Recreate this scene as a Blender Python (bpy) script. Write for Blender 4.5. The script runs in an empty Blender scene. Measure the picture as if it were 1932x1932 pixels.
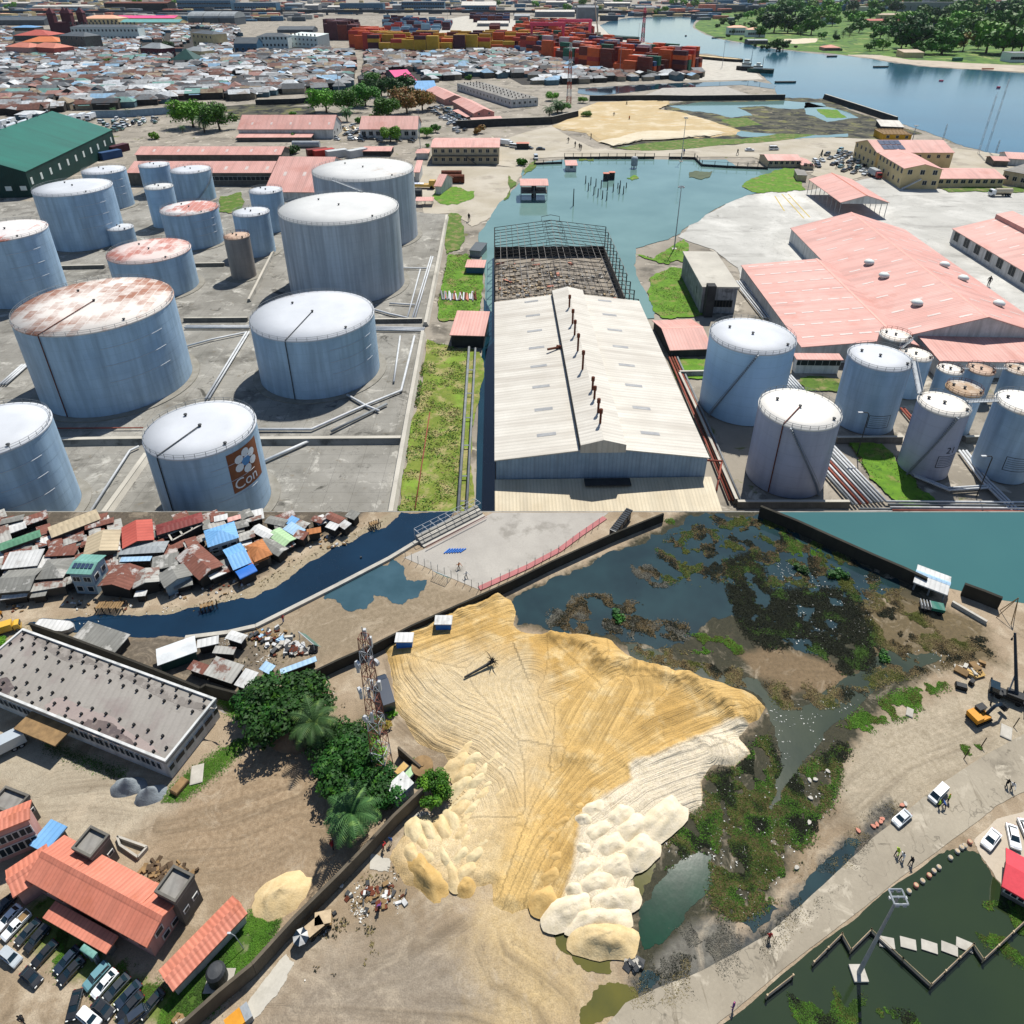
import bpy,math,random
import numpy as np
from mathutils import Vector,Matrix,noise
RN=random.Random(11)
SC=bpy.context.scene
COL=SC.collection
PI=math.pi
# ---------------------------------------------------------------- camera (pixel units of a 1932 x 1932 view)
F,PPY,Y0,H,ZN=1330.0,700.0,-40.0,110.0,12.0
TH=math.atan((PPY-Y0)/F);CT,ST=math.cos(TH),math.sin(TH)
cam=bpy.data.cameras.new('camera');cob=bpy.data.objects.new('camera',cam);COL.objects.link(cob)
cam.sensor_width=36;cam.lens=36*F/1932;cam.shift_y=(PPY-966)/1932
cam.clip_start=1;cam.clip_end=40000
cob.location=(0,0,H);cob.rotation_euler=(PI/2-TH,0,0)
SC.camera=cob
# ---------------------------------------------------------------- sky, sun, exposure
SUN_EL,SUN_AZ=math.radians(58),math.radians(21) # azimuth: clockwise from straight ahead (+Y)
w=bpy.data.worlds.new('World');SC.world=w;w.use_nodes=True
nt=w.node_tree;bg=nt.nodes['Background']
sky=nt.nodes.new('ShaderNodeTexSky');sky.sky_type='NISHITA';sky.sun_disc=False
sky.sun_elevation=SUN_EL;sky.sun_rotation=SUN_AZ;sky.air_density=1.0;sky.dust_density=0.4;sky.ozone_density=1.5
nt.links.new(sky.outputs[0],bg.inputs[0]);bg.inputs[1].default_value=0.084
sl=bpy.data.lights.new('sun','SUN');sl.energy=5.0;sl.angle=math.radians(0.5);sl.color=(1,.95,.87)
so=bpy.data.objects.new('sun',sl);COL.objects.link(so)
sd=Vector((math.sin(SUN_AZ)*math.cos(SUN_EL),math.cos(SUN_AZ)*math.cos(SUN_EL),math.sin(SUN_EL)))
so.rotation_euler=(-sd).to_track_quat('-Z','Y').to_euler()
SC.view_settings.view_transform='Standard';SC.view_settings.look='None';SC.view_settings.exposure=0.4
SC.render.engine='CYCLES';SC.cycles.max_bounces=5;SC.cycles.diffuse_bounces=2;SC.cycles.transparent_max_bounces=6
SC.cycles.use_denoising=True
# ---------------------------------------------------------------- geometry helpers
G=0.0 # height of the ground in hand
def setg(z):
 global G
 G=z
def U(x,y,z=0.0):
 'world point on the level z above the ground in hand, seen at x, y'
 dx,dy=(x-966)/F,-(y-PPY)/F
 d=Vector((dx,CT+dy*ST,-ST+dy*CT))
 t=(z+G-H)/d.z
 return Vector((d.x*t,d.y*t,z+G))
def PR(p):
 q=Vector(p)-Vector((0,0,H))
 dep=q.y*CT-q.z*ST;up=q.y*ST+q.z*CT
 return 966+F*q.x/dep,PPY-F*up/dep
def E(x,yt,yb):
 'height of an upright whose top is seen at x, yt and whose foot is at row yb'
 lo,hi=0.0,(H-G)*.95
 for _ in range(40):
  m=(lo+hi)/2;p=U(x,yt,m)
  if PR((p.x,p.y,G))[1]>yb:hi=m
  else:lo=m
 return(lo+hi)/2
def PXM(x,y,z=0):return 1/max(1e-6,(U(x+.5,y,z)-U(x-.5,y,z)).length)
class MB:
 def __init__(s):s.v=[];s.f=[];s.m=[];s.smooth=False;s.uv=None
 def quad(s,a,b,c,d,m=0):s.poly([a,b,c,d],m)
 def poly(s,ps,m=0):
  i=len(s.v);s.v+=[tuple(p)for p in ps];s.f.append(tuple(range(i,i+len(ps))));s.m.append(m)
 def add(s,vs,fs,m=0):
  i=len(s.v);s.v+=[tuple(p)for p in vs];s.f+=[tuple(k+i for k in f)for f in fs];s.m+=[m]*len(fs)
 def box(s,x0,x1,y0,y1,z0,z1,m=0,T=None):
  vs=[Vector((x,y,z))for z in(z0,z1)for x,y in((x0,y0),(x1,y0),(x1,y1),(x0,y1))]
  if T is not None:vs=[T@p for p in vs]
  s.add(vs,[(3,2,1,0),(4,5,6,7),(0,1,5,4),(1,2,6,5),(2,3,7,6),(3,0,4,7)],m)
 def prism(s,sec,o,u,w,d,L,m=0,capm=None):
  'section points (a, b) -> o + a*u + b*w, swept L along d'
  n=len(sec);p0=[o+u*a+w*b for a,b in sec];p1=[p+d*L for p in p0]
  if u.cross(w).dot(d)>0:p0,p1=p1,p0
  s.add(p0+p1,[(i,(i+1)%n,n+(i+1)%n,n+i)for i in range(n)],m)
  s.add(p0,[tuple(reversed(range(n)))],m if capm is None else capm);s.add(p1,[tuple(range(n))],m if capm is None else capm)
 def ext(s,ps,z0,z1,m=0,cap=None):
  'upright prism over a ground polygon'
  n=len(ps)
  ar=sum(ps[i][0]*ps[(i+1)%n][1]-ps[(i+1)%n][0]*ps[i][1]for i in range(n))
  if ar<0:ps=ps[::-1]
  vs=[(p[0],p[1],z0)for p in ps]+[(p[0],p[1],z1)for p in ps]
  s.add(vs,[(i,(i+1)%n,n+(i+1)%n,n+i)for i in range(n)],m)
  s.add([(p[0],p[1],z1)for p in ps],[tuple(range(n))],m if cap is None else cap)
 def tube(s,pts,r,n=6,m=0,r2=None,closed=False):
  pts=[Vector(p)for p in pts];k=len(pts);rings=[]
  for i,p in enumerate(pts):
   if closed:t=pts[(i+1)%k]-pts[i-1]
   else:t=pts[min(i+1,k-1)]-pts[max(i-1,0)]
   t=t.normalized()if t.length>1e-9 else Vector((0,0,1))
   a=t.cross(Vector((0,0,1)))if abs(t.z)<.95 else t.cross(Vector((1,0,0)))
   a.normalize();b=t.cross(a)
   rr=r if r2 is None else r+(r2-r)*i/max(1,k-1)
   rings.append([p+(a*math.cos(2*PI*j/n)+b*math.sin(2*PI*j/n))*rr for j in range(n)])
  vs=[q for g in rings for q in g];fs=[]
  for i in range(k if closed else k-1):
   i2=(i+1)%k
   fs+=[(i*n+j,i2*n+j,i2*n+(j+1)%n,i*n+(j+1)%n)for j in range(n)]
  if not closed:fs+=[tuple(range(n)),tuple(reversed(range((k-1)*n,k*n)))]
  s.add(vs,fs,m)
 def lathe(s,c,prof,n=24,m=0,a0=0,caps=True):
  c=Vector(c);vs=[];fs=[];k=len(prof)
  for r,z in prof:vs+=[c+Vector((r*math.cos(a0+2*PI*j/n),r*math.sin(a0+2*PI*j/n),z))for j in range(n)]
  for i in range(k-1):
   fs+=[(i*n+j,i*n+(j+1)%n,(i+1)*n+(j+1)%n,(i+1)*n+j)for j in range(n)]
  if caps:
   if prof[0][0]>1e-4:fs.append(tuple(reversed(range(n))))
   if prof[-1][0]>1e-4:fs.append(tuple(range((k-1)*n,k*n)))
  s.add(vs,fs,m)
def wloc(o):
 v=Vector((0,0,0))
 while o:v+=o.location;o=o.parent
 return v
def obj(name,mb,mats,parent=None,smooth=False,loc=None):
 'one mesh object; the shapes in mb are given in world space'
 me=bpy.data.meshes.new(name)
 off=wloc(parent)if parent else(Vector(loc)if loc is not None else Vector((0,0,0)))
 V=np.array(mb.v,dtype=float)-np.array(off)
 me.from_pydata(V.tolist(),[],mb.f)
 if not isinstance(mats,(list,tuple)):mats=[mats]
 for m in mats:me.materials.append(m)
 if len(mats)>1:me.polygons.foreach_set('material_index',mb.m)
 if smooth:me.polygons.foreach_set('use_smooth',[True]*len(me.polygons))
 autouv(me)
 o=bpy.data.objects.new(name,me);COL.objects.link(o)
 if parent:o.parent=parent
 else:o.location=off
 return o
def autouv(me):
 'u runs level along each face, v up its slope, in metres'
 uv=me.uv_layers.new(name='UVMap');n=len(me.loops)
 co=np.empty(len(me.vertices)*3);me.vertices.foreach_get('co',co);co=co.reshape(-1,3)
 vi=np.empty(n,dtype=np.int64);me.loops.foreach_get('vertex_index',vi)
 N=np.empty(len(me.polygons)*3);me.polygons.foreach_get('normal',N);N=N.reshape(-1,3)
 tot=np.empty(len(me.polygons),dtype=np.int64);me.polygons.foreach_get('loop_total',tot)
 NL=np.repeat(N,tot,axis=0)
 t=np.stack([-NL[:,1],NL[:,0],np.zeros(len(NL))],1);l=np.linalg.norm(t,axis=1);flat=l<1e-3
 t[flat]=(1,0,0);l[flat]=1;t/=l[:,None];b=np.cross(NL,t)
 P=co[vi];d=np.stack([(P*t).sum(1),(P*b).sum(1)],1)
 uv.data.foreach_set('uv',d.ravel())
LABELS={}
def tag(o,label=None,cat=None,group=None,kind=None):
 if label:o['label']=label;LABELS.setdefault(label,[]).append(o.name)
 if cat:o['category']=cat
 if group:o['group']=group
 if kind:o['kind']=kind
 return o
def thing(name,label,cat,loc=(0,0,0),group=None,rz=0):
 o=bpy.data.objects.new(name,None);COL.objects.link(o);o.location=loc;o.rotation_euler=(0,0,rz)
 o.empty_display_size=.2
 return tag(o,label,cat,group)
KIDS={}
def dup(root,loc,rz=0,sc=None,label=None,group=None):
 r=root.copy();COL.objects.link(r);r.location=loc;r.rotation_euler=(0,0,rz)
 if sc is not None:r.scale=(sc,sc,sc)if not isinstance(sc,(tuple,list))else sc
 if label:tag(r,label)
 if group:r['group']=group
 if root not in KIDS:
  KIDS[root]=[(ch,list(ch.children))for ch in root.children]
 for ch,gs in KIDS[root]:
  c=ch.copy();COL.objects.link(c);c.parent=r
  for g in gs:
   d=g.copy();COL.objects.link(d);d.parent=c
 return r
def recolor(o,m,slot=0):
 o.material_slots[slot].link='OBJECT';o.material_slots[slot].material=m
# ---------------------------------------------------------------- materials
def hexl(h):
 'sRGB hex of the surface itself -> linear'
 c=[int(h[i:i+2],16)/255 for i in(0,2,4)]
 return tuple(x/12.92 if x<=.04045 else((x+.055)/1.055)**2.4 for x in c)
def lin(c):return hexl(c)if isinstance(c,str)else c
class NT:
 def __init__(s,name):
  s.mat=bpy.data.materials.new(name);s.mat.use_nodes=True;s.t=s.mat.node_tree
  s.b=s.t.nodes['Principled BSDF'];s.geo=None;s.tc=None
 def n(s,typ,**k):
  x=s.t.nodes.new('ShaderNode'+typ)
  for a,v in k.items():setattr(x,a,v)
  return x
 def l(s,a,b):s.t.links.new(a,b)
 def pos(s):
  if not s.geo:s.geo=s.n('NewGeometry')
  return s.geo.outputs['Position']
 def coord(s,w):
  if w=='pos':return s.pos()
  if not s.tc:s.tc=s.n('TexCoord')
  return s.tc.outputs[{'uv':'UV','obj':'Object','gen':'Generated'}[w]]
 def mapped(s,w,sc):
  m=s.n('Mapping');s.l(s.coord(w),m.inputs[0]);m.inputs['Scale'].default_value=sc if isinstance(sc,(tuple,list))else(sc,)*3
  return m.outputs[0]
 def noise(s,w='pos',sc=1.0,det=4,rough=.55,vec=None,dist=0):
  x=s.n('TexNoise');x.inputs['Scale'].default_value=1;x.inputs['Detail'].default_value=det;x.inputs['Roughness'].default_value=rough
  x.inputs['Distortion'].default_value=dist
  s.l(vec if vec is not None else s.mapped(w,sc),x.inputs['Vector']);return x.outputs[0]
 def ramp(s,f,lo,hi,a=0.,b=1.):
  m=s.n('MapRange');m.inputs[1].default_value=lo;m.inputs[2].default_value=hi;m.inputs[3].default_value=a;m.inputs[4].default_value=b
  s.l(f,m.inputs[0]);return m.outputs[0]
 def math(s,op,a,b=None):
  m=s.n('Math',operation=op)
  for i,q in enumerate((a,b)):
   if q is None:continue
   if isinstance(q,(int,float)):m.inputs[i].default_value=q
   else:s.l(q,m.inputs[i])
  return m.outputs[0]
 def mix(s,f,a,b,blend='MIX'):
  m=s.n('Mix',data_type='RGBA',blend_type=blend)
  for i,q in((0,f),(6,a),(7,b)):
   if isinstance(q,(int,float)):m.inputs[i].default_value=q
   elif isinstance(q,(tuple,list)):m.inputs[i].default_value=(*q[:3],1)
   else:s.l(q,m.inputs[i])
  return m.outputs[2]
 def out(s,col=None,rough=.8,bump=None,bs=.3,bd=.1,spec=.3,metal=0):
  b=s.b
  if col is not None:
   if isinstance(col,(tuple,list)):b.inputs['Base Color'].default_value=(*col[:3],1)
   else:s.l(col,b.inputs['Base Color'])
  if isinstance(rough,(int,float)):b.inputs['Roughness'].default_value=rough
  else:s.l(rough,b.inputs['Roughness'])
  b.inputs['Specular IOR Level'].default_value=spec;b.inputs['Metallic'].default_value=metal
  if bump is not None:
   x=s.n('Bump');x.inputs['Strength'].default_value=bs;x.inputs['Distance'].default_value=bd
   s.l(bump,x.inputs['Height']);s.l(x.outputs[0],b.inputs['Normal'])
  return s.mat
MATS={}
def mt(name,c1,c2=None,sc=.3,rough=.8,c3=None,f3=(.58,.68),sc3=.12,streak=0,ribs=0,ribd=.12,bump=.2,spec=.25,metal=0,fine=3.0,joint=0,dirt=None,crack=0,spots=None):
 'plain weathered surface: two tones by noise, an optional third in patches, streaks down the slope, ribs along it'
 if name in MATS:return MATS[name]
 c1=lin(c1);c2=lin(c2)if c2 else tuple(x*.78 for x in c1)
 s=NT(name)
 n1=s.noise('pos',sc,5,.6)
 col=s.mix(s.ramp(n1,.35,.65),c1,c2)
 if streak:
  n2=s.noise('uv',(streak,streak*.07,1),3,.6)
  col=s.mix(s.ramp(n2,.45,.75,0,.75),col,tuple(x*.55 for x in c1)if dirt is None else lin(dirt))
 if c3:
  n3=s.noise('pos',sc3,6,.65)
  col=s.mix(s.ramp(n3,f3[0],f3[1]),col,lin(c3))
 nf=s.noise('pos',fine,3,.6)
 col=s.mix(s.ramp(nf,.3,.7,.0,.28),col,tuple(x*.6 for x in c1))
 h=nf
 if ribs or joint:
  sx=s.n('SeparateXYZ');s.l(s.coord('uv'),sx.inputs[0])
 if ribs:
  wv=s.math('SINE',s.math('MULTIPLY',sx.outputs[0],2*PI/ribs))
  col=s.mix(s.ramp(wv,-1,-.2,ribd*2.2,0),col,tuple(x*.35 for x in c1))
  h=s.math('ADD',s.math('MULTIPLY',wv,.8),nf)
 if spots:
  for q_,(c_,sc_,lo_,hi_)in enumerate(spots):col=s.mix(s.ramp(s.noise('pos',sc_,5,.68,dist=.6),lo_,hi_),col,lin(c_))
 if crack:
  v=s.n('TexVoronoi',feature='DISTANCE_TO_EDGE');v.inputs['Scale'].default_value=1
  vm=s.n('VectorMath',operation='ADD');nn=s.n('TexNoise');nn.inputs['Scale'].default_value=.5;s.l(s.pos(),nn.inputs['Vector']);s.l(s.mapped('pos',1/crack),vm.inputs[0]);s.l(nn.outputs[1],vm.inputs[1]);s.l(vm.outputs[0],v.inputs['Vector'])
  col=s.mix(s.math('MULTIPLY',s.ramp(v.outputs[0],0,.018,.75,0),s.ramp(s.noise('pos',.25,2),.4,.6)),col,tuple(x*.35 for x in c1))
 if joint:
  j=s.n('TexBrick');j.inputs['Scale'].default_value=1;j.inputs['Brick Width'].default_value=joint;j.inputs['Row Height'].default_value=joint*.6
  j.inputs['Mortar Size'].default_value=.06;j.inputs['Color1'].default_value=(1,1,1,1);j.inputs['Color2'].default_value=(.93,.93,.93,1);j.inputs['Mortar'].default_value=(.6,.6,.6,1);j.offset=0
  s.l(s.coord('uv'),j.inputs['Vector']);col=s.mix(.8,col,j.outputs[0],'MULTIPLY')
 MATS[name]=s.out(col,rough,h,bump,.08,spec,metal)
 return MATS[name]
def water(name,c,c2,sc=.05,rough=.06,wave=(1.2,.5),bs=.08,spec=.5):
 s=NT(name)
 n=s.noise('pos',sc,4,.55)
 col=s.mix(s.ramp(n,.35,.65),lin(c),lin(c2))
 a=s.noise('pos',(wave[0],wave[0]*.6,1),3,.6)
 MATS[name]=s.out(col,rough,a,bs,.2,spec)
 return MATS[name]
# roofs and walls
mt('pink_roof','cfa096','c39085',.08,.6,ribs=1.1,streak=.3,bump=.3,c3='b67d70',f3=(.55,.72),sc3=.07)
mt('coral_roof','ca806a','bc715c',.2,.6,ribs=.55,bump=.35,streak=.5,c3='ad654a',f3=(.55,.72),sc3=.25)
mt('white_roof','c6c2b8','b8b3a8',.1,.55,ribs=1.3,ribd=.1,streak=.35,bump=.3,dirt='978f84')
mt('cream_awning','c8bda4','b6a88c',.1,.6,ribs=.8,streak=.3)
mt('green_roof','056354','04584b',.06,.5,ribs=1.5,streak=.15,bump=.25)
mt('dark_green_wall','123b37','0e302d',.2,.6,ribs=1.2)
mt('white_wall','c9cac8','b4b6b4',.3,.8,streak=.6,dirt='7d7f7c')
mt('blue_wall','8fa3b5','7f95a8',.3,.7,ribs=.9,streak=.6)
mt('beige_wall','b9ac90','a3977d',.3,.85,streak=.8)
mt('pink_wall','b98d84','a77d75',.3,.85,streak=.8)
mt('grey_wall','6d6a63','54524d',.4,.9,streak=.9)
mt('soot_wall','9c9ea0','7c7e80',.3,.9,streak=1.2,c3='4a4c4e',f3=(.58,.68),sc3=.25,dirt='3c3d3e')
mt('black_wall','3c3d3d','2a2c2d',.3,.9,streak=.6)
mt('boundary_wall','625a4d','4a443b',.25,.95,streak=.9,c3='7d6c58',bump=.4)
mt('dark_boundary_wall','38362f','2a2823',.25,.95,streak=.7,bump=.4)
mt('concrete','8f8d87','77766f',.12,.9,c3='54534e',f3=(.52,.64),sc3=.2,bump=.3)
mt('yard_concrete','8f8d86','74726b',.05,.92,c3='5f5d57',f3=(.52,.66),sc3=.07,bump=.3,joint=6.5,crack=11,spots=[('a5a39b',.16,.56,.68),('474641',.11,.6,.68),('6e6658',.4,.62,.7),('3a3a37',.7,.7,.74)])
mt('apron_concrete','b0afa9','9f9e98',.05,.9,c3='83827d',f3=(.54,.7),sc3=(.03,.09,1),bump=.2,crack=26,spots=[('c0bfb9',.02,.5,.66),('77766f',.25,.66,.74)])
mt('pale_concrete','b5b1a6','a29e94',.1,.9,c3='8e8a80',sc3=.07)
mt('kerb','b0aca2','9b978e',.5,.9)
mt('grey_flat_roof','8c8a85','7c7a75',.1,.9,streak=.2,ribs=1.2,c3='68625d',sc3=.06,f3=(.56,.66))
mt('dark','15191c','0e1113',1,.8)
mt('window_glass','1c2a33','141f27',1,.35,spec=.2,bump=.02)
mt('window_frame','c8c8c4','b8b8b4',1,.7)
mt('steel','8b9196','7c8287',1,.5,metal=.3)
mt('dark_steel','3a3d40','2e3134',1,.6)
mt('pipe_white','c4c7c9','aeb2b5',.5,.5)
mt('pipe_grey','7f8487','6b7073',.5,.6)
mt('pipe_red','8a4a3c','74392d',.5,.7)
mt('rust','6b3a28','4d2a1e',.8,.9)
mt('timber','8d7350','6f5a3f',.8,.9)
mt('tyre','17181a','101113',1,.9)
M=MATS
# ================================================================ FAR PLACE: ground, water, yards
setg(0)
def rough_edge(pts,amp,it=4,seed=1,flat=.4,close=True):
 'break a drawn outline up so that it reads as a natural edge'
 r=random.Random(seed);pts=[tuple(p)for p in pts]
 for k in range(it):
  out=[];n=len(pts)
  for i in range(n if close else n-1):
   a,b=pts[i],pts[(i+1)%n];L=math.hypot(b[0]-a[0],b[1]-a[1])
   out.append(a)
   if L>3:
    q=min(amp,L*.2)
    out.append(((a[0]+b[0])/2+r.uniform(-q,q),(a[1]+b[1])/2+r.uniform(-q,q)*flat))
  if not close:out.append(pts[-1])
  pts=out;amp*=.55
 return pts
def sheet(name,pts,z,mat,kind='structure',amp=0,seed=1,flat=.4,label=None,cat=None):
 if amp:pts=rough_edge(pts,amp,5,seed,flat)
 b=MB();ps=[U(x,y,z)for x,y in pts]
 ar=sum(ps[i].x*ps[(i+1)%len(ps)].y-ps[(i+1)%len(ps)].x*ps[i].y for i in range(len(ps)))
 b.poly(ps if ar>0 else ps[::-1])
 o=obj(name,b,mat);tag(o,label,cat,None,kind);return o
mt('city_ground','968f83','7b756a',.04,.95,c3='57534b',f3=(.52,.64),sc3=.06,spots=[('aaa396',.12,.58,.66),('5e6238',.09,.63,.68)])
mt('sandy_ground','b3a897','9f9484',.05,.95,c3='7d7468',f3=(.56,.7),sc3=.04)
mt('dirt_road','aca597','99917f',.04,.95,c3='837c70',f3=(.55,.7),sc3=.05)
mt('far_sand','b3a17e','a3906a',.1,.95,c3='beb196',f3=(.5,.6),sc3=.05,spots=[('a88b58',(.05,.3,1),.55,.65)])
mt('far_white_sand','c6bca6','b8ac92',.1,.95)
mt('far_marsh','4f4d3e','3a3b30',.08,.9,c3='6b6b3c',f3=(.52,.62),sc3=.06,spots=[('191c1a',.07,.5,.56),('77705c',.1,.6,.66)])
mt('grass','56702a','435c22',.35,.95,c3='7d7450',f3=(.5,.62),sc3=.2,bump=.8,fine=2,spots=[('33481c',.6,.56,.66)])
mt('bright_grass','5f8526','4c6f20',.3,.95,c3='7c7648',f3=(.53,.64),sc3=.18,bump=.8,fine=2,spots=[('3a5a1c',.7,.54,.66),('8a7f5c',.35,.66,.72)])
mt('dry_grass','727d35','5c6d28',.3,.95,c3='978b62',f3=(.48,.6),sc3=.2,bump=.8,fine=2,spots=[('4d6422',.8,.54,.66),('6e8a30',.12,.54,.66)])
mt('bank_grass','5a7a2c','46652a',.03,.95,c3='8a8f55',f3=(.54,.65),sc3=.02,spots=[('2f4a26',.05,.5,.58)])
water('river_water','1d4a5c','23566a',.01,.12,(.15,.4),.12)
water('lagoon_water','66827e','5a7672',.03,.08,(.5,.5),.03,.3)
water('canal_water','12303c','0f2a36',.1,.05,(.8,.5),.03)
b=MB();b.quad((-9000,60,-.15),(9000,60,-.15),(9000,9500,-.15),(-9000,9500,-.15));tag(obj('ground',b,M['city_ground']),kind='structure')
river=[(1132,48),(1150,64),(1215,78),(1290,99),(1330,101),(1352,104),(1400,118),(1420,130),(1448,152),(1462,161),(1466,186),(1520,187),(1556,186),(1602,205),(1650,219),(1695,232),(1745,247),(1790,264),(1822,277),(1862,288),(1960,300),(2500,330),
(2500,150),(1960,140),(1850,132),(1760,127),(1700,120),(1650,112),(1560,102),(1500,97),(1430,89),(1390,80),(1350,72),(1328,64),(1308,53),(1309,44),(1320,33),(1285,31),(1200,33),(1150,40)]
sheet('river',river,.02,M['river_water'],amp=3,seed=3)
sheet('lake',[(1530,12),(1600,9),(1630,10),(1800,7),(1960,-6),(1960,-16),(1600,-14),(1500,-2)],.04,M['river_water'])
sheet('far_bank',[(2600,140),(1960,138),(1850,130),(1760,125),(1700,118),(1650,110),(1560,100),(1500,95),(1430,87),(1390,78),(1350,70),(1332,63),(1312,52),(1313,44),(1330,30),(1420,18),(1700,8),(2600,0)],.10,M['bank_grass'],amp=2,seed=9)
sheet('bank_path',[(2400,150),(1960,137),(1850,131),(1760,126),(1700,119),(1650,111),(1600,105),(1600,103),(1660,104),(1720,113),(1800,117),(1960,124),(2400,132)],.16,M['sandy_ground'],amp=2,seed=5)
sheet('bank_beach',[(1475,74),(1520,72),(1545,73),(1538,80),(1500,83),(1478,81)],.2,M['far_white_sand'],amp=2)
sheet('harbour_yard',[(640,70),(880,30),(1130,46),(1150,66),(1215,80),(1290,101),(1352,106),(1400,119),(1420,131),(1440,150),(1330,152),(1210,150),(1000,108),(760,95)],.04,M['pale_concrete'])
sheet('tank_yard',[(-260,1080),(-260,380),(0,378),(225,385),(290,345),(420,350),(620,372),(790,400),(845,405),(801,622),(737,966),(716,1080)],.04,M['yard_concrete'])
sheet('apron',[(1285,441),(1300,425),(1330,406),(1370,384),(1410,368),(1460,361),(1525,359),(1600,345),(1690,322),(1720,350),(1932,362),(2100,420),(2100,600),(1750,590),(1405,560),(1392,505),(1345,470),(1280,447)],.05,M['apron_concrete'],amp=3,seed=2)
sheet('sandy_yard',[(788,312),(985,316),(985,330),(955,372),(925,410),(890,428),(872,414),(858,402),(800,402),(786,360)],.06,M['dirt_road'],amp=4,seed=4)
sheet('dirt_road',[(905,305),(950,262),(1040,236),(1120,280),(1180,283),(1300,279),(1460,262),(1560,258),(1650,262),(1700,300),(1620,330),(1590,322),(1536,315),(1450,312),(1420,296),(1063,296),(1000,300),(985,318)],.07,M['dirt_road'],amp=4,seed=6)
sheet('side_yard',[(1650,262),(1760,275),(1960,300),(1960,365),(1700,350),(1640,330),(1580,345),(1530,330),(1550,300)],.06,M['dirt_road'],amp=2)
sheet('far_marsh',[(1255,196),(1300,188),(1480,184),(1556,187),(1602,207),(1690,236),(1740,252),(1650,262),(1540,258),(1440,262),(1380,274),(1280,281),(1180,282),(1150,277),(1240,262)],.09,M['far_marsh'],amp=5,seed=8)
for i,p in enumerate([[(1262,200),(1330,192),(1470,190),(1550,194),(1560,202),(1500,206),(1440,200),(1390,203),(1420,218),(1380,222),(1330,212),(1290,208)],[(1370,240),(1420,250),(1520,256),(1600,252),(1600,258),(1500,262),(1400,258),(1360,250)],
[(1170,276),(1230,272),(1300,268),(1300,275),(1210,280)],[(1520,192),(1580,206),(1620,222),(1560,230),(1520,215)]]):
 sheet('marsh_water',p,.14,M['lagoon_water'],amp=4,seed=20+i)
sheet('marsh_grass',[(1160,279),(1240,268),(1300,262),(1400,262),(1470,252),(1540,254),(1420,270),(1330,277),(1230,284)],.18,M['grass'],kind='stuff',amp=4,seed=30)
sheet('marsh_grass',[(1360,226),(1410,222),(1440,236),(1390,240)],.18,M['grass'],kind='stuff',amp=3,seed=31)
sheet('marsh_grass',[(1540,206),(1580,207),(1598,222),(1560,222)],.18,M['bright_grass'],kind='stuff',amp=3,seed=32)
# the sand spread beyond the lagoon, raised above the marsh
def sand_far():
 o1=rough_edge([(1041,238),(1080,214),(1126,193),(1200,190),(1263,191),(1262,198),(1243,207),(1288,213),(1326,224),(1365,237),(1398,247),(1390,254),(1348,259),(1288,261),(1211,265),(1156,277),(1130,268),(1106,251),(1060,246)],3,4,2)
 b=MB();n=len(o1);c=U(1215,228,0)
 lo=[U(x,y,.05)for x,y in o1];hi=[p.lerp(c,.05)+Vector((0,0,1.1))for p in lo]
 b.add(lo+hi,[(i,(i+1)%n,n+(i+1)%n,n+i)for i in range(n)]);b.poly(hi)
 o=obj('sand_spread',b,M['far_sand']);tag(o,kind='structure')
 o2=rough_edge([(1128,267),(1160,262),(1200,250),(1240,247),(1350,246),(1372,251),(1340,257),(1288,260),(1211,264),(1157,275)],3,4,4)
 b=MB();n=len(o2);c=U(1240,256,0);lo=[U(x,y,1.0)for x,y in o2];hi=[p.lerp(c,.1)+Vector((0,0,.8))for p in lo]
 b.add(lo+hi,[(i,(i+1)%n,n+(i+1)%n,n+i)for i in range(n)]);b.poly(hi)
 tag(obj('white_sand_ridge',b,M['far_white_sand']),kind='structure')
sand_far()
sheet('lagoon',[(985,322),(1008,310),(1060,301),(1180,300),(1370,301),(1392,315),(1480,318),(1500,322),(1440,330),(1400,350),(1418,361),(1460,360),(1410,368),(1370,384),(1330,406),(1300,425),(1284,441),(1260,452),(1200,468),(1196,500),(1212,540),(1235,580),(1235,600),(930,620),(915,560),(908,480),(903,440),(925,410),(955,372),(980,345)],.10,M['lagoon_water'],amp=4,seed=12)
sheet('canal',[(912,560),(934,600),(934,1060),(886,1060),(897,960),(905,700),(909,640)],.12,M['canal_water'],amp=2,seed=3,flat=.1)
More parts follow.
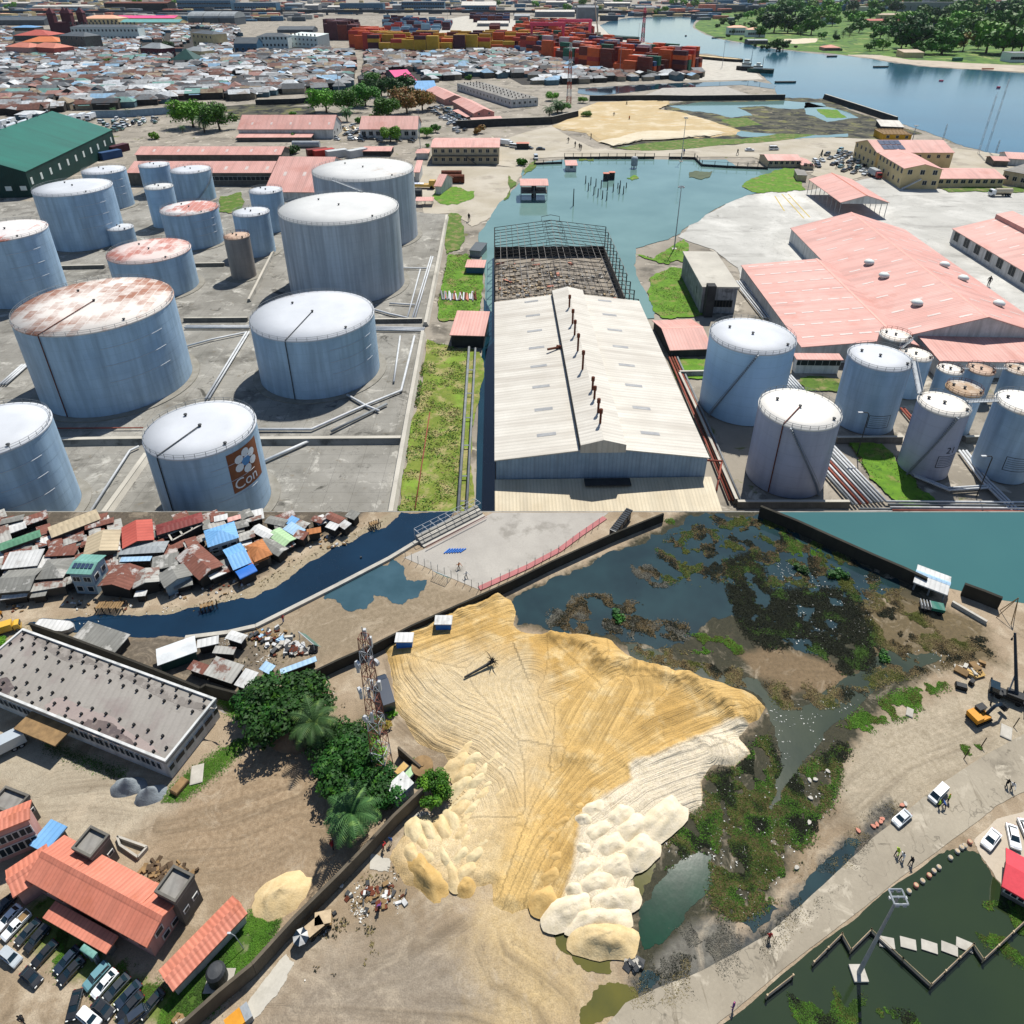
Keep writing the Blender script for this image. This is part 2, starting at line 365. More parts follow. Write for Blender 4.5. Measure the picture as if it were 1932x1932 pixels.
for i,(p,m)in enumerate([
([(806,640),(850,655),(905,664),(903,760),(892,900),(882,1060),(740,1060),(754,960),(775,800)],'dry_grass'),
([(820,360),(870,354),(896,360),(893,374),(868,383),(830,384),(815,372)],'bright_grass'),
([(848,402),(872,408),(876,440),(868,470),(842,480),(838,450)],'grass'),
([(845,480),(880,478),(905,500),(910,560),(906,600),(830,605),(826,570)],'bright_grass'),
([(1232,488),(1290,450),(1300,470),(1300,492),(1262,498),(1200,480)],'bright_grass'),
([(1225,525),(1262,505),(1296,505),(1330,560),(1330,592),(1250,600),(1228,570)],'bright_grass'),
([(1262,680),(1345,676),(1345,712),(1275,714)],'bright_grass'),
([(1510,712),(1620,712),(1625,740),(1520,738)],'grass'),
([(1600,832),(1665,838),(1690,870),(1730,920),(1770,950),(1760,962),(1710,958),(1640,900)],'bright_grass'),
([(1400,352),(1432,332),(1460,322),(1500,318),(1512,340),(1520,358),(1460,362),(1418,361)],'bright_grass'),
([(1076,314),(1090,300),(1084,312)],'grass'),
([(985,332),(998,310),(1010,300),(1012,312)],'grass'),
([(1182,336),(1198,330),(1206,336),(1192,340)],'bright_grass'),
([(1092,297),(1120,299),(1120,304),(1092,303)],'grass'),
([(1770,354),(1932,352),(1932,362),(1800,362)],'grass'),
([(415,370),(455,362),(462,380),(440,402),(412,400)],'grass'),
([(1300,325),(1345,322),(1340,333),(1300,334)],'marsh'),
([(960,330),(975,345),(960,372),(950,378)],'grass')]):
 if m=='marsh':
  mt('marsh','55604a','454d3c',.1,.9)
 sheet('grass',p,.2+.012*i,M[m],kind='stuff',amp=9,seed=40+i,flat=.6)
# ---------------------------------------------------------------- storage tanks
def tank_mat(name,c,streak=.6,stain=.5,rib=0):
 s=NT(name);c=lin(c)
 a=s.noise('pos',(.35,.35,.03),4,.6);bb=s.noise('pos',.12,4,.6)
 col=s.mix(s.ramp(a,.42,.72,0,streak),c,tuple(x*.5 for x in c))
 col=s.mix(s.ramp(bb,.45,.7,0,stain),col,(c[0]*.62,c[1]*.66,c[2]*.72))
 sx=s.n('SeparateXYZ');s.l(s.pos(),sx.inputs[0])
 f=s.math('FRACT',s.math('MULTIPLY',sx.outputs[2],1/3.1))
 col=s.mix(s.ramp(f,.0,.05,.35,0),col,tuple(x*.45 for x in c))
 h=s.ramp(f,0,.06)
 if rib:
  an=s.noise('pos',(.5,.5,.004),2,.5);col=s.mix(s.ramp(an,.48,.56,0,.5),col,tuple(x*.6 for x in c))
 return s.out(col,.55,h,.25,.1,.3,.1)
def roof_mat(name,c,rust=None,lo=.5,hi=.6,plates=False,sc=.045,soft=False):
 s=NT(name);c=lin(c)
 col=s.mix(s.ramp(s.noise('pos',.15,5,.6),.35,.7,0,.5),c,tuple(x*.8 for x in c))
 if rust:
  k=s.noise('pos',sc,3,.5);q=s.noise('pos',.35,4,.7)
  f=s.math('ADD',s.math('MULTIPLY',k,.75),s.math('MULTIPLY',q,.25))
  if plates:
   br=s.n('TexBrick');br.inputs['Scale'].default_value=1;br.inputs['Brick Width'].default_value=5.5;br.inputs['Row Height'].default_value=2.4
   br.inputs['Mortar Size'].default_value=.09;br.inputs['Color1'].default_value=(0,0,0,1);br.inputs['Color2'].default_value=(1,1,1,1);br.inputs['Mortar'].default_value=(.1,.1,.1,1)
   m=s.n('Mapping');s.l(s.pos(),m.inputs[0]);m.inputs['Rotation'].default_value=(0,0,1.45);s.l(m.outputs[0],br.inputs[0])
   f=s.math('ADD',f,s.math('MULTIPLY',s.math('SUBTRACT',br.outputs[0],.5),.085))
  r2=s.mix(s.noise('pos',.6,4,.7),lin(rust),tuple(x*.55 for x in lin(rust)))
  col=s.mix(s.ramp(f,lo,hi),col,r2)
  if plates:col=s.mix(s.ramp(br.outputs[1],0,1,0,.55),col,tuple(x*1.0 for x in c))
 return s.out(col,.6,s.noise('pos',1.5,3),.1,.1)
TM={'blue':tank_mat('tank_paint_blue','9fbad0',.75,.6),'grey':tank_mat('tank_paint_grey','acb6c0',.8,.4,1),'clear':tank_mat('tank_paint_clear','a4c6e0',.2,.25),'lilac':tank_mat('tank_paint_lilac','a2a9bc',.4,.4),'brown':tank_mat('tank_paint_brown','8f8a86',.7,.5)}
RM={'white':roof_mat('tank_roof_white','b6babf','9b9084',.66,.78),'dirty':roof_mat('tank_roof_dirty','bcbdbb','a3835f',.60,.72),'pinkrust':roof_mat('tank_roof_pink_rust','c6c2c0','c07f72',.50,.56,True,.05),'redrust':roof_mat('tank_roof_red_rust','c8b8b2','b97a6c',.44,.54,True),
'plates':roof_mat('tank_roof_rusty_plates','cbc5be','a0705a',.46,.58,True,.03),'brown':roof_mat('tank_roof_brown','b39a86','7a4a34',.48,.6),'ray':roof_mat('tank_roof_stained','d0cbc2','a58a6c',.5,.62),'yellow':roof_mat('tank_roof_yellow_stain','d2cfc8','bb9c72',.58,.72)}
mt('ring_concrete','8a877f','757268',.3,.9)
TANKS={}
def tank(key,cx,cy,w,yb,label,paint='blue',roof='white',rail='pipe_grey',stair=None,bands=False,spoke=None,ring=True,posts=30,z=None,cone=.045,hat=True):
 x0,y0,w0=cx,cy,w
 for it in range(5):
  lo,hi=.5,60.
  for _ in range(30):
   h=(lo+hi)/2;c=U(cx,cy,h);R=(U(cx+w/2,cy,h)-U(cx-w/2,cy,h)).length/2
   if PR(Vector((c.x,c.y,0))*(1-R/math.hypot(c.x,c.y)))[1]>yb:hi=h
   else:lo=h
  if z:h=z;c=U(cx,cy,h);R=(U(cx+w/2,cy,h)-U(cx-w/2,cy,h)).length/2
  q=[PR(c+Vector((R*math.cos(k*.131),R*math.sin(k*.131),0)))for k in range(48)];xs_,ys_=[v[0]for v in q],[v[1]for v in q]
  cx+=x0-(max(xs_)+min(xs_))/2;w*=w0/(max(xs_)-min(xs_));cy+=y0-(max(ys_)+min(ys_))/2
 lo,hi=.5,60.
 for _ in range(40):
  h=(lo+hi)/2;c=U(cx,cy,h);R=(U(cx+w/2,cy,h)-U(cx-w/2,cy,h)).length/2
  g=Vector((c.x,c.y,0));k=-g.normalized()*R
  if PR(g+k)[1]>yb:hi=h
  else:lo=h
 if z:h=z
 c=U(cx,cy,h);R=(U(cx+w/2,cy,h)-U(cx-w/2,cy,h)).length/2
 c=Vector((c.x,c.y,0));TANKS[key]=(c,R,h)
 t=thing('storage_tank',label,'storage tank',c,'storage tanks of the oil depot')
 n=56
 b=MB();b.lathe(c,[(R,0.12),(R,h)],n,caps=False);obj('shell',b,TM[paint],t,True)
 b=MB();b.lathe(c,[(R+.12,h-.25),(R+.12,h+.05),(R*.5,h+R*cone*.55),(0.01,h+R*cone)],n);ro=obj('roof',b,RM[roof],t)
 for i,p in enumerate(ro.data.polygons):p.use_smooth=i>=n
 if ring:
  b=MB();b.lathe(c,[(R+2.2,0.0),(R+2.2,.3),(R+.05,.34)],n,caps=False);obj('ring_foundation',b,M['ring_concrete'],t)
 b=MB();rr=R-.15
 for zz in(.55,1.1):b.tube([c+Vector((rr*math.cos(2*PI*i/n),rr*math.sin(2*PI*i/n),h+zz))for i in range(n)],.05,4,closed=True)
 for i in range(posts):
  a=2*PI*i/posts;p=c+Vector((rr*math.cos(a),rr*math.sin(a),h));b.tube([p,p+Vector((0,0,1.1))],.06,4)
 obj('railing',b,M[rail],t)
 if hat:
  for a,q in((.9,.0),(2.4,.6),(5.6,.85)):
   b=MB();p=c+Vector((math.cos(a)*R*q,math.sin(a)*R*q,h+R*cone*(1-q)))
   b.lathe(p-Vector((0,0,.2)),[(.25,0),(.25,.5),(.42,.6),(.42,.8),(.08,.9)],8)
   obj('roof_vent',b,M['dark_steel'],t)
 if spoke is not None:
  a=spoke;e=c+Vector((math.cos(a)*R,math.sin(a)*R,h+.3));b=MB()
  b.tube([c+Vector((0,0,h+R*cone+.3)),e,Vector((c.x+math.cos(a)*(R+.2),c.y+math.sin(a)*(R+.2),h-.3)),Vector((c.x+math.cos(a)*(R+.2),c.y+math.sin(a)*(R+.2),.4))],.14,5)
  obj('foam_pipe',b,M['rust']if roof!='white' else M['dark_steel'],t)
 if bands:
  for k in range(1,4):
   zz=h*(.2+.2*k);b=MB()
   b.tube([c+Vector(((R+.03)*math.cos(x),(R+.03)*math.sin(x),zz))for x in np.linspace(-1.1,-.25,14)],.07,4)
   obj('cooling_pipe',b,M['pipe_white'],t)
 if stair:
  a0,a1=stair;b=MB();r2=MB();k=40;pts=[]
  for i in range(k+1):
   f=i/k;a=a0+(a1-a0)*f;zz=.3+(h-.3)*f
   d=Vector((math.cos(a),math.sin(a),0));tg=Vector((-d.y,d.x,0));p=c+d*(R+.1)+Vector((0,0,zz))
   T=Matrix.Translation(p)@Matrix(((d.x,tg.x,0,0),(d.y,tg.y,0,0),(0,0,1,0),(0,0,0,1)))
   b.box(0,.8,-.22,.22,-.06,.06,0,T);pts.append(p+d*.8+Vector((0,0,1.0)))
  b.tube(pts,.07,4);b.tube([p-Vector((0,0,.9))for p in pts],.07,4);obj('stair',b,M['steel'],t)
 return t
T=tank
T(1,135.5,354,153,473,'large grey-blue storage tank with clean white top beside the green warehouse',bands=True,posts=40)
T(2,8,436,165,579,'large tank with faint red rust on top, cut by the picture edge',roof='pinkrust',bands=True)
T(3,195,321,85,397,'grey-blue storage tank standing right at the long dark wall of the green warehouse',bands=True)
T(4,290,311,59,370,'narrow tank with dark railing, first in front of the long pink roofs',posts=20)
T(5,359,320,77,384,'grey-blue tank with a curved stair against the pink roof warehouses',stair=(-1.3,.3))
T(6,299,352,55,431,'tall narrow tank with a rusty roof rim in front of two similar tanks',roof='dirty',posts=20)
T(7,356,393,110,472,'broad tank with red rust panels on one half of its white roof',roof='pinkrust',bands=True)
T(8,226,429,51,466,'smallest low blue tank squeezed between two large tanks',posts=16)
T(9,280,474,160,567,'broad storage tank whose whole roof is faded pink and rusty',roof='redrust')
T(10,501,359,63,441,'slim blue-grey tank beside the two giant ribbed tanks, farther of the slim pair',posts=20)
T(11,473,400,70,487,'slim blue-grey tank left of the giant ribbed tank, nearer of the slim pair',posts=22)
T(12,446,445,49,529,'slender brown stained tank with rusty roof rim and rusty railing','brown','brown','rust',posts=16)
T(13,684,321,192,474,'giant ribbed grey tank standing behind another giant tank by the sandy yard','grey','dirty',posts=60)
T(14,638,394,228,577,'giant ribbed grey tank with striped shell, in front of the other giant tank','grey','dirty',posts=70)
T(15,588,597,235,753,'wide blue-grey tank with white roof crossed by one dark pipe, beside the wet concrete yard',spoke=-1.75,bands=True,posts=40)
T(16,173,579,309,778,'widest tank of the depot with rust brown plated roof',roof='plates',spoke=-1.78,bands=True,posts=44)
T(17,-20,815,236,1012,'blue-grey tank with bright white roof cut by the picture corner',bands=True,posts=36)
t18=T(18,376,812,214,1003,'blue-grey tank with a brown and blue sign panel on its shell',spoke=-2.0,bands=True,posts=34)
T(19,1421,635,164,802,'clean bright blue tank with white roof standing beside the pink shed','clear',stair=(-2.62,-1.75),ring=False,posts=36)
T(20,1510,773,157,937,'lilac-grey tank with rust stain spreading from the middle of its roof','lilac','yellow',stair=(-.95,-2.1),ring=False,spoke=-2.3,posts=30)
T(21,1661,675,123,818,'dark blue-grey tall tank with clean white roof linked by a steel footbridge','blue',ring=False,posts=24)
T(22,1782,763,102,903,'tall blue-grey tank numbered 21 with brown rays stained on its roof','lilac','ray',ring=False,stair=(-2.6,-1.6),posts=22)
T(23,1936,762,117,908,'large dark blue tank with yellowish roof at the picture edge beside tank 21','blue','yellow',ring=False)
T(24,1690,633,62,722,'rust-railed small tank nearest the large pink warehouse gable','brown','ray','rust',ring=False,posts=18)
T(25,1728,669,65,752,'small dark tank with dirty white roof right behind the clean white-roofed one','blue','ray','rust',ring=False,posts=18)
T(26,1793,697,50,756,'first of three small rusty tanks along the low pink building','blue','ray','rust',ring=False,posts=14)
T(27,1851,697,55,756,'middle one of three small rusty tanks along the low pink building','blue','brown','rust',ring=False,posts=14)
T(28,1921,697,53,756,'last of three small rusty tanks along the low pink building','blue','ray','rust',ring=False,posts=14)
T(29,1820,734,72,820,'small low tank with dirty roof and rusty manhole behind tank 21','blue','ray','rust',ring=False,posts=18)
# writing on the shells
def text_mesh(s,size):
 cu=bpy.data.curves.new('lettering','FONT');cu.body=s;cu.size=size;cu.resolution_u=3
 o=bpy.data.objects.new('lettering',cu);COL.objects.link(o);bpy.context.view_layer.update()
 me=bpy.data.meshes.new_from_object(o.evaluated_get(bpy.context.evaluated_depsgraph_get()))
 vs=[v.co.copy()for v in me.vertices];fs=[tuple(p.vertices)for p in me.polygons]
 bpy.data.objects.remove(o);bpy.data.meshes.remove(me);bpy.data.curves.remove(cu);return vs,fs
def on_shell(key,root,name,mat,vs,fs,a,z,off):
 c,R,h=TANKS[key];b=MB();q=[]
 for v in vs:
  t=a+v[0]/R;q.append(c+Vector((math.cos(t)*(R+off),math.sin(t)*(R+off),z+v[1])))
 b.add(q,fs);return obj(name,b,mat,root)
def shell_grid(w,h,n=8):
 vs=[((i/n-.5)*w,(j)*h,0)for j in(0,1)for i in range(n+1)]
 return vs,[(i,i+1,n+2+i,n+1+i)for i in range(n)]
mt('sign_brown','835238','74462f',.3,.7);mt('sign_white','d8dce0','cfd3d8',.3,.7);mt('sign_blue','5b8fc0','4b7cb0',.3,.7)
c18,R18,h18=TANKS[18];a18=-.42
on_shell(18,t18,'sign_panel',M['sign_brown'],*shell_grid(9,10.4,12),a18,h18-11.9,.04)
for i,(x,y,r)in enumerate([(0,0,1.3),(1.9,1.1,1.1),(2.0,-1.0,1.1),(-2.0,-.8,1.1),(-1.8,1.3,1.1),(.1,2.2,1.1),(0,-2.1,1.1)]):
 n=10;vs=[(x+r*math.cos(2*PI*k/n),y+6.7+r*.95*math.sin(2*PI*k/n),0)for k in range(n)]
 on_shell(18,t18,'emblem',M['sign_blue' if i in(0,)else 'sign_white'],vs,[tuple(range(n))],a18,h18-11.9,.07+.01*i)
vs,fs=text_mesh("Con",3.8);on_shell(18,t18,'lettering',M['sign_white'],[(v.x-4.1,v.y+.7,0)for v in vs],fs,a18,h18-11.9,.07)
def shell_frame(key,root,a,z,w,h):
 t=.16;rects=[(-w/2,w/2,0,t),(-w/2,w/2,h-t,h),(-w/2,-w/2+t,t,h-t),(w/2-t,w/2,t,h-t)]+[(-w*.42,w*.38,h*k,h*k+.1)for k in(.2,.35,.5,.65,.8)]
 vs=[];fs=[]
 for x0,x1,y0,y1 in rects:
  n=6;i=len(vs)
  vs+=[(x0+(x1-x0)*k/n,y,0)for y in(y0,y1)for k in range(n+1)];fs+=[(i+k,i+k+1,i+n+2+k,i+n+1+k)for k in range(n)]
 on_shell(key,root,'stencilled_table',M['dark_steel'],vs,fs,a,z,.05)
tk={o['label']:o for o in COL.objects if o.get('category')=='storage tank'}
find=lambda s:[o for l,o in tk.items()if s in l][0]
t22=find('numbered 21');c,R,h=TANKS[22]
vs,fs=text_mesh('21',2.6);on_shell(22,t22,'lettering',M['dark'],[(v.x-1.5,v.y,0)for v in vs],fs,-1.25,h*.44,.05)
shell_frame(22,t22,-1.28,h*.22,5.4,3.4);shell_frame(21,find('footbridge'),-1.55,TANKS[21][2]*.12,6,4);shell_frame(23,find('yellowish roof'),-1.75,TANKS[23][2]*.2,5.5,4)
# ================================================================ buildings
def add_window(t,p,d,nrm,wd,ht,glass='window_glass',frame='window_frame',fr=.12):
 'one window set in a wall at p (its lower middle), d along the wall, nrm outwards'
 b=MB();o=p+nrm*.02;up=Vector((0,0,1))
 b.prism([(-wd/2-fr,-fr),(wd/2+fr,-fr),(wd/2+fr,ht+fr),(-wd/2-fr,ht+fr)],o,d,up,nrm,.10,0)
 f=obj('window',b,M[frame],t)
 b=MB()
 if wd>1.1:
  b.prism([(-wd/2,0),(-.06,0),(-.06,ht),(-wd/2,ht)],o,d,up,nrm,.13);b.prism([(.06,0),(wd/2,0),(wd/2,ht),(.06,ht)],o,d,up,nrm,.13)
 else:b.prism([(-wd/2,0),(wd/2,0),(wd/2,ht),(-wd/2,ht)],o,d,up,nrm,.13)
 obj('pane',b,M[glass],f)
def frame_of(A,B,C,he):
 a,b,c=U(*A,he),U(*B,he),U(*C,he);a.z=b.z=c.z=G
 d=(b-a);L=d.length;d.normalize();n=Vector((-d.y,d.x,0));W=(c-b).dot(n)
 if W<0:n=-n;W=-W
 return a,d,n,L,W
def bld(name,label,cat,A,B,C,he,slope=.3,wall='white_wall',roof='pink_roof',ov=.7,kind='gable',win=(),group=None,posts=False,gable=None,th=.25,hipin=.5,wallcut=0,rootonly=False,lights=None,ridgecap=None):
 'A, B, C: three roof corners in the view at eave height he (a number, or (x, eave row, foot row)); ridge runs along A-B'
 if isinstance(he,tuple):he=E(*he)
 a,d,n,L,W=frame_of(A,B,C,he);up=Vector((0,0,1));g=Vector((0,0,G))
 ctr=a+d*L/2+n*W/2;t=thing(name,label,cat,ctr,group)
 hr=he+slope*W/2
 if kind=='gable':
  b=MB();b.prism([(0,he),(W/2,hr),(W,he),(W,he-th),(W/2,hr-th),(0,he-th)],a,n,up,d,L);ro=obj('roof',b,M[roof],t)
  e=he-th-.02+slope*ov
  sec=[(ov,0),(ov,e),(W/2,hr-th-.02),(W-ov,e),(W-ov,0)]
 elif kind=='hip':
  k=min(W*hipin,L*.49);b=MB();z=lambda u,v,h:a+d*u+n*v+up*h
  p=[z(0,0,he),z(L,0,he),z(L,W,he),z(0,W,he)];r0,r1=z(k,W/2,hr),z(L-k,W/2,hr)
  b.add(p+[r0,r1],[(0,1,5,4),(1,2,5),(2,3,4,5),(3,0,4),(3,2,1,0)]);ro=obj('roof',b,M[roof],t)
  sec=[(ov,0),(ov,he-.05),(W-ov,he-.05),(W-ov,0)]
 elif kind=='mono':
  h2=he+slope*W;b=MB();b.prism([(0,he),(W,h2),(W,h2-th),(0,he-th)],a,n,up,d,L);ro=obj('roof',b,M[roof],t)
  sec=[(ov,0),(ov,he-th-.02+slope*ov),(W-ov,h2-th-.02-slope*ov),(W-ov,0)]
 elif kind=='flat':
  b=MB();b.prism([(0,he-th),(0,he),(W,he),(W,he-th)],a,n,up,d,L);ro=obj('roof',b,M[roof],t)
  sec=[(ov,0),(ov,he-th-.02),(W-ov,he-th-.02),(W-ov,0)]
 elif kind=='vault':
  K=10;arc=[(W/2-W/2*math.cos(PI*i/K),he+slope*W/2*math.sin(PI*i/K))for i in range(K+1)]
  b=MB();b.prism(arc+[(W,he-th),(0,he-th)],a,n,up,d,L);ro=obj('roof',b,M[roof],t)
  sec=[(ov,0),(ov,he-th-.02),(W-ov,he-th-.02),(W-ov,0)]
 if ridgecap and kind=='gable':
  b=MB();b.prism([(W/2-.5,hr-.5*slope+.03),(W/2,hr+.1),(W/2+.5,hr-.5*slope+.03)],a-d*.05,n,up,d,L+.1);obj('ridge_cap',b,M[ridgecap],t)
 if posts:
  k=max(2,int(L/6));
  for i in range(k+1):
   for v in(ov,W-ov):
    b=MB();p=a+d*(ov+(L-2*ov)*i/k)+n*v;b.tube([p,p+up*(he-th+slope*ov*.9)],.16,6);obj('post',b,M['steel'],t)
  if gable:
   for o in(a+d*ov,a+d*(L-ov-.15)):
    b=MB();b.prism([(ov,he-th-.6),(ov,he-th-.02+slope*ov),(W/2,hr-th-.02),(W-ov,he-th-.02+slope*ov),(W-ov,he-th-.6)],o,n,up,d,.15);obj('gable_panel',b,M[gable],t)
 else:
  b=MB();b.prism(sec,a+d*ov,n,up,d,L-2*ov);obj('wall',b,M[wall],t)
# windows: (side, count, sill, width, height[, start, end]); side f front (A-B), e end at B, s end at A
 for wn in win:
  side,cnt,sill,ww,wh=wn[:5];f0,f1=(wn[5],wn[6])if len(wn)>6 else(0,1)
  if side=='f':o,dd,nn,LL=a+n*ov+d*ov,d,-n,L-2*ov
  elif side=='e':o,dd,nn,LL=a+d*(L-ov)+n*ov,n,d,W-2*ov
  else:o,dd,nn,LL=a+d*ov+n*ov,n,-d,W-2*ov
  for i in range(cnt):
   add_window(t,o+dd*LL*(f0+(f1-f0)*(i+.5)/cnt)+up*sill,dd,nn,ww,wh)
 if lights: # pale skylight sheets let into the two slopes: (rows along slope, count along ridge, length, width, material)
  rws,cnt,sl_,sw,m,sides=lights;q=math.sqrt(1+slope*slope)
  for sd_ in sides:
   for r in rws:
    for i in range(cnt):
     u=L*(i+(.3 if rws.index(r)%2 else .7))/cnt;v=r*W/2;zz=he+slope*v
     vv=v if sd_==0 else W-v;sgn=1 if sd_==0 else-1
     c0=a+d*u+n*vv+up*(zz+.05);s2=(n*sgn+up*slope)/q
     b=MB();b.quad(c0-d*sw/2-s2*sl_/2,c0+d*sw/2-s2*sl_/2,c0+d*sw/2+s2*sl_/2,c0-d*sw/2+s2*sl_/2)
     if sgn<0:b.f[0]=b.f[0][::-1]
     obj('skylight',b,M[m],t)
 t['_fr']=[*a,*d,*n,L,W,he,hr,ov]
 return t
def fr(t):
 v=list(t['_fr']);return Vector(v[0:3]),Vector(v[3:6]),Vector(v[6:9]),v[9],v[10],v[11],v[12]
mt('skylight','cdbfb8','b9aaa3',.4,.5);mt('old_skylight','9b9c9b','85878a',.6,.5,streak=1)
mt('green_hip','1d4a45','173d39',.2,.6);mt('maroon_wall','5c2a33','4d222b',.3,.8);mt('orange_roof','d07a4c','c06a3e',.2,.7,ribs=.8);mt('red_roof','b2584c','9f4a40',.2,.7,ribs=.9)
mt('peach_roof','d8a88a','cc997b',.1,.7);mt('magenta_roof','d94f86','cc4379',.1,.7);mt('teal_roof','5f9a96','528b88',.1,.6);mt('grey_metal','93999b','7d8386',.1,.6,ribs=1,streak=.3)
mt('slate_roof','525a60','464d53',.1,.7);mt('blue_roof','6f9fc9','5f90bc',.15,.6,ribs=.8,streak=.4);mt('cream_wall','c9b78c','b8a67c',.2,.85);mt('yellow_wall','c79a2e','b58a26',.3,.8);mt('office_blue','3f6a86','345a74',.2,.5);mt('far_grey','7e8286','6f7377',.1,.8)
def B(*a,**k):return bld(*a,**k)
wh='warehouse'
t=B('warehouse','dark green warehouse with teal roof, ridge vents and a row of white windows',wh,(47.5,324),(212,244.5),(136,201),(47.5,324,372),.36,'dark_green_wall','green_roof',.3)
a,d,n,L,W,he,hr=fr(t)
mt('plain_white','d2dcd8','c2ccc8',.5,.6)  # plain off-white surface colour for panes, walls, vents and deckhouses
for i in range(11):
 add_window(t,a+n*.3+d*(L*(.03+.092*i)+.5)+Vector((0,0,he*.45)),d,-n,2.0,he*.25,'plain_white','window_frame')
for i in range(5):add_window(t,a+d*.3+n*(4+8*i)+Vector((0,0,he*.28)),n,-d,3.2,he*.16,'plain_white','window_frame')
for i in range(9):
 b=MB();p=a+d*L*(i+.5)/9+n*W/2+Vector((0,0,hr-.3));b.lathe(p,[(.5,0),(.5,1.0),(.9,1.2),(.9,1.8),(.2,2.2)],10);obj('ridge_vent',b,M['steel'],t)
B('warehouse','long pink roofed warehouse behind the slim tanks, farthest ridge of three',wh,(253,292),(530,292),(525,279),(253,292,314),.3,'grey_wall',lights=((.5,),6,3.5,1.6,'skylight',(0,)))
B('warehouse','long pink roofed warehouse with dark open front facing the tanks',wh,(237,326),(512,326),(510,307),(300,326,350),.3,'grey_wall',win=[('f',22,3,3,2.2,.3,1)],lights=((.4,),7,4,1.8,'skylight',(0,)))
B('warehouse','pink roofed warehouse with white front wall beside the giant tanks',wh,(497,362),(610,363),(608,310),(500,362,379),.36,'white_wall',lights=((.5,),3,4,1.8,'skylight',(0,)))
B('warehouse','pink roofed warehouse with white gable end behind the parked cars and dark trees',wh,(447,244),(629,244),(648,230),(629,244,262),.5,'white_wall',win=[('e',3,3,2,2)],lights=((.4,),5,3,1.6,'skylight',(0,)))
B('shed','low pink lean-to roof along the front of the white-gabled warehouse','shed',(444,259.5),(587,259),(586,251.5),(444,259,267),.1,'grey_wall',kind='mono')
B('depot_building','white walled pink roofed depot hall behind a round bright tree','building',(677,244),(788,244),(787,231),(677,244,262),.5,'white_wall',win=[('f',8,2.5,3,3)])
t=B('office_building','beige two-storey office block with pink roof and outside stair','building',(812,278),(943,278),(941,260),(813,278,310),.12,'beige_wall',win=[('f',9,2.0,2.2,2.2),('f',9,7.6,2.2,2.2)])
a,d,n,L,W,he,hr=fr(t)
b=MB();q0=a+d*L*.5-n*1.6;q1=a+d*L*.66-n*1.6;b.prism([(-.9,0),(.9,0),(.9,.5),(-.9,.5)],q1,n,Vector((0,0,1)),(q0+Vector((0,0,he*.5))-q1).normalized(),(q0+Vector((0,0,he*.5))-q1).length);obj('stair',b,M['grey_wall'],t)
b=MB();b.prism([(0,he*.48),(-2.2,he*.48),(-2.2,he*.52),(0,he*.52)],a+n*.7+d*1,n,Vector((0,0,1)),d,L-2);obj('gallery',b,M['grey_wall'],t)
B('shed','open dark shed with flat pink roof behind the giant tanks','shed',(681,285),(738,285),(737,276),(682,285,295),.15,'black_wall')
B('kiosk','small guard house with pink hipped roof beside the beige office','kiosk',(783,289),(809,289),(808,281.5),(783,289,301),.3,'white_wall',kind='hip')
B('kiosk','pink gabled kiosk with white end wall and dark opening on the sandy yard','kiosk',(818,351),(833,352),(846,334),(822,351,367),.4,'white_wall',win=[('s',1,0.2,4,3)])
B('shed','narrow pink roofed store at the edge of the giant rear tank','shed',(780,325),(792,325),(793,311),(781,325,344),.15,'white_wall',kind='mono')
B('shed','open pink pump shelter over a row of dark pumps','shed',(783,379),(817,379),(817,372.5),(784,379,390),.05,kind='mono',posts=True)
B('house','pink gabled house nearest the tree with orange leaves','house',(803,170),(838,188),(866,180),(838,188,199),.35,'pink_wall',win=[('f',4,2,1.6,1.6),('e',2,3,1.5,1.6)])
B('house','long pink two-storey house with pink gable beside the rows of parked cars','house',(853,191),(893,214),(931,210),(893,214,229),.35,'pink_wall',win=[('f',5,3,1.6,1.8),('e',2,5,1.6,1.8)])
B('shed','long low pink shed lying across in front of the two-storey pink house','shed',(892,230),(950,226),(967,219),(893,230,236),.3,'grey_wall')
B('shed','pink porch roof in front of the two-storey pink house','shed',(853,208),(880,221),(888,216),(853,208,214),.1,'grey_wall',kind='mono')
t=B('flat_roof_warehouse','long white flat-roofed block with rows of dark roof vents beyond the pink houses',wh,(862,157),(965,188),(1004,181),(965,188,203.5),0,'white_wall','grey_flat_roof',.1,'flat',win=[('f',16,3,2,2),('e',5,3,2,2)])
a,d,n,L,W,he,hr=fr(t)
for i in range(16):
 for j in range(3):
  b=MB();p=a+d*L*(i+.5)/16+n*W*(.25+.25*j);b.box(p.x-.5,p.x+.5,p.y-.5,p.y+.5,he,he+1.4);obj('roof_vent',b,M['dark'],t)
B('shed','pale blue-white metal roof shed at the end of the street','shed',(784,172),(826,171),(828,160),4,.1,'grey_wall','blue_roof',kind='mono')
B('house','house with bright magenta roof above the trees','house',(752,154),(787,152),(768,139),(755,154,160),.25,'grey_wall','magenta_roof')
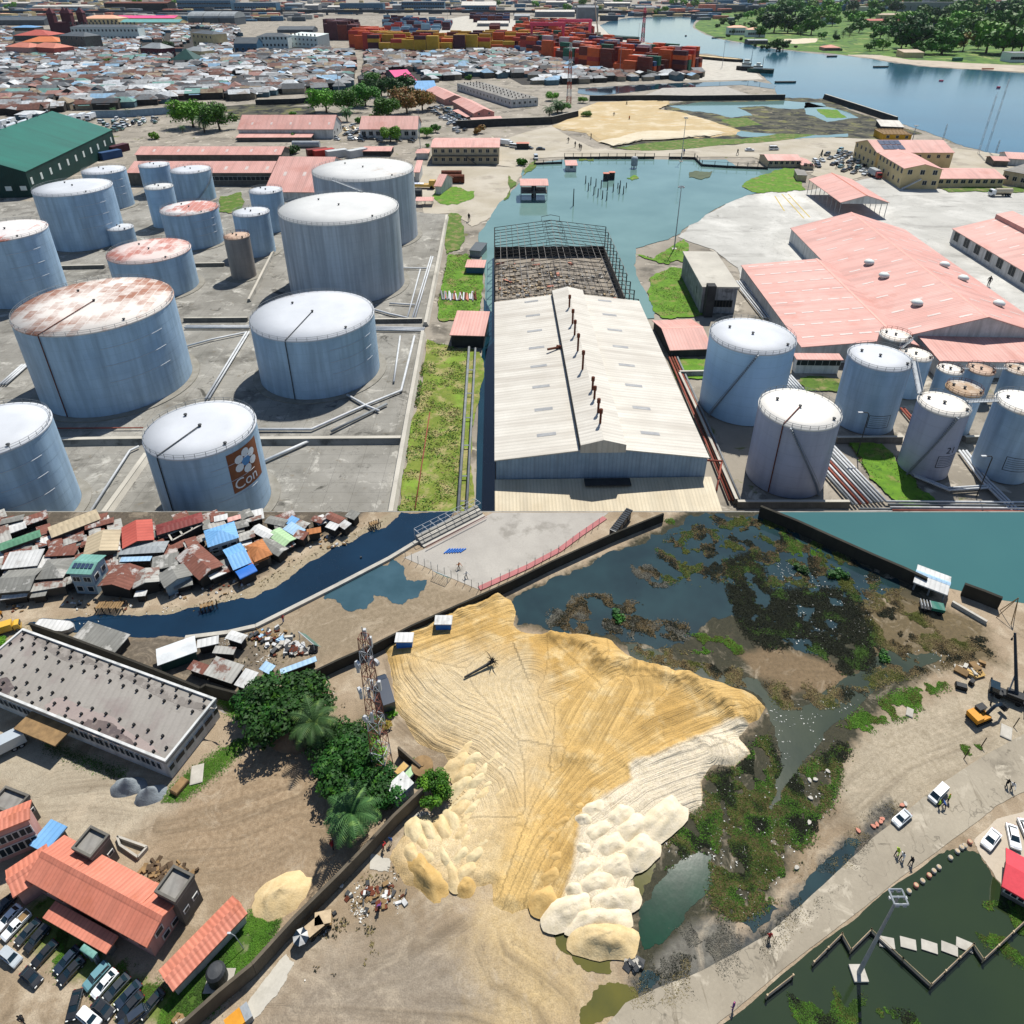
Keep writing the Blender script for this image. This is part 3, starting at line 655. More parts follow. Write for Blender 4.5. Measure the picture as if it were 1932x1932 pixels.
# --- the white warehouse and its burnt-out half
t=B('warehouse','huge white roofed warehouse with raised ridge strip and rusty stacks',wh,(933,869),(933,570),(1207,570),(933,869,958),.13,'blue_wall','white_roof',.35,lights=((.5,),8,4.6,1.3,'old_skylight',(0,1)))
a,d,n,L,W,he,hr=fr(t)
up=Vector((0,0,1));h0=he+.13*W*.4;b=MB()
b.prism([(W*.395,h0-.6),(W*.395,h0+1.5),(W/2,h0+2.9),(W*.605,h0+1.5),(W*.605,h0-.6)],a+d*-.2,n,up,d,L+.3);obj('ridge_monitor',b,[M['white_roof']],t)
b=MB();b.prism([(W*.392,h0-.1),(W*.392,h0+1.46),(W*.394,h0+1.46),(W*.394,h0-.1)],a+d*.2,n,up,d,L-.4);obj('louvre_strip',b,M['black_wall'],t)
b=MB();b.prism([(.4,he-6.5),(.4,he-.25+.05),(W*.395,h0-.28),(W*.395,h0+1.2),(W/2,h0+2.6),(W*.605,h0+1.2),(W*.605,h0-.28),(W-.4,he-.2),(W-.4,he-6.5)],a+d*.25,n,up,d,.2);obj('gable_panel',b,M['blue_wall'],t)
for x,y,z in[(1074,582,7),(1080,613,8),(1084,634,8),(1090,664,9),(1099,699,9.5),(1117.5,739,6.5),(1121,757,6.5),(1128,783,7),(1132,803,7)]:
 p=U(x,y,h0+2.2);b=MB();zt=E(x,y-z*2.3,y)*.0+z*.55
 b.lathe(p-up*.4,[(.75,0),(.75,.3),(.28,.4),(.28,zt),(.45,zt),(.45,zt+1.1),(.1,zt+1.3)],8);obj('roof_stack',b,M['rust'],t)
p=U(1056,655,h0+.3);b=MB();b.tube([p,p+Vector((-3.6,-1.8,.2))],.35,7);b.tube([p+Vector((-.9,.3,.1)),p+Vector((.9,-.3,.1))],.5,7);obj('fallen_stack',b,M['rust'],t)
a2,d2,n2,L2,W2=frame_of((935,943),(935,884),(1330,884),he-7.0)
b=MB();b.prism([(0,he-5.6),(W2*1.0,he-5.6),(W2,he-5.35),(0,he-5.35)],a-d*.1,n,up,(-d*13-up*2.2).normalized(),13.2);obj('awning_roof',b,M['cream_awning'],t)
b=MB();b.prism([(1,0),(W-1,0),(W-1,he-8.2),(1,he-8.2)],a-d*10.6,n,up,d,10.2);obj('front_wall',b,M['white_wall'],t)
for i,(x,ww,m)in enumerate([(.04,4,'window_glass'),(.12,3,'dark'),(.2,5,'window_glass'),(.29,3,'dark'),(.36,5,'window_glass'),(.48,13,'dark'),(.64,5,'dark'),(.74,5,'window_glass'),(.83,5,'window_glass'),(.91,4,'dark')]):
 add_window(t,a-d*10.6+n*(1+(W-2)*x)+up*(0.4 if m=='dark' else 3),n,-d,ww,he-9.6-(0.4 if m=='dark' else 3),m)
b=MB();b.prism([(W2*.41,he-5.3),(W2*.41,he-5.0),(W2*.62,he-5.0),(W2*.62,he-5.3)],a-d*3.2,n,up,d,2.6);obj('porch_roof',b,M['black_wall'],t)
white_wh=(a,d,n,L,W,he,hr)
# burnt-out half: trusses, purlins, low walls and the rubble between them
t=thing('burnt_warehouse','burnt-out warehouse frame of bare dark trusses over a rubble floor',wh,a+d*(L+20)+n*W/2)
L3=(U(935,425,he)-U(933,560,he)).length;o=a+d*(L+1.2);nt_=11
mt('burnt_steel','3f3d3b','2c2a29',.5,.8);mt('bare_steel','8f8b86','6f6b66',.5,.7);mt('soot_floor','8f877b','6f685e',.2,.95,c3='35322f',f3=(.52,.6),sc3=.1)
b=MB();b.prism([(0,.06),(W,.06),(W,.2),(0,.2)],o,n,up,d,L3);obj('floor',b,M['soot_floor'],t)
for i in range(nt_):
 b=MB();p=o+d*L3*i/(nt_-1)
 e0,pk,e1=p+up*he,p+n*W/2+up*hr,p+n*W+up*he
 for q in(0,1.5):
  b.tube([e0-up*q,pk-up*q],.14,4);b.tube([pk-up*q,e1-up*q],.14,4)
 for k in range(12):
  f=k/11;z=he+(hr-he)*(1-abs(2*f-1));b.tube([p+n*W*f+up*z,p+n*W*(f+.04 if f<.95 else f)+up*(z-1.5)],.045,4)
 for v in(0,W):b.tube([p+n*v,p+n*v+up*he],.2,4)
 b.tube([p+n*W*.42+up*(hr-.6),p+n*W*.42+up*(hr+1.6),p+n*W*.5+up*(hr+2.4),p+n*W*.58+up*(hr+1.6),p+n*W*.58+up*(hr-.6)],.12,4)
 obj('truss',b,M['burnt_steel'],t)
for k in range(21):
 f=k/20;z=he+(hr-he)*(1-abs(2*f-1))+.1;r=random.Random(k)
 f0=0 if r.random()<.7 else r.uniform(0,.4);f1=1 if r.random()<.7 else r.uniform(.6,1)
 b=MB();b.tube([o+n*W*f+up*z+d*L3*f0,o+n*W*f+up*(z-r.uniform(0,.3))+d*L3*(f0+f1)/2,o+n*W*f+up*z+d*L3*f1],.09,4);obj('purlin',b,M['bare_steel' if k%3 else 'burnt_steel'],t)
for v in(0,W):
 b=MB();b.prism([(v-.2,0),(v+.2,0),(v+.2,he*.3),(v-.2,he*.3)],o,n,up,d,L3);obj('side_wall',b,M['black_wall' if v==0 else 'grey_wall'],t)
b=MB();b.prism([(0,0),(W,0),(W,he*.35),(0,he*.35)],o+d*L3,n,up,d,.4);obj('end_wall',b,M['black_wall'],t)
mt('rubble_tan','b9a688','94826a',.8,.95);mt('rubble_pink','c08672','a86f5e',.8,.9);mt('rubble_white','bdbbb5','9d9b95',.8,.9)
for mname,cnt,sz in(('rubble_tan',520,(.2,.8)),('rubble_pink',46,(.5,2.4)),('rubble_white',200,(.2,.9))):
 b=MB();r=random.Random(len(mname))
 for k in range(cnt):
  f,g2=r.uniform(.03,.97),r.uniform(.03,.97)
  if mname!='rubble_pink' and((f>.62 and r.random()<.85)or(g2<.42 and r.random()<.8)or g2>.85):continue
  if mname=='rubble_pink' and g2>.55 and r.random()<.7:continue
  p=o+n*W*f+d*L3*g2+up*.25;s1,s2=r.uniform(*sz),r.uniform(*sz)*(.3 if mname=='rubble_pink' else .6)
  Tm=Matrix.Translation(p)@Matrix.Rotation(r.uniform(0,6),4,'Z')@Matrix.Rotation(r.uniform(-.4,.4),4,'X')
  b.box(-s1,s1,-s2,s2,0,r.uniform(.1,.8),0,Tm)
 ob=obj('rubble',b,M[mname]);tag(ob,kind='stuff')
# --- buildings on the apron
t=B('tower_block','soot stained three-storey block with flat grey roof on the grass','building',(1288,474),(1325,541),(1391,534),(1325,541,592),0,'soot_wall','pale_concrete',.5,'flat',th=.6)
a,d,n,L,W,he,hr=fr(t)
b=MB();p=a+d*L+n*W*.1;b.prism([(0,0),(W*.22,0),(W*.22,he+1.5),(0,he+1.5)],p,n,up,d,3.2);obj('stair_tower',b,M['black_wall'],t)
for i in range(3):
 add_window(t,a+d*(L-.5)+n*W*(.45+.17*i)+up*he*.25,n,d,2.2,2.6,'dark','grey_wall')
t=B('open_shed','open-sided pink roofed truck shed on steel posts in the concrete yard','shed',(1525,338),(1586,382),(1675.5,380.5),(1586,382,410),.3,roof='pink_roof',posts=True,gable='white_wall',ridgecap='coral_roof')
mt('pink_ridge','e0a698','d89c8e',.2,.6)
B('warehouse','vast pink warehouse with white dome vents and many pale skylights',wh,(1491,430),(1694,637),(1709,434),(1491,430,455),.3,'white_wall','pink_roof',.5,ridgecap='pink_ridge',lights=((.25,.55,.82),9,4.2,.9,'skylight',(0,1)))
t=[o for o in COL.objects if o.get('label','').startswith('vast pink')][0];a,d,n,L,W,he,hr=fr(t)
for x,y in[(1638,502),(1666,527),(1728,580),(1781,504),(1816,530),(1883,578)]:
 v=[U(x,y,he+3)];p=v[0];f=(p-a).dot(n);z=he+.3*(f if f<W/2 else W-f);b=MB()
 b.lathe(Vector((p.x,p.y,z-.5)),[(1.3,0),(1.3,.9),(1.9,1.0),(1.9,1.7),(1.2,2.3),(.2,2.5)],14);obj('dome_vent',b,M['plain_white'],t,True)
B('warehouse','pink double-pitched warehouse between the black block and the clean blue tank',wh,(1398,500),(1512,655),(1657,621),(1398,500,525),.1,'white_wall','pink_roof',.5,'mono',lights=None)
t=[o for o in COL.objects if o.get('label','').startswith('pink double-pitched')][0];a,d,n,L,W,he,hr=fr(t);h2=he+.1*W;b=MB();b.prism([(W+.02,h2),(W+7,h2-2.2),(W+7,h2-2.45),(W+.02,h2-.25)],a,n,up,d,L);obj('roof',b,M['pink_roof'],t)
b=MB();b.prism([(W-.5,h2+.02),(W,h2+.16),(W+.5,h2-.05)],a,n,up,d,L);obj('ridge_cap',b,M['pink_ridge'],t)
for v in(.14,.34,.54,.74,.9):
 for i in range(8):
  c0=a+d*L*(i+(.3 if int(v*10)%2 else .7))/8+n*W*v+up*(he+.1*W*v+.06);b=MB();b.quad(c0-d*.45-n*2-up*.2,c0+d*.45-n*2-up*.2,c0+d*.45+n*2+up*.2,c0-d*.45+n*2+up*.2);obj('skylight',b,M['skylight'],t)
B('warehouse','low pink roofed hall behind the three small rusty tanks',wh,(1773,681),(2010,685),(2000,641),(1773,681,712),.08,'white_wall','pink_roof',.4,'mono',lights=None)
B('annex','white annex with windows and pink canopy under the double-pitched warehouse','building',(1503,678),(1592,679),(1590,668),(1503,678,706),.05,'white_wall','pink_roof',.6,'mono',win=[('f',6,3,2.4,1.8)])
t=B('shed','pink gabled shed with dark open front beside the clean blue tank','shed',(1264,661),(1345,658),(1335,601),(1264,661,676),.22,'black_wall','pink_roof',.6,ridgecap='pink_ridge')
t=B('warehouse','white walled pink warehouse with stepped roof at the picture edge',wh,(1796,431),(1950,523),(2080,470),(1796,431,457),.28,'white_wall','pink_roof',.5,win=[('f',7,2.2,4,4)],lights=((.35,.7),7,4,.9,'skylight',(0,)))
a,d,n,L,W,he,hr=fr(t)
b=MB();b.prism([(W*.36,he+.1*W),(W*.36,he+.14*W),(W*.5,hr+1.6),(W*.5,hr-.3)],a,n,up,d,L);obj('raised_roof',b,M['pink_roof'],t)
# --- offices beside the yard
sp=B('office_building','two-storey office wing with solar panels on its pink roof','building',(1655,288),(1802,288),(1797,268),(1655,288,322),.28,'cream_wall','pink_roof',.5,win=[('s',5,9,2,2.4),('s',5,3,2,2.4),('f',8,8,2,2)])
a,d,n,L,W,he,hr=fr(sp)
mt('solar_cell','3a4a63','32405a',1,.25,spec=.6,joint=1.5)
for i in range(4):
 for j in range(2):
  b=MB();q=math.sqrt(1+.28**2);p=a+d*(6+3.6*i)+n*W*(.12+.19*j)+up*(he+.28*W*(.12+.19*j)+.15);s2=(n+up*.28)/q
  b.prism([(0,0),(3.3,0),(3.3,.12),(0,.12)],p,d,(up-n*.28)/q,s2,W*.17);obj('solar_panel',b,M['solar_cell'],sp)
t=B('office_building','two-storey beige office with gable windows and outside stair facing the yard','building',(1658,289),(1706,318),(1772,315),(1706,318,356),.25,'cream_wall','pink_roof',.5,win=[('f',7,8.5,2.2,2.6),('f',5,2.5,2,2.4),('e',3,8.5,2.4,2.6),('e',2,2.5,2.4,2.4,.5,1)],ridgecap='pink_ridge')
a,d,n,L,W,he,hr=fr(t)
p0=a+d*L+d*.6+n*W*.05;b=MB();v=n*W*.42+up*he*.5;b.prism([(0,0),(1.6,0),(1.6,.6),(0,.6)],p0,d,up,v.normalized(),v.length);obj('stair',b,M['white_wall'],t)
B('office_building','long single-storey office with pink roof and a lorry parked in front','building',(1769,337),(1899,337),(1884,317),(1771,337,354),.2,'cream_wall','pink_roof',.6,win=[('f',9,2.5,2.6,2)])
B('office_building','low pink roofed office wing beside the pier with faded magenta end','building',(1449,303),(1514,303),(1510,291),(1450,303,316),.2,'beige_wall','pink_roof',.5,win=[('f',6,2,2,2)])
B('office_building','short pink cross wing with stair ramp next to the parked cars','building',(1499,300),(1513,312),(1536,311),(1513,312,320),.3,'beige_wall','pink_roof',.5,win=[('e',2,2,2,2)])
B('store','small flat roofed beige store on the grass beside the truck shed','building',(1504,330),(1524,331),(1550,322),(1506,330,342),0,'beige_wall','grey_flat_roof',.3,'flat',win=[('s',1,1.5,2,2)])
B('store','low red brick store between the office wings','building',(1712,300),(1746,301),(1742,292),(1712,300,312),0,'pink_wall','grey_flat_roof',.2,'flat')
t=B('unfinished_house','yellow and maroon house with bare timber roof frame on the shore','house',(1667,253),(1722,254),(1724,245),(1667,254,267),.05,'yellow_wall','timber',.3,'flat',win=[('f',3,2.2,2,2)])
a,d,n,L,W,he,hr=fr(t)
for i in range(9):
 b=MB();p=a+d*L*i/8;b.tube([p+up*he,p+n*W/2+up*(he+2.4),p+n*W+up*he],.2,4);obj('rafter',b,M['timber'],t)
B('boat_shed','white roofed open boat shed standing against the sea wall','shed',(1662,238),(1707,240),(1694,230),(1665,239,247),.05,'black_wall','white_roof',.6,'mono')
B('house','small pink house by the shore with grey neighbour','house',(1875,303),(1906,304),(1896,296),(1876,303,314),.25,'grey_wall')
B('house','pink roofed house at the picture edge on the shore','house',(1902,299),(1960,302),(1955,291),(1903,299,312),.25,'white_wall')
B('office_building','grey flat roofed house at the picture edge below the shore','building',(1893,321),(1960,333),(1960,314),(1895,321,346),0,'beige_wall','grey_flat_roof',.5,'flat',win=[('f',4,3,2.2,2.4)])
# --- small houses standing in and by the lagoon
def stilt(name,label,A,B_,C,he,roof='pink_roof'):
 t=B(name,label,'hut',A,B_,C,he,.12,roof=roof,posts=True);a,d,n,L,W,he,hr=fr(t)
 b=MB();b.prism([(.7,he*.45),(W-.7,he*.45),(W-.7,he*.5),(.7,he*.5)],a+d*.7,n,up,d,L-1.4);obj('deck',b,M['grey_wall'],t)
 for z in(he*.3,he*.65):
  b=MB();b.tube([a+n*.7+d*.7+up*z,a+n*.7+d*(L-.7)+up*z],.1,4);obj('rail',b,M['dark_steel'],t)
 b=MB();b.prism([(W*.4,.1),(W*.6,.1),(W*.6,he*.9),(W*.4,he*.9)],a+d*L*.42,n,up,d,L*.16);obj('core_wall',b,M['black_wall'],t)
stilt('pump_platform','open two-level pump platform with pink roof standing in the lagoon',(981,350),(1035,350),(1032,337),(981,350,379))
B('hut','white hut with pink roof flooded at the edge of the lagoon','hut',(1067,312),(1090,312),(1089,305),(1068,312,324),.1,'white_wall',kind='mono',win=[('f',1,2,1.6,1.6)])
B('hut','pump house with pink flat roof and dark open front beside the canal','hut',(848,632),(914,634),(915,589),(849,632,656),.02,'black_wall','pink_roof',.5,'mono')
B('hut','small flooded hut with pink roof and blue wall beside the burnt frame','hut',(877,504),(914,505),(914,492),(879,504,517),.05,'office_blue','pink_roof',.5,'mono')
B('hut','grey metal cabin on the bank behind the burnt frame','hut',(885,472),(907,474),(907,459),(886,472,484),.05,'grey_metal','slate_roof',.2,'mono')
# ================================================================ labels given at the end: one line per look, told apart by order
PEND=[]
def pend(o,desc,px,cat=None,group=None):
 tag(o,None,cat,group);PEND.append((o,desc,px));return o
_ORD='first second third fourth fifth sixth seventh eighth ninth tenth eleventh twelfth thirteenth fourteenth fifteenth sixteenth seventeenth eighteenth nineteenth'.split()
_TENS={2:'twenty',3:'thirty',4:'forty',5:'fifty',6:'sixty'}
def ordinal(k):
 if k<=19:return _ORD[k-1]
 t,u=divmod(k,10)
 return _TENS[t][:-1]+'ieth' if u==0 else _TENS[t]+'-'+_ORD[u-1]
def inside(x,y,poly):
 c=False;n=len(poly)
 for i in range(n):
  x1,y1=poly[i];x2,y2=poly[i-1]
  if(y1>y)!=(y2>y)and x<(x2-x1)*(y-y1)/(y2-y1)+x1:c=not c
 return c
# ================================================================ plants
def leaf_mat(name,c1,c2,c3=None):
 s=NT(name);oi=s.n('ObjectInfo')
 col=s.mix(s.ramp(s.noise('pos',.35,3,.6),.35,.65),lin(c1),lin(c2))
 if c3:col=s.mix(s.ramp(s.noise('pos',.9,2,.6),.56,.66),col,lin(c3))
 hs=s.n('HueSaturation');s.l(col,hs.inputs['Color']);s.l(s.ramp(oi.outputs['Random'],0,1,.75,1.3),hs.inputs['Value']);s.l(s.ramp(oi.outputs['Random'],0,1,.485,.51),hs.inputs['Hue'])
 s.b.inputs['Subsurface Weight'].default_value=0
 return s.out(hs.outputs[0],.6,spec=.2)
LM={'green':leaf_mat('leaf_green','3a6e18','2a5612','588a20'),'dark':leaf_mat('leaf_dark','214c18','183a12','386618'),'bright':leaf_mat('leaf_bright','56881a','407016','74a028'),'orange':leaf_mat('leaf_orange','9a6a34','5c6a28','b07a44'),'palm':leaf_mat('leaf_palm','3f6234','2d4c28','5f7d3f'),'yellow':leaf_mat('leaf_yellow','8a7a22','6a6a20','a08a2c')}
mt('bark','5c4c3c','453829',.8,.95)
def crown_mb(seed,clumps,leaves,spread=(1,1,.62),leaf=.06,r0=(.22,.42)):
 r=random.Random(seed);b=MB();cl=[]
 for k in range(clumps):
  a=r.uniform(0,2*PI);q=math.sqrt(r.random())*.66;z=r.uniform(-.4,.75)*(1-q*.5)
  cl.append((Vector((math.cos(a)*q*spread[0],math.sin(a)*q*spread[1],z*spread[2])),r.uniform(*r0)))
 for i in range(leaves):
  c,R=cl[r.randrange(clumps)]
  d=Vector((r.gauss(0,1),r.gauss(0,1),r.gauss(.15,.9))).normalized()
  p=c+d*R*(r.random()**.35)*r.uniform(.85,1.08);p.z=c.z+(p.z-c.z)*.8
  nn=(d+Vector((r.gauss(0,.5),r.gauss(0,.5),r.gauss(.3,.5)))).normalized()
  t=nn.cross(Vector((r.gauss(0,1),r.gauss(0,1),r.gauss(0,1)))).normalized();q=nn.cross(t);s=leaf*r.uniform(.6,1.35)
  b.quad(p-t*s,p-q*s*.6,p+t*s,p+q*s*.6)
 return b
def trunk_mb(seed,h,r0,limbs=5,reach=.5):
 r=random.Random(seed);b=MB();top=Vector((r.uniform(-.05,.05),r.uniform(-.05,.05),h))
 b.tube([(0,0,0),(top.x*.4,top.y*.4,h*.5),top],r0,7,r2=r0*.6)
 for k in range(limbs):
  a=2*PI*k/limbs+r.uniform(-.3,.3);q=reach*r.uniform(.6,1);z0=h*r.uniform(.65,.98)
  b.tube([(top.x*z0/h,top.y*z0/h,z0),(math.cos(a)*q*.5,math.sin(a)*q*.5,z0+.18),(math.cos(a)*q,math.sin(a)*q,z0+.42*r.uniform(.7,1.2))],r0*.45,5,r2=r0*.12)
 return b
TREES={}
def tree_proto(key,seed,clumps,leaves,leaf,mat,name='tree',th=.34,cz=.66,spread=(1,1,.62)):
 t=thing(name,None,'tree',(0,0,0));
 obj('trunk',trunk_mb(seed,th,.055),M['bark'],t)
 b=crown_mb(seed,clumps,leaves,spread,leaf);b.v=[(x,y,z+cz)for x,y,z in b.v];obj('crown',b,LM[mat],t)
 TREES[key]=[t,False];return t
def palm_proto(key,seed,fronds=30,seg=9):
 r=random.Random(seed);t=thing('palm_tree',None,'palm tree');b=MB()
 b.tube([(0,0,0),(.02,.01,.5),(.0,.03,1.0)],.07,7,r2=.05);obj('trunk',b,M['bark'],t);b=MB()
 for k in range(fronds):
  a=2.4*k;e=1.15-1.5*k/fronds+r.uniform(-.1,.1);L=r.uniform(.75,1.0);d=Vector((math.cos(a),math.sin(a),0));s=Vector((-d.y,d.x,0))
  p=Vector((0,.03,1.0));pts=[p.copy()]
  for i in range(seg):
   ang=e-(1.5+.5*(k/fronds))*((i+1)/seg)**1.4;p=p+(d*math.cos(ang)+Vector((0,0,math.sin(ang))))*L/seg;pts.append(p.copy())
  for i in range(seg):
   q0,q1=pts[i],pts[i+1];m=(q0+q1)/2;w=.17*math.sin(PI*min(1,(i+1.2)/(seg+1)))+.03;ax=(q1-q0).normalized()
   for sg in(-1,1):
    for h_ in(0,.5):
     u=q0.lerp(q1,h_);tip=u+s*sg*w+ax*w*.7-Vector((0,0,w*.45));b.poly([u,u+ax*.045,tip]if sg>0 else[u+ax*.045,u,tip])
  b.tube(pts,.010,3)
 obj('crown',b,LM['palm'],t);TREES[key]=[t,False]
for i in range(3):tree_proto('far%d'%i,50+i,12+i,800,.11,('green','bright','green')[i],spread=(1,1,.6))
for i in range(2):tree_proto('fard%d'%i,60+i,12,800,.11,('dark','green')[i])
for i in range(2):tree_proto('mid%d'%i,70+i,22,5200,.055,'green')
tree_proto('midb',73,22,5200,.05,'bright');tree_proto('midd',74,22,5200,.055,'dark');tree_proto('orange',75,20,4200,.05,'orange');tree_proto('yellow',76,10,600,.1,'yellow',spread=(1,1,.75))
palm_proto('palm',5);palm_proto('palm2',8,22,6)
SHRUB={}
def shrub_proto(key,seed,mat,leaves=500):
 o=obj('shrub',crown_mb(seed,8,leaves,(1,1,.5),.12),LM[mat]);tag(o,None,'shrub');o.location.z=-100;SHRUB[key]=[o,False]
for i,m in enumerate(('green','bright','dark','orange')):shrub_proto(m,90+i,m)
def tree(key,x,y,wpx,desc,hf=None,group='trees',z=0):
 'foot at x, y; crown as wide as wpx in the view'
 p=U(x,y,0);w=wpx/PXM(x,y);s=w/2
 pr=TREES[key];sc=(s,s,s*(hf or 1.0))
 rz=RN.uniform(0,6.28)
 if not pr[1]:o=pr[0];pr[1]=True;o.location=p;o.scale=sc;o.rotation_euler.z=rz
 else:o=dup(pr[0],p,rz,sc)
 return pend(o,desc,(x,y),None,group)
def shrub(key,x,y,wpx,desc,hf=1.0,group='shrubs'):
 p=U(x,y,0);s=wpx/PXM(x,y)/2;pr=SHRUB[key];p.z+=s*.3*hf
 if not pr[1]:o=pr[0];pr[1]=True
 else:o=pr[0].copy();COL.objects.link(o)
 o.location=p;o.scale=(s,s,s*hf);o.rotation_euler.z=RN.uniform(0,6.28)
 return pend(o,desc,(x,y),None,group)
# --- trees of the depot and the middle ground
for k,x,y,w_,dsc in[('midb',365,240,70,'spreading bright tree behind the pink depot roofs'),('mid0',415,245,62,'dense green tree behind the pink depot roofs'),('palm',386,250,36,'palm standing before the trees behind the pink depot roofs'),
('midb',616,212,60,'broad green tree beside the dark canal wall'),('mid0',660,212,52,'green tree beside the dark canal wall'),('palm',655,229,30,'palm in front of the white-gabled warehouse'),('mid1',690,200,52,'tall green tree in the middle of the grove'),('midd',720,182,44,'dark green tree at the back of the grove'),
('midd',758,190,58,'widest dark tree of the grove beside the magenta roof'),('orange',768,214,60,'tree with orange-brown leaves'),('orange',797,208,50,'second tree with orange-brown leaves beside the pink house'),('mid1',731,225,54,'large dark green tree above the parked cars'),('mid0',700,170,40,'yellow-green tree top at the back of the grove'),
('midb',737,268,42,'round bright tree in front of the white depot hall'),('midb',805,258,26,'small bright tree beside the light mast'),('mid1',822,250,20,'small dark tree beside the car park lane'),('midd',318,96,22,'lone dark tree among the shanty roofs'),('midb',202,122,16,'small light green tree among the shanty roofs')]:
 tree(k,x,y,w_*1.25,dsc,group='trees of the depot')
for x,y,w_,dsc in[(242,220,22,'ragged palm beside the walled car lot'),(318,212,20,'thin palm beside the walled car lot'),(215,214,16,'low palm beside the walled car lot'),(345,250,20,'small palm at the green roofed hut')]:
 tree('palm2',x,y,w_,dsc,group='palms')
for k,x,y,w_,dsc in[('palm',1052,214,44,'palm before the telecom mast by the sand'),('palm',1036,220,34,'low palm at the wall by the sand'),('mid1',1060,212,40,'dark tree at the foot of the telecom mast'),('midb',1042,190,34,'light green tree behind the palms by the sand'),('midb',1106,222,26,'bright small tree by the sand'),('midb',1100,194,24,'bright low tree at the edge of the sand spread')]:
 tree(k,x,y,w_,dsc,.8,group='trees by the sand')
for k,x,y,w_,dsc in[('bright',290,262,30,'bright shrub beside the green roofed hut'),('green',680,232,30,'shrub under the grove trees'),('bright',710,228,34,'bright shrub under the grove trees'),('green',510,262,24,'shrub in front of the low pink lean-to'),('green',555,263,32,'larger shrub in front of the low pink lean-to'),
('green',986,312,36,'round dark shrub at the corner of the lagoon'),('orange',905,252,36,'brown dry bush below the long wall'),('green',806,277,16,'shrub beside the beige office'),('bright',565,262,14,'tiny bright shrub beside the horizontal silver tank'),('green',886,150,24,'shrub at the corner of the shanty lane'),('dark',560,290,40,'dry brush between the red containers'),('bright',552,218,18,'tuft beside the mud canal')]:
 shrub(k,x,y,w_,dsc,group='shrubs of the depot')
# --- the far bank: each tree its own
rb=random.Random(4)
bank=[(1460,62,40),(1480,58,34),(1505,63,38),(1530,66,36),(1475,42,34),(1520,40,30),(1500,30,34),(1545,45,26),(1432,70,22),(1420,58,20),(1440,50,22),(1465,96,26),(1477,95,22),(1550,74,16),(1577,78,14),(1660,73,30),(1665,95,22),(1650,92,18),(1640,96,16),(1648,75,16),
(1724,100,64),(1700,92,40),(1745,92,40),(1680,62,32),(1620,62,24),(1605,66,22),(1775,102,46),(1790,96,40),(1860,100,60),(1890,104,60),(1925,102,56),(1910,70,60),(1870,68,50),(1840,72,46),(1810,60,40),(1770,58,34),(1730,58,34),(1700,48,28),(1640,40,26),(1600,40,24),(1570,50,24),(1745,36,30),(1790,36,30),(1830,40,40),(1880,42,40),(1920,44,44),(1860,28,30),(1905,24,30),(1690,26,26),(1650,24,24),(1610,22,22),(1560,26,24),(1530,22,22),(1590,16,18),(1720,20,20),(1780,18,24),(1830,20,26),(1940,26,34),(1955,80,50),(1960,104,50),(1393,40,16),(1410,36,16),(1380,52,14),(1365,46,14),(1430,34,20),(1455,28,22),(1480,18,18),(1440,12,16),(1415,10,14)]
for i,(x,y,w_)in enumerate(bank):
 k='fard%d'%(i%2)if rb.random()<.45 else 'far%d'%(i%3);y2=y
 zone='at the water edge of the far bank' if y>85 else 'in the middle belt of the far bank' if y>45 else 'at the back of the far bank'
 tree(k,x,y2,w_*1.45,('dark' if 'fard' in k else 'green')+' tree '+zone,1.0,'trees of the far bank')
tree('yellow',1816,97,46,'golden yellow-leaved tree among the green trees of the far bank',1.1,'trees of the far bank')
for x,y,w_ in[(1590,72,14),(1602,70,14),(1575,70,12),(1510,68,14),(1675,76,12),(1880,55,18),(1850,52,16),(1395,58,12),(1404,54,12),(1412,64,12),(1383,66,12)]:
 tree('palm2',x,y,w_,'palm among the far bank trees',1.5,'palms of the far bank')
for x,y,w_ in[(1450,92,20),(1468,95,16),(1440,92,18),(1423,88,14),(1400,76,16),(1374,70,14),(1585,96,12),(1500,90,12),(1355,52,18),(1362,46,14)]:
 shrub('dark',x,y,w_*.8,'dark shrub along the water edge of the far bank',1.2,'shrubs of the far bank')
for i in range(95):
 x,y=rb.uniform(1420,1990),rb.uniform(14,74)if i%3 else rb.uniform(76,104)
 if inside(x,y,[(1470,66),(1640,66),(1720,84),(1700,108),(1560,100),(1470,94)])or not inside(x,y,[(1960,106),(1760,108),(1680,96),(1620,76),(1460,70),(1440,60),(1420,40),(1440,14),(1990,10)]):continue
 k='fard%d'%(i%2)if rb.random()<.5 else 'far%d'%(i%3);tree(k,x,y,rb.uniform(22,44)*(1 if y<60 else 1.2),('dark' if 'fard' in k else 'green')+' tree '+('at the water edge of the far bank' if y>85 else 'in the middle belt of the far bank' if y>45 else 'at the back of the far bank'),1.0,'trees of the far bank')
for x,y,w_ in[(260,10,22),(25,16,18),(12,17,12),(330,8,14),(1010,14,18),(940,12,16),(1165,10,22),(1130,24,18),(1240,30,20),(1255,24,18),(1070,22,22),(1290,12,20),(1310,14,22),(1270,10,20),(1335,12,18),(1100,12,24)]:
 tree('far1',x,y,w_,'distant tree of the city skyline',1,'distant city trees')
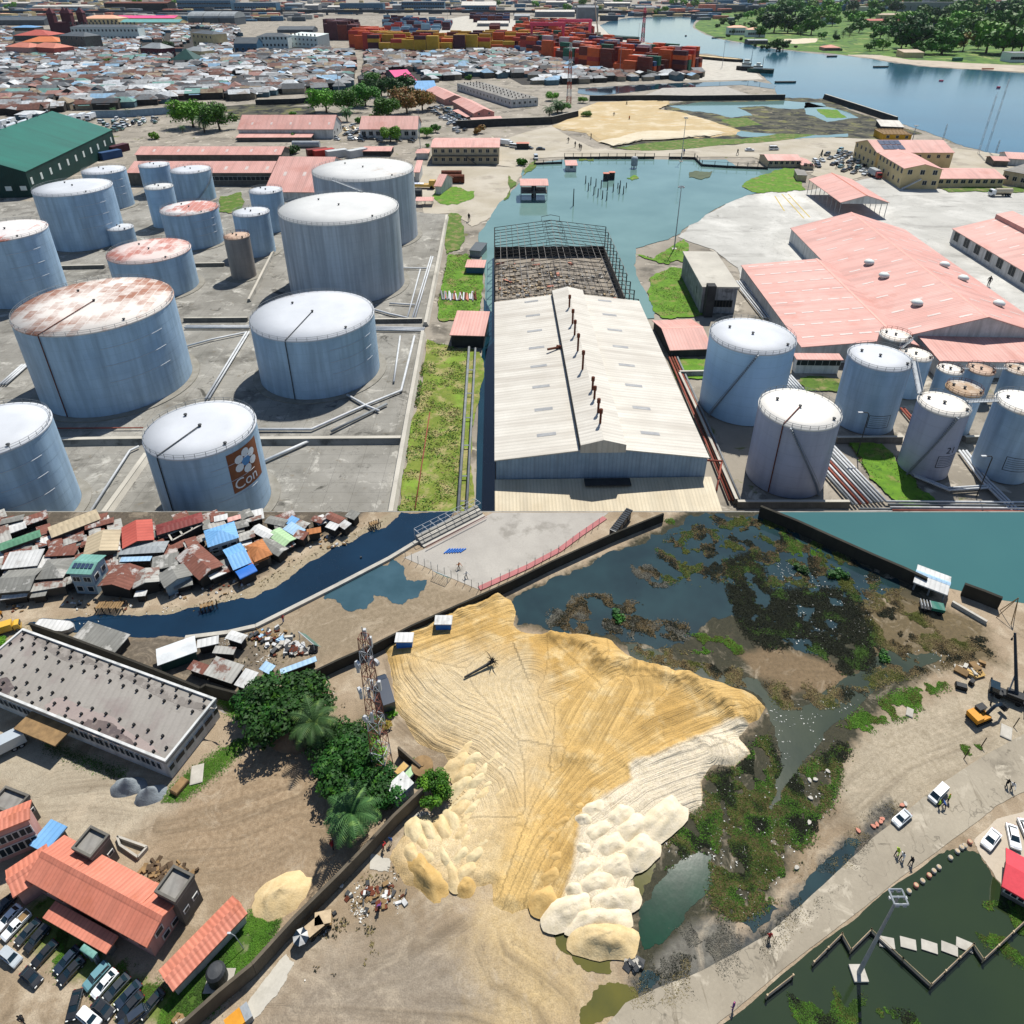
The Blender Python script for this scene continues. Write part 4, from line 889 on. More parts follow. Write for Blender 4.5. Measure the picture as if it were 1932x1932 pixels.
# ================================================================ shanty town
ROOFC={'pale grey':('a2a5a6','7c8082','6d5044'),'white':('cdd1d3','aeb3b6','8f857c'),'mid grey':('74787b','595d60','584238'),'dark grey':('45494e','34383c','4a3830'),'rusty brown':('6e4a3e','50352c','8a8480'),'pale blue':('8fb2cc','7699b4','86979f'),'teal':('6f9a93','58807a','7a8681'),'dusty pink':('9a746b','7d5c54','8c8580'),'tan':('94856f','786a57','5f4638')}
SR={}
for k,(a_,b_,c_)in ROOFC.items():SR[k]=mt('shanty_roof_'+k.replace(' ','_'),a_,b_,.25,.75,c3=c_,f3=(.55,.63),sc3=.09,ribs=1.3,streak=.4)
SW=[mt('shanty_wall_grey','5c574f','47433d',.3,.9),mt('shanty_wall_dark','3a3733','2d2b28',.3,.9),mt('shanty_wall_cream','9a907d','7f7666',.3,.9),mt('shanty_wall_blue','56707a','465d66',.3,.9)]
RCOL=['pale grey']*5+['white']*4+['mid grey']*5+['dark grey']*4+['rusty brown']*5+['pale blue']*2+['teal']+['dusty pink']+['tan']*2
def hut_shape(c,rz,L,W,he,slope,form,r):
 'wall and roof of one small house, as two builders'
 d=Vector((math.cos(rz),math.sin(rz),0));n=Vector((-d.y,d.x,0));up=Vector((0,0,1));a=c-d*L/2-n*W/2;hr=he+slope*W/2;ov=.5;th=.15
 wb,rb_=MB(),MB()
 if form=='gabled':
  rb_.prism([(0,he),(W/2,hr),(W,he),(W,he-th),(W/2,hr-th),(0,he-th)],a,n,up,d,L);e=he-th+slope*ov-.02
  wb.prism([(ov,0),(ov,e),(W/2,hr-th-.02),(W-ov,e),(W-ov,0)],a+d*ov,n,up,d,L-2*ov)
 elif form=='hipped':
  k=W*.45;z=lambda u,v,h:a+d*u+n*v+up*h
  rb_.add([z(0,0,he),z(L,0,he),z(L,W,he),z(0,W,he),z(k,W/2,hr),z(L-k,W/2,hr)],[(0,1,5,4),(1,2,5),(2,3,4,5),(3,0,4),(3,2,1,0)])
  wb.prism([(ov,0),(ov,he-.02),(W-ov,he-.02),(W-ov,0)],a+d*ov,n,up,d,L-2*ov)
 else:
  h2=he+slope*W*.5;rb_.prism([(0,he),(W,h2),(W,h2-th),(0,he-th)],a,n,up,d,L);e=he-th-.02+slope*ov*.5
  wb.prism([(ov,0),(ov,e),(W-ov,h2-th-.02-slope*.5*ov),(W-ov,0)],a+d*ov,n,up,d,L-2*ov)
 return wb,rb_,(a,d,n)
fieldA=[(-60,224),(0,214),(60,224),(120,207),(200,207),(290,196),(330,190),(400,186),(450,190),(500,180),(560,176),(655,170),(668,150),(672,124),(664,104),(600,92),(560,88),(470,84),(440,50),(300,50),(140,52),(-60,56)]
fieldB=[(690,164),(745,160),(760,164),(830,152),(880,150),(960,146),(985,160),(1080,160),(1190,152),(1330,150),(1310,141),(1210,145),(1090,132),(1000,104),(950,99),(800,98),(700,98),(684,120)]
BIG=[(735,800,135,165),(860,1010,148,205),(790,830,158,175),(122,262,40,80),(88,152,26,66),(20,112,50,108),(105,160,55,98),(258,306,80,110),(355,400,55,90),(340,382,84,112),(320,368,98,126),(438,482,68,104),(480,600,48,100),(305,330,62,98)]
huts=[];r=random.Random(21);th0=.42
for fld,zone in((fieldA,'A'),(fieldB,'B')):
 ca,sa=math.cos(th0),math.sin(th0)
 for i in range(-140,140):
  for j in range(-140,140):
   u,v=i*19.5+(j%2)*7,j*14.5+(1400)
   X,Y=u*ca-v*sa*.0+(v-1400)*-.25,400+(j+140)*12.5+u*sa*.12
   X+=r.uniform(-3.5,3.5);Y+=r.uniform(-2.5,2.5)
   px,py=PR((X,Y,0))
   if not inside(px,py,fld)or px<-50 or r.random()<.06:continue
   if any(a0<px<a1 and b0<py<b1 for a0,a1,b0,b1 in BIG):continue
   if 664<px<690 and py<172:continue
   huts.append((Y,X,px,py,r.random()))
huts.sort();print('HUTS',len(huts))
far_b=MB();far_m=[]
def zone_of(px,py):
 if px>680:return 'beside the orange containers' if px>960 and py>110 else 'in the quarter before the yellow containers' if py<128 else 'near the magenta roof'
 if py>180:return 'in the front row along the muddy canal'
 if py>155:return 'in the second belt behind the muddy canal'
 return 'in the middle of the shanty town'
names=list(ROOFC)
for k,(Y,X,px,py,q)in enumerate(huts):
 rr=random.Random(k*7+3);colr=rr.choice(RCOL);form=rr.choice(['gabled','gabled','hipped','lean-to','hipped'])
 if k>=40 and rr.random()<.0:continue
 rz=th0*.55+(PI/2 if rr.random()<.3 else 0)+rr.uniform(-.12,.12);L,W=rr.uniform(13,19)*(1.3 if k<170 else 1.08),rr.uniform(9.5,13)*(1.25 if k<170 else 1.08);he=rr.uniform(4.2,6.6);sl_=rr.uniform(.3,.62)
 if k<300:
  c=Vector((X,Y,0));wb,rbb,_=hut_shape(c,rz,L,W,he,sl_,form,rr)
  t=thing('shanty_house',None,'house',c,'shanty houses of the town');obj('wall',wb,SW[rr.randrange(4)],t);obj('roof',rbb,SR[colr],t)
  if rr.random()<.5 and k<140:
   wb=MB();d=Vector((math.cos(rz),math.sin(rz),0));n=Vector((-d.y,d.x,0));p=c-n*(W/2+1.6)-d*L*.3
   wb.prism([(0,he-1.3),(2.2,he-.7),(2.2,he-.6),(0,he-1.2)],p,n,Vector((0,0,1)),d,L*.5);obj('porch_roof',wb,SR[rr.choice(RCOL)],t)
  pend(t,'%s %s shanty %s'%(colr,form,zone_of(px,py)),(px,py))
 elif k<4200:
  wb,rbb,_=hut_shape(Vector((X,Y,0)),rz,L,W,he,sl_,form,rr);wi=rr.randrange(4)
  far_b.add(wb.v,wb.f,len(names)+wi);far_b.add(rbb.v,rbb.f,names.index(colr))
o=obj('shanty_roofs',far_b,[SR[k]for k in names]+SW);tag(o,'packed low roofs of the far shanty town below the flyover','shanty town',None,'stuff')
# ================================================================ bigger houses and the far city
def C(name,label,x0,x1,ye,yb,depth,slope,wall,roof,kind='hip',win=(),skew=0,ov=.5):
 'house seen square on: eave row ye from x0 to x1, foot row yb'
 he=E(x0,ye,yb);a,b=U(x0,ye,he),U(x1,ye+skew,he);d=(b-a).normalized();n=Vector((-d.y,d.x,0));c=b+n*depth;cp=PR(c)
 return bld(name,label,'building',(x0,ye),(x1,ye+skew),cp,he,slope,wall,roof,ov,kind,win)
C('apartment_block','long white apartment block with three blue glazed stair bays',131,259,51,77,30,.25,'plain_white','slate_roof',win=[('f',18,4,3.2,4),('f',18,17,3.2,4),('f',18,30,3.2,4)])
C('tower_house','maroon block with four pointed corner towers',92,131,42,64,40,.2,'maroon_wall','maroon_wall','flat')
t=[o for o in COL.objects if o.get('label','').startswith('maroon block')][0];a,d,n,L,W,he,hr=fr(t)
for u,v in((.08,.1),(.92,.1),(.5,.6),(1.15,.9)):
 b=MB();p=a+d*L*u+n*W*v;b.prism([(-7,0),(7,0),(7,he+18),(-7,he+18)],p,d,up,n,14);b.add([p+d*x+n*y+up*(he+18)for x,y in((-8,-1),(8,-1),(8,15),(-8,15))]+[p+n*7+up*(he+30)],[(0,1,4),(1,2,4),(2,3,4),(3,0,4),(3,2,1,0)]);obj('tower',b,M['maroon_wall'],t)
C('hall','long peach hall with cream walls before the flyover',150,222,35,48,60,.25,'cream_wall','peach_roof','hip',win=[('f',9,8,5,5)])
C('hall','long hall with vivid magenta roof below the flyover',216,329,34,42,60,.18,'cream_wall','magenta_roof','gable')
C('hall','long teal roofed hall in front of the magenta one',226,338,42,51,55,.22,'cream_wall','teal_roof','gable')
for i in range(3):C('vaulted_hall',['grey vaulted shed, first of three joined below the flyover','grey vaulted shed, middle of three joined below the flyover','grey vaulted shed, last of three joined below the flyover'][i],353+30*i,382+30*i,34,48,90,.32,'slate_roof','grey_metal','vault')
C('house','wide red roofed villa left of the maroon towers',25,92,67,77,60,.3,'grey_wall','red_roof')
C('house','villa with bright orange roof and two dormers',40,110,79,88,45,.35,'cream_wall','orange_roof')
C('house','two-storey pink walled house with brick red hipped roof',8,54,88,107,34,.35,'pink_wall','coral_roof',win=[('f',4,4,3,4),('e',3,4,3,4)],skew=2)
C('house','two-storey red and white house beside the pink walled one',54,101,88,107,34,.35,'red_roof','coral_roof',win=[('f',5,4,3,4),('e',3,4,3,4)],skew=3)
C('house','tall house with dark hipped roof in front of the white apartments',110,158,67,95,34,.35,'grey_wall','slate_roof',win=[('f',5,5,4,5),('f',5,18,4,5)],skew=2)
C('house','maroon three-storey house with grey hipped roof',263,303,90,109,28,.5,'maroon_wall','grey_metal',win=[('f',4,5,3,4),('e',3,5,3,4)],skew=2)
C('house','cream three-storey house with dark windows above the lone tree',360,400,62,88,30,.3,'cream_wall','slate_roof',win=[('f',5,5,4,4),('f',5,16,4,4),('e',3,5,4,4)],skew=3)
C('house','cream house with grey roof below the taller cream house',343,380,95,112,26,.4,'cream_wall','grey_metal',win=[('f',4,4,3,4),('e',3,4,3,4)],skew=2)
C('house','house with steep dark green hipped roof',322,367,113,124,34,.8,'grey_wall','green_hip')
C('house','blue-grey two-storey house with dark gabled roof',440,484,82,100,34,.5,'office_blue','slate_roof','gable',win=[('f',4,4,4,4)])
C('apartment_block','white apartment house with slate roof beside the container yard',483,542,69,92,30,.35,'plain_white','slate_roof',win=[('f',8,4,3,4),('f',8,15,3,4)])
C('apartment_block','white four-storey apartments with dark balconies beside the maroon containers',545,598,66,88,30,.12,'plain_white','plain_white','mono',win=[('f',7,4,3.4,3),('f',7,12,3.4,3),('f',7,20,3.4,3)],skew=3)
C('shed','dark long shed behind the white apartments',522,590,56,62,50,.25,'slate_roof','slate_roof','gable')
C('hall','pale blue roofed house at the far left under the flyover',20,64,52,58,40,.2,'grey_wall','blue_roof')
C('hall','dark gabled shed left of the maroon towers',-20,82,38,48,60,.25,'slate_roof','slate_roof','gable')
C('office_block','long blue glass office block behind the flyover',332,434,0,20,60,.0,'office_blue','far_grey','flat',win=[('f',22,8,9,5),('f',22,22,9,5)])
C('hall','pale warehouse with brown open roof behind the flyover',195,315,6,20,80,.12,'dark','rust','gable')
C('office_block','low blue office behind the flyover at the end of the street',440,520,5,20,60,0,'office_blue','far_grey','flat',win=[('f',16,8,7,6)])
C('office_block','dark blue office block between the flyover and the harbour',640,722,6,22,60,0,'office_blue','slate_roof','flat',win=[('f',18,8,6,5)])
C('office_block','wide blue-grey office block behind the containers',757,838,3,20,60,0,'office_blue','far_grey','flat',win=[('f',18,6,7,7),('f',18,20,7,7)])
C('hall','large white roofed hall behind the container yard',870,936,10,20,120,.2,'office_blue','white_roof','gable',win=[('f',12,5,8,6)])
for i,(x0,x1,ye,yb,rf)in enumerate([(60,175,12,19,'white_roof'),(0,52,6,15,'white_roof'),(617,655,13,20,'white_roof'),(660,705,14,21,'grey_metal'),(536,570,8,18,'grey_metal'),(574,600,10,20,'white_roof'),(1010,1085,22,32,'white_roof'),(1090,1130,14,40,'far_grey'),(1030,1070,4,14,'white_roof'),(1140,1190,6,12,'white_roof'),(1200,1240,14,24,'far_grey'),(970,1000,30,38,'grey_metal'),(900,960,44,50,'white_roof'),(740,757,10,20,'grey_metal')]):
 pend(C('hall',None,x0,x1,ye,yb,60,.15,'far_grey',rf,'gable'),'distant %s hall of the harbour skyline'%{'white_roof':'white roofed','grey_metal':'metal roofed','far_grey':'grey'}[rf],(x0,ye),'building','distant halls')
for x0,x1,ye,yb,wl,rf,k,lab in[(1449,1478,5,22,'plain_white','far_grey','flat','white apartment block among the far bank trees, nearer the bridge'),(1482,1508,5,22,'plain_white','far_grey','flat','white apartment block among the far bank trees, farther from the bridge'),(1555,1580,33,46,'plain_white','red_roof','hip','villa with red hipped roof on the far bank'),(1630,1712,39,49,'cream_wall','red_roof','hip','long pink roofed school on the far bank'),(1660,1720,28,36,'cream_wall','tan_far','hip','long pale roofed house behind the pink roofed school'),
(1376,1412,52,66,'plain_white','peach_roof','hip','cream roofed villa on the point by the river'),(1412,1446,56,70,'plain_white','peach_roof','hip','second cream roofed villa on the point by the river'),(1412,1450,76,84,'grey_wall','grey_metal','gable','boathouse with pale roof at the river point'),(1556,1587,90,96,'pink_wall','coral_roof','hip','small hut with pale red roof on the bank grass'),(1706,1745,99,109,'cream_wall','tan_far','mono','low beach house under the wide dark tree'),(1752,1790,44,58,'office_blue','slate_roof','flat','dark glass house among the far bank trees'),(1860,1960,12,40,'office_blue','far_grey','flat','blue banded office block behind the far bank trees'),(1910,1950,100,118,'plain_white','far_grey','flat','white house at the water edge by the picture border'),(1700,1810,4,22,'far_grey','far_grey','flat','long grey apartment range at the far bank skyline')]:
 if rf=='tan_far' and rf not in M:mt('tan_far','b9a894','a89783',.1,.8)
 C('building',lab,x0,x1,ye,yb,26,.3 if k=='hip' else .1,wl,rf,k,win=[('f',8,E(x0,ye,yb)*.3,4,E(x0,ye,yb)*.3)]if k!='mono' else())
# a loose mass of far roofs and sheds too small to tell apart
b=MB();r=random.Random(77);fm=['far_grey','white_roof','office_blue','slate_roof','cream_wall','coral_roof']
for k in range(900):
 x,y=r.uniform(-60,1380),r.uniform(-4,40)
 if 600<x<1130 and y>27 or inside(x,y,river):continue
 p=U(x,y);L,W,h_=r.uniform(20,60),r.uniform(15,30),r.uniform(5,14)
 b.box(-L/2,L/2,-W/2,W/2,0,h_,r.randrange(6),Matrix.Translation(p)@Matrix.Rotation(r.uniform(-.3,.3),4,'Z'))
for k in range(260):
 x,y=r.uniform(1330,1990),r.uniform(-6,22);p=U(x,y);L,h_=r.uniform(30,80),r.uniform(8,26)
 b.box(-L/2,L/2,-15,15,0,h_,r.randrange(6),Matrix.Translation(p))
o=obj('distant_city',b,[M[k]for k in fm]);tag(o,'hazy mass of distant city roofs behind the flyover','city',None,'stuff')
# flyover and river bridge
def flyover(name,label,pts,yb,th,wid,step):
 t=thing(name,label,'bridge',U(pts[0][0],yb));hts=E(pts[0][0],pts[0][1],yb);P=[U(x,y,hts)for x,y in pts];P=[Vector((p.x,p.y,hts))for p in P]
 b=MB()
 for p,q in zip(P,P[1:]):
  d=(q-p);L=d.length;d.normalize();n=Vector((-d.y,d.x,0));b.prism([(0,-th),(wid,-th),(wid,0),(0,0)],p,n,up,d,L)
  b.prism([(-.4,-th*.5),(0,-th*.5),(0,2),(-.4,2)],p,n,up,d,L)
 obj('deck',b,M['deck_dark'],t)
 for p,q in zip(P,P[1:]):
  L=(q-p).length
  for i in range(max(1,int(L/step))):
   c=p.lerp(q,(i+.5)/max(1,int(L/step)));b=MB();b.box(c.x-2,c.x+2,c.y+2,c.y+wid-2,0,hts-th);obj('pier',b,M['far_grey'],t)
mt('deck_dark','3c4247','31363b',.05,.9)
flyover('flyover','long dark elevated motorway crossing the whole city',[(-80,21.5),(300,20.5),(700,20),(1000,20.5),(1190,22)],30,6,24,95)
flyover('road_bridge','low road bridge over the river mouth beyond the trees',[(1200,26),(1310,23),(1420,18),(1560,13)],31,5,22,70)
# ================================================================ container yards
CC={'orange':mt('container_orange','cc5a28','b84e22',.2,.6,ribs=.9),'brown':mt('container_brown','6d2c22','5c241c',.2,.6,ribs=.9),'red':mt('container_red','b03a30','9c3028',.2,.6,ribs=.9),'yellow':mt('container_yellow','bf982c','ab8522',.2,.6,ribs=.9),'maroon':mt('container_maroon','4d1f2c','401924',.2,.6,ribs=.9),'blue':mt('container_blue','2d4f7a','26456c',.2,.6,ribs=.9),'sky blue':mt('container_sky','7fa0b4','6d8fa4',.2,.6,ribs=.9),'green':mt('container_green','2c6a52','245a45',.2,.6,ribs=.9),'white':mt('container_white','bfc2c2','abafaf',.2,.6,ribs=.9)}
def box_mesh(L,W,h_):
 b=MB();b.box(0,L,0,W,.15,h_-.1)
 for x in(0,L-.3):
  for y in(-.04,W-.26):b.box(x-.02,x+.32,y,y+.3,0,h_)
 for y in(-.03,W-.17):
  for z in(.1,h_-.3):b.box(.3,L-.3,y,y+.2,z,z+.22)
 return b
CL,CW,CH=19.5,6.0,5.6
cont0=obj('shipping_container',box_mesh(CL,CW,CH),CC['orange']);tag(cont0,None,'container','stacked shipping containers');recolor(cont0,CC['orange']);used0=[False]
mt('container_mark','d9c9b8','c9b9a8',.5,.7)
allc=[]
def stack_grid(poly,e1,tiers,pal,where,gap=(1.06,1.25),skip=.1,seed=1,sc=1,stair=None):
 r=random.Random(seed);e1=Vector(e1).normalized().to_3d();e2=Vector((-e1.y,e1.x,0));cx=sum(p[0]for p in poly)/len(poly);cy=sum(p[1]for p in poly)/len(poly);o=U(cx,cy)
 for i in range(-26,27):
  for j in range(-50,51):
   p=o+e1*i*CL*gap[0]*sc+e2*j*CW*gap[1]*sc;px,py=PR(p)
   if not inside(px,py,poly)or r.random()<skip:continue
   t=r.randint(*tiers);base=r.choice(pal)
   for k in range(t):
    cl=base if r.random()<.62 else r.choice(pal)
    allc.append((p.y+k*.1,p+Vector((0,0,k*CH*sc)),math.atan2(e1.y,e1.x),cl,k,t,where,(px,py),sc))
pO=['orange']*9+['brown']*4+['red']*3+['maroon','blue','green','white']
stack_grid([(965,100),(974,74),(1040,72),(1120,94),(1190,112),(1258,118),(1302,128),(1296,139),(1205,144),(1090,130)],(.75,-.66),(2,5),pO,'in the orange yard',(1.12,1.7),.12,3)
stack_grid([(964,66),(980,50),(1060,52),(1110,66),(1090,76)],(.75,-.66),(2,4),pO,'at the back of the orange yard',(1.15,1.9),.2,5)
pY=['yellow']*5+['red','brown','maroon','orange']
stack_grid([(690,101),(700,90),(760,88),(870,86),(905,86),(1004,88),(1010,97),(870,100),(790,104)],(1,-.06),(2,5),pY,'in the yellow yard',(1.05,1.5),.05,8)
stack_grid([(658,92),(662,78),(715,78),(712,96),(690,96)],(1,-.1),(3,5),['orange']*4+['red'],'at the corner beside the yellow yard',(1.05,1.4),0,9)
stack_grid([(610,76),(612,66),(664,66),(664,76)],(1,-.05),(5,6),['maroon']*5+['brown'],'in the maroon block',(1.03,1.3),0,10)
stack_grid([(908,86),(912,78),(940,78),(938,86)],(1,0),(4,6),['maroon','brown'],'right of the yellow yard',(1.05,1.3),0,12)
stack_grid([(720,62),(722,40),(850,44),(846,58),(780,64)],(1,.05),(1,3),['blue','sky blue','maroon','sky blue','red'],'in the blue yard',(1.2,3.2),.3,14)
stack_grid([(884,42),(886,34),(960,34),(962,44)],(1,0),(2,3),['maroon','brown','blue'],'by the flyover',(1.1,2),.1,15)
allc.sort(key=lambda q:q[0]);print('CONT',len(allc));fb=MB();ck=list(CC)
for k,(Y,p,rz,cl,tier,tot,where,px,sc)in enumerate(allc):
 if k<285:
  o=cont0 if not used0[0]else cont0.copy()
  if used0[0]:COL.objects.link(o)
  used0[0]=True;o.location=p;o.rotation_euler=(0,0,rz);o.scale=(sc,)*3;recolor(o,CC[cl])
  lv='topmost' if tier==tot-1 else 'bottom' if tier==0 else _ORD[tier]+'-tier'
  pend(o,'%s %s shipping container %s'%(lv,cl,where),px)
 else:
  fb.box(0,CL*sc,0,CW*sc,0,CH*sc,ck.index(cl),Matrix.Translation(p)@Matrix.Rotation(rz,4,'Z'))
o=obj('container_stacks',fb,[CC[k]for k in ck]);tag(o,'farther stacks of mixed shipping containers','containers',None,'stuff')
for x,y,cl,rz,lab in[(582,297,'brown',.5,'rust topped grey container beside the silver pipe tank'),(596,299,'red',.6,'first of two open-topped red containers behind the rear giant tank'),(620,300,'white',.6,'white container with rusty roof behind the rear giant tank'),(662,299,'white',.8,'small white container beside the open pink shed'),(215,291,'maroon',1.2,'maroon container at the end of the green warehouse'),(195,303,'blue',1.0,'open blue skip at the corner of the green warehouse'),(1800,116,'green',.2,'green container on the far bank beach'),(1170,30,'white',0,'white container beyond the harbour crane')]:
 o=cont0.copy();COL.objects.link(o);o.location=U(x,y);o.rotation_euler=(0,0,rz);o.scale=(.75,.9,.9);recolor(o,CC[cl]);o['group']='loose containers';tag(o,lab)
# ================================================================ NEAR PLACE: a raised terrace of dirt, sand, marsh and ponds
setg(ZN)
YE=U(966,966).y # far edge of the terrace
def sm(x,a,b):t=np.clip((x-a)/(b-a),0,1);return t*t*(3-2*t)
def npts(poly):return np.array([[U(x,y).x,U(x,y).y]for x,y in poly])
def sdist(P,poly):
 'signed distance in metres (inside positive) of points P to a polygon given in the view'
 q=npts(poly);a=q;b=np.roll(q,-1,0);best=np.full(len(P),1e9);ins=np.zeros(len(P),bool)
 for(ax,ay),(bx,by)in zip(a,b):
  ex,ey=bx-ax,by-ay;t=np.clip(((P[:,0]-ax)*ex+(P[:,1]-ay)*ey)/(ex*ex+ey*ey+1e-9),0,1)
  best=np.minimum(best,(P[:,0]-ax-t*ex)**2+(P[:,1]-ay-t*ey)**2)
  c=(ay>P[:,1])!=(by>P[:,1]);xx=ex*(P[:,1]-ay)/(ey if abs(ey)>1e-9 else 1e-9)+ax;ins^=c&(P[:,0]<xx)
 d=np.sqrt(best);return np.where(ins,d,-d)
def guide(P,lines):
 'across and along coordinates about the nearest of some guide lines (tyre tracks)'
 best=np.full(len(P),1e9);ac=np.zeros(len(P));al=np.zeros(len(P));off=0;each=[]
 for ln in lines:
  q=npts(ln);s=0;off+=37.0;mine=np.full(len(P),1e9)
  for(ax,ay),(bx,by)in zip(q[:-1],q[1:]):
   ex,ey=bx-ax,by-ay;L=math.hypot(ex,ey)+1e-9;t=np.clip(((P[:,0]-ax)*ex+(P[:,1]-ay)*ey)/(L*L),0,1)
   dx,dy=P[:,0]-ax-t*ex,P[:,1]-ay-t*ey;d=np.hypot(dx,dy);k=d<best
   sg=np.sign(ex*dy-ey*dx);ac=np.where(k,sg*d+off,ac);al=np.where(k,s+t*L,al);best=np.minimum(best,d);mine=np.minimum(mine,d);s+=L
  each.append(mine)
 e=np.sort(np.array(each),0);return ac,al,e[0],sm(e[1]-e[0],0,2.2)
def grid(x0,x1,y0,y1,st):
 nx,ny=int((x1-x0)/st)+1,int((y1-y0)/st)+1
 X,Y=np.meshgrid(np.linspace(x0,x1,nx),np.linspace(y0,y1,ny));P=np.stack([X.ravel(),Y.ravel()],1)
 i=np.arange((nx-1)*(ny-1));r_,c_=i//(nx-1),i%(nx-1);v=r_*nx+c_
 return P,np.stack([v,v+1,v+nx+1,v+nx],1)
def gridobj(name,P,Z,Fc,mat,attrs):
 me=bpy.data.meshes.new(name);V=np.concatenate([P,Z[:,None]],1)
 me.vertices.add(len(V));me.vertices.foreach_set('co',V.ravel());me.loops.add(Fc.size);me.loops.foreach_set('vertex_index',Fc.ravel().astype(np.int32))
 me.polygons.add(len(Fc));me.polygons.foreach_set('loop_start',np.arange(0,Fc.size,4,dtype=np.int32));me.polygons.foreach_set('loop_total',np.full(len(Fc),4,dtype=np.int32));me.update(calc_edges=True)
 me.polygons.foreach_set('use_smooth',[True]*len(Fc))
 for k,v in attrs.items():
  a=me.attributes.new(k,'FLOAT','POINT');a.data.foreach_set('value',v.astype(np.float32))
 me.materials.append(mat);o=bpy.data.objects.new(name,me);COL.objects.link(o);return o
def ground_mat(name,base,layers,track=.5,bump=.5,tb=.5,tf=1.7,td=4):
 'base soil (c1, c2, c3) and layers (attribute, c1, c2, ragged metres, blend metres)'
 s=NT(name)
 def attr(k):a=s.n('Attribute');a.attribute_name=k;return a.outputs['Fac']
 n0,n1,n2,n3=s.noise('pos',.06,5,.6),s.noise('pos',.3,5,.62),s.noise('pos',1.6,4,.65),s.noise('pos',6,2,.6)
 col=s.mix(s.ramp(n0,.38,.62),lin(base[0]),lin(base[1]));col=s.mix(s.ramp(n1,.5,.68,0,.8),col,lin(base[2]))
 cx=s.n('CombineXYZ');s.l(s.math('MULTIPLY',attr('across'),tf),cx.inputs[0]);s.l(s.math('MULTIPLY',attr('along'),.045),cx.inputs[1])
 tr=s.noise(vec=cx.outputs[0],det=td,rough=.65);tr2=s.math('MULTIPLY',s.ramp(tr,.42,.7),attr('worn'))
 col=s.mix(s.ramp(s.noise('pos',.14,6,.68),.53,.68,0,.6),col,tuple(x*.62 for x in lin(base[1])))
 col=s.mix(s.math('MULTIPLY',tr2,track),col,tuple(x*.55 for x in lin(base[1])))
 rag=s.math('ADD',s.math('MULTIPLY',s.math('SUBTRACT',n1,.5),2.0),s.math('MULTIPLY',s.math('SUBTRACT',n2,.5),.9))
 for k,c1,c2,rg,bl in layers:
  f=s.ramp(s.math('ADD',attr(k),s.math('MULTIPLY',rag,rg)),-bl,bl)
  lc=s.mix(s.ramp(n2,.35,.65),lin(c1),lin(c2));lc=s.mix(s.ramp(n0,.42,.62,0,.45),lc,tuple(x*.7 for x in lin(c1)))
  col=s.mix(f,col,lc)
 if td<4:col=s.mix(s.math('MULTIPLY',tr2,track),col,tuple(x*.5 for x in lin(base[1])));col=s.mix(s.ramp(s.noise('pos',.2,6,.7,dist=1.2),.54,.7,0,.55),col,lin(base[2]))
 col=s.mix(s.ramp(s.noise('pos',.5,6,.7,dist=.5),.58,.7,0,.45),col,tuple(x*.5 for x in lin(base[1])))
 col=s.mix(s.ramp(n3,.3,.62,.35,0),col,(.08,.07,.055))
 h=s.math('ADD',s.math('MULTIPLY',tr2,tb),s.math('ADD',s.math('MULTIPLY',n2,.5),s.math('MULTIPLY',n3,.3)))
 return s.out(col,.95,h,bump,.25,.15)
SAND=[(938,1121),(966,1131),(981,1153),(973,1178),(985,1190),(1033,1196),(1090,1192),(1156,1206),(1175,1225),(1198,1241),(1235,1250),(1266,1263),(1300,1262),(1326,1275),(1365,1285),(1403,1298),(1430,1312),(1448,1335),(1436,1362),(1421,1368),(1401,1393),(1420,1423),(1388,1449),(1350,1450),(1326,1476),(1331,1526),(1291,1546),(1238,1576),(1240,1612),(1200,1645),(1200,1699),(1185,1794),(1153,1798),(1086,1774),(1070,1745),(1033,1736),(991,1722),(968,1738),(945,1728),(925,1712),(922,1695),(925,1672),(868,1689),(845,1688),(790,1690),(758,1674),(728,1620),(735,1600),(758,1574),(780,1556),(783,1544),(838,1539),(863,1464),(830,1425),(783,1406),(745,1341),(733,1266),(713,1218),(760,1196),(808,1173),(870,1146)]
WHITE=[(1421,1366),(1403,1393),(1422,1424),(1388,1450),(1350,1452),(1328,1478),(1332,1526),(1291,1548),(1240,1578),(1242,1612),(1202,1645),(1202,1700),(1190,1796),(1150,1800),(1050,1730),(1080,1650),(1095,1545),(1140,1510),(1190,1480),(1185,1450),(1250,1430),(1330,1390),(1370,1366)]
PALEL=[(735,1600),(780,1550),(840,1538),(863,1464),(800,1410),(830,1380),(900,1400),(960,1440),(975,1500),(940,1580),(905,1660),(868,1692),(800,1692),(740,1640)]
FAN=[(975,1620),(985,1500),(1010,1430),(1080,1320),(1130,1260),(1250,1280),(1380,1330),(1420,1360),(1330,1385),(1230,1430),(1150,1500),(1060,1600),(985,1720),(930,1745),(925,1690)]
tracks=[[(700,1240),(735,1215),(820,1185),(900,1155),(960,1130)],[(725,1245),(735,1290),(770,1340),(830,1390),(900,1420),(960,1470),(985,1540)],[(925,1750),(960,1660),(1010,1540),(1100,1420),(1170,1300)],[(960,1720),(1020,1600),(1120,1490),(1260,1400),(1400,1345)],[(940,1690),(985,1560),(1030,1440),(1080,1340),(1130,1260)],
[(1010,1700),(1080,1560),(1200,1470),(1330,1420)],[(1020,1320),(1100,1290),(1170,1262)],[(1000,1300),(1020,1350),(1040,1400),(1045,1450)]]
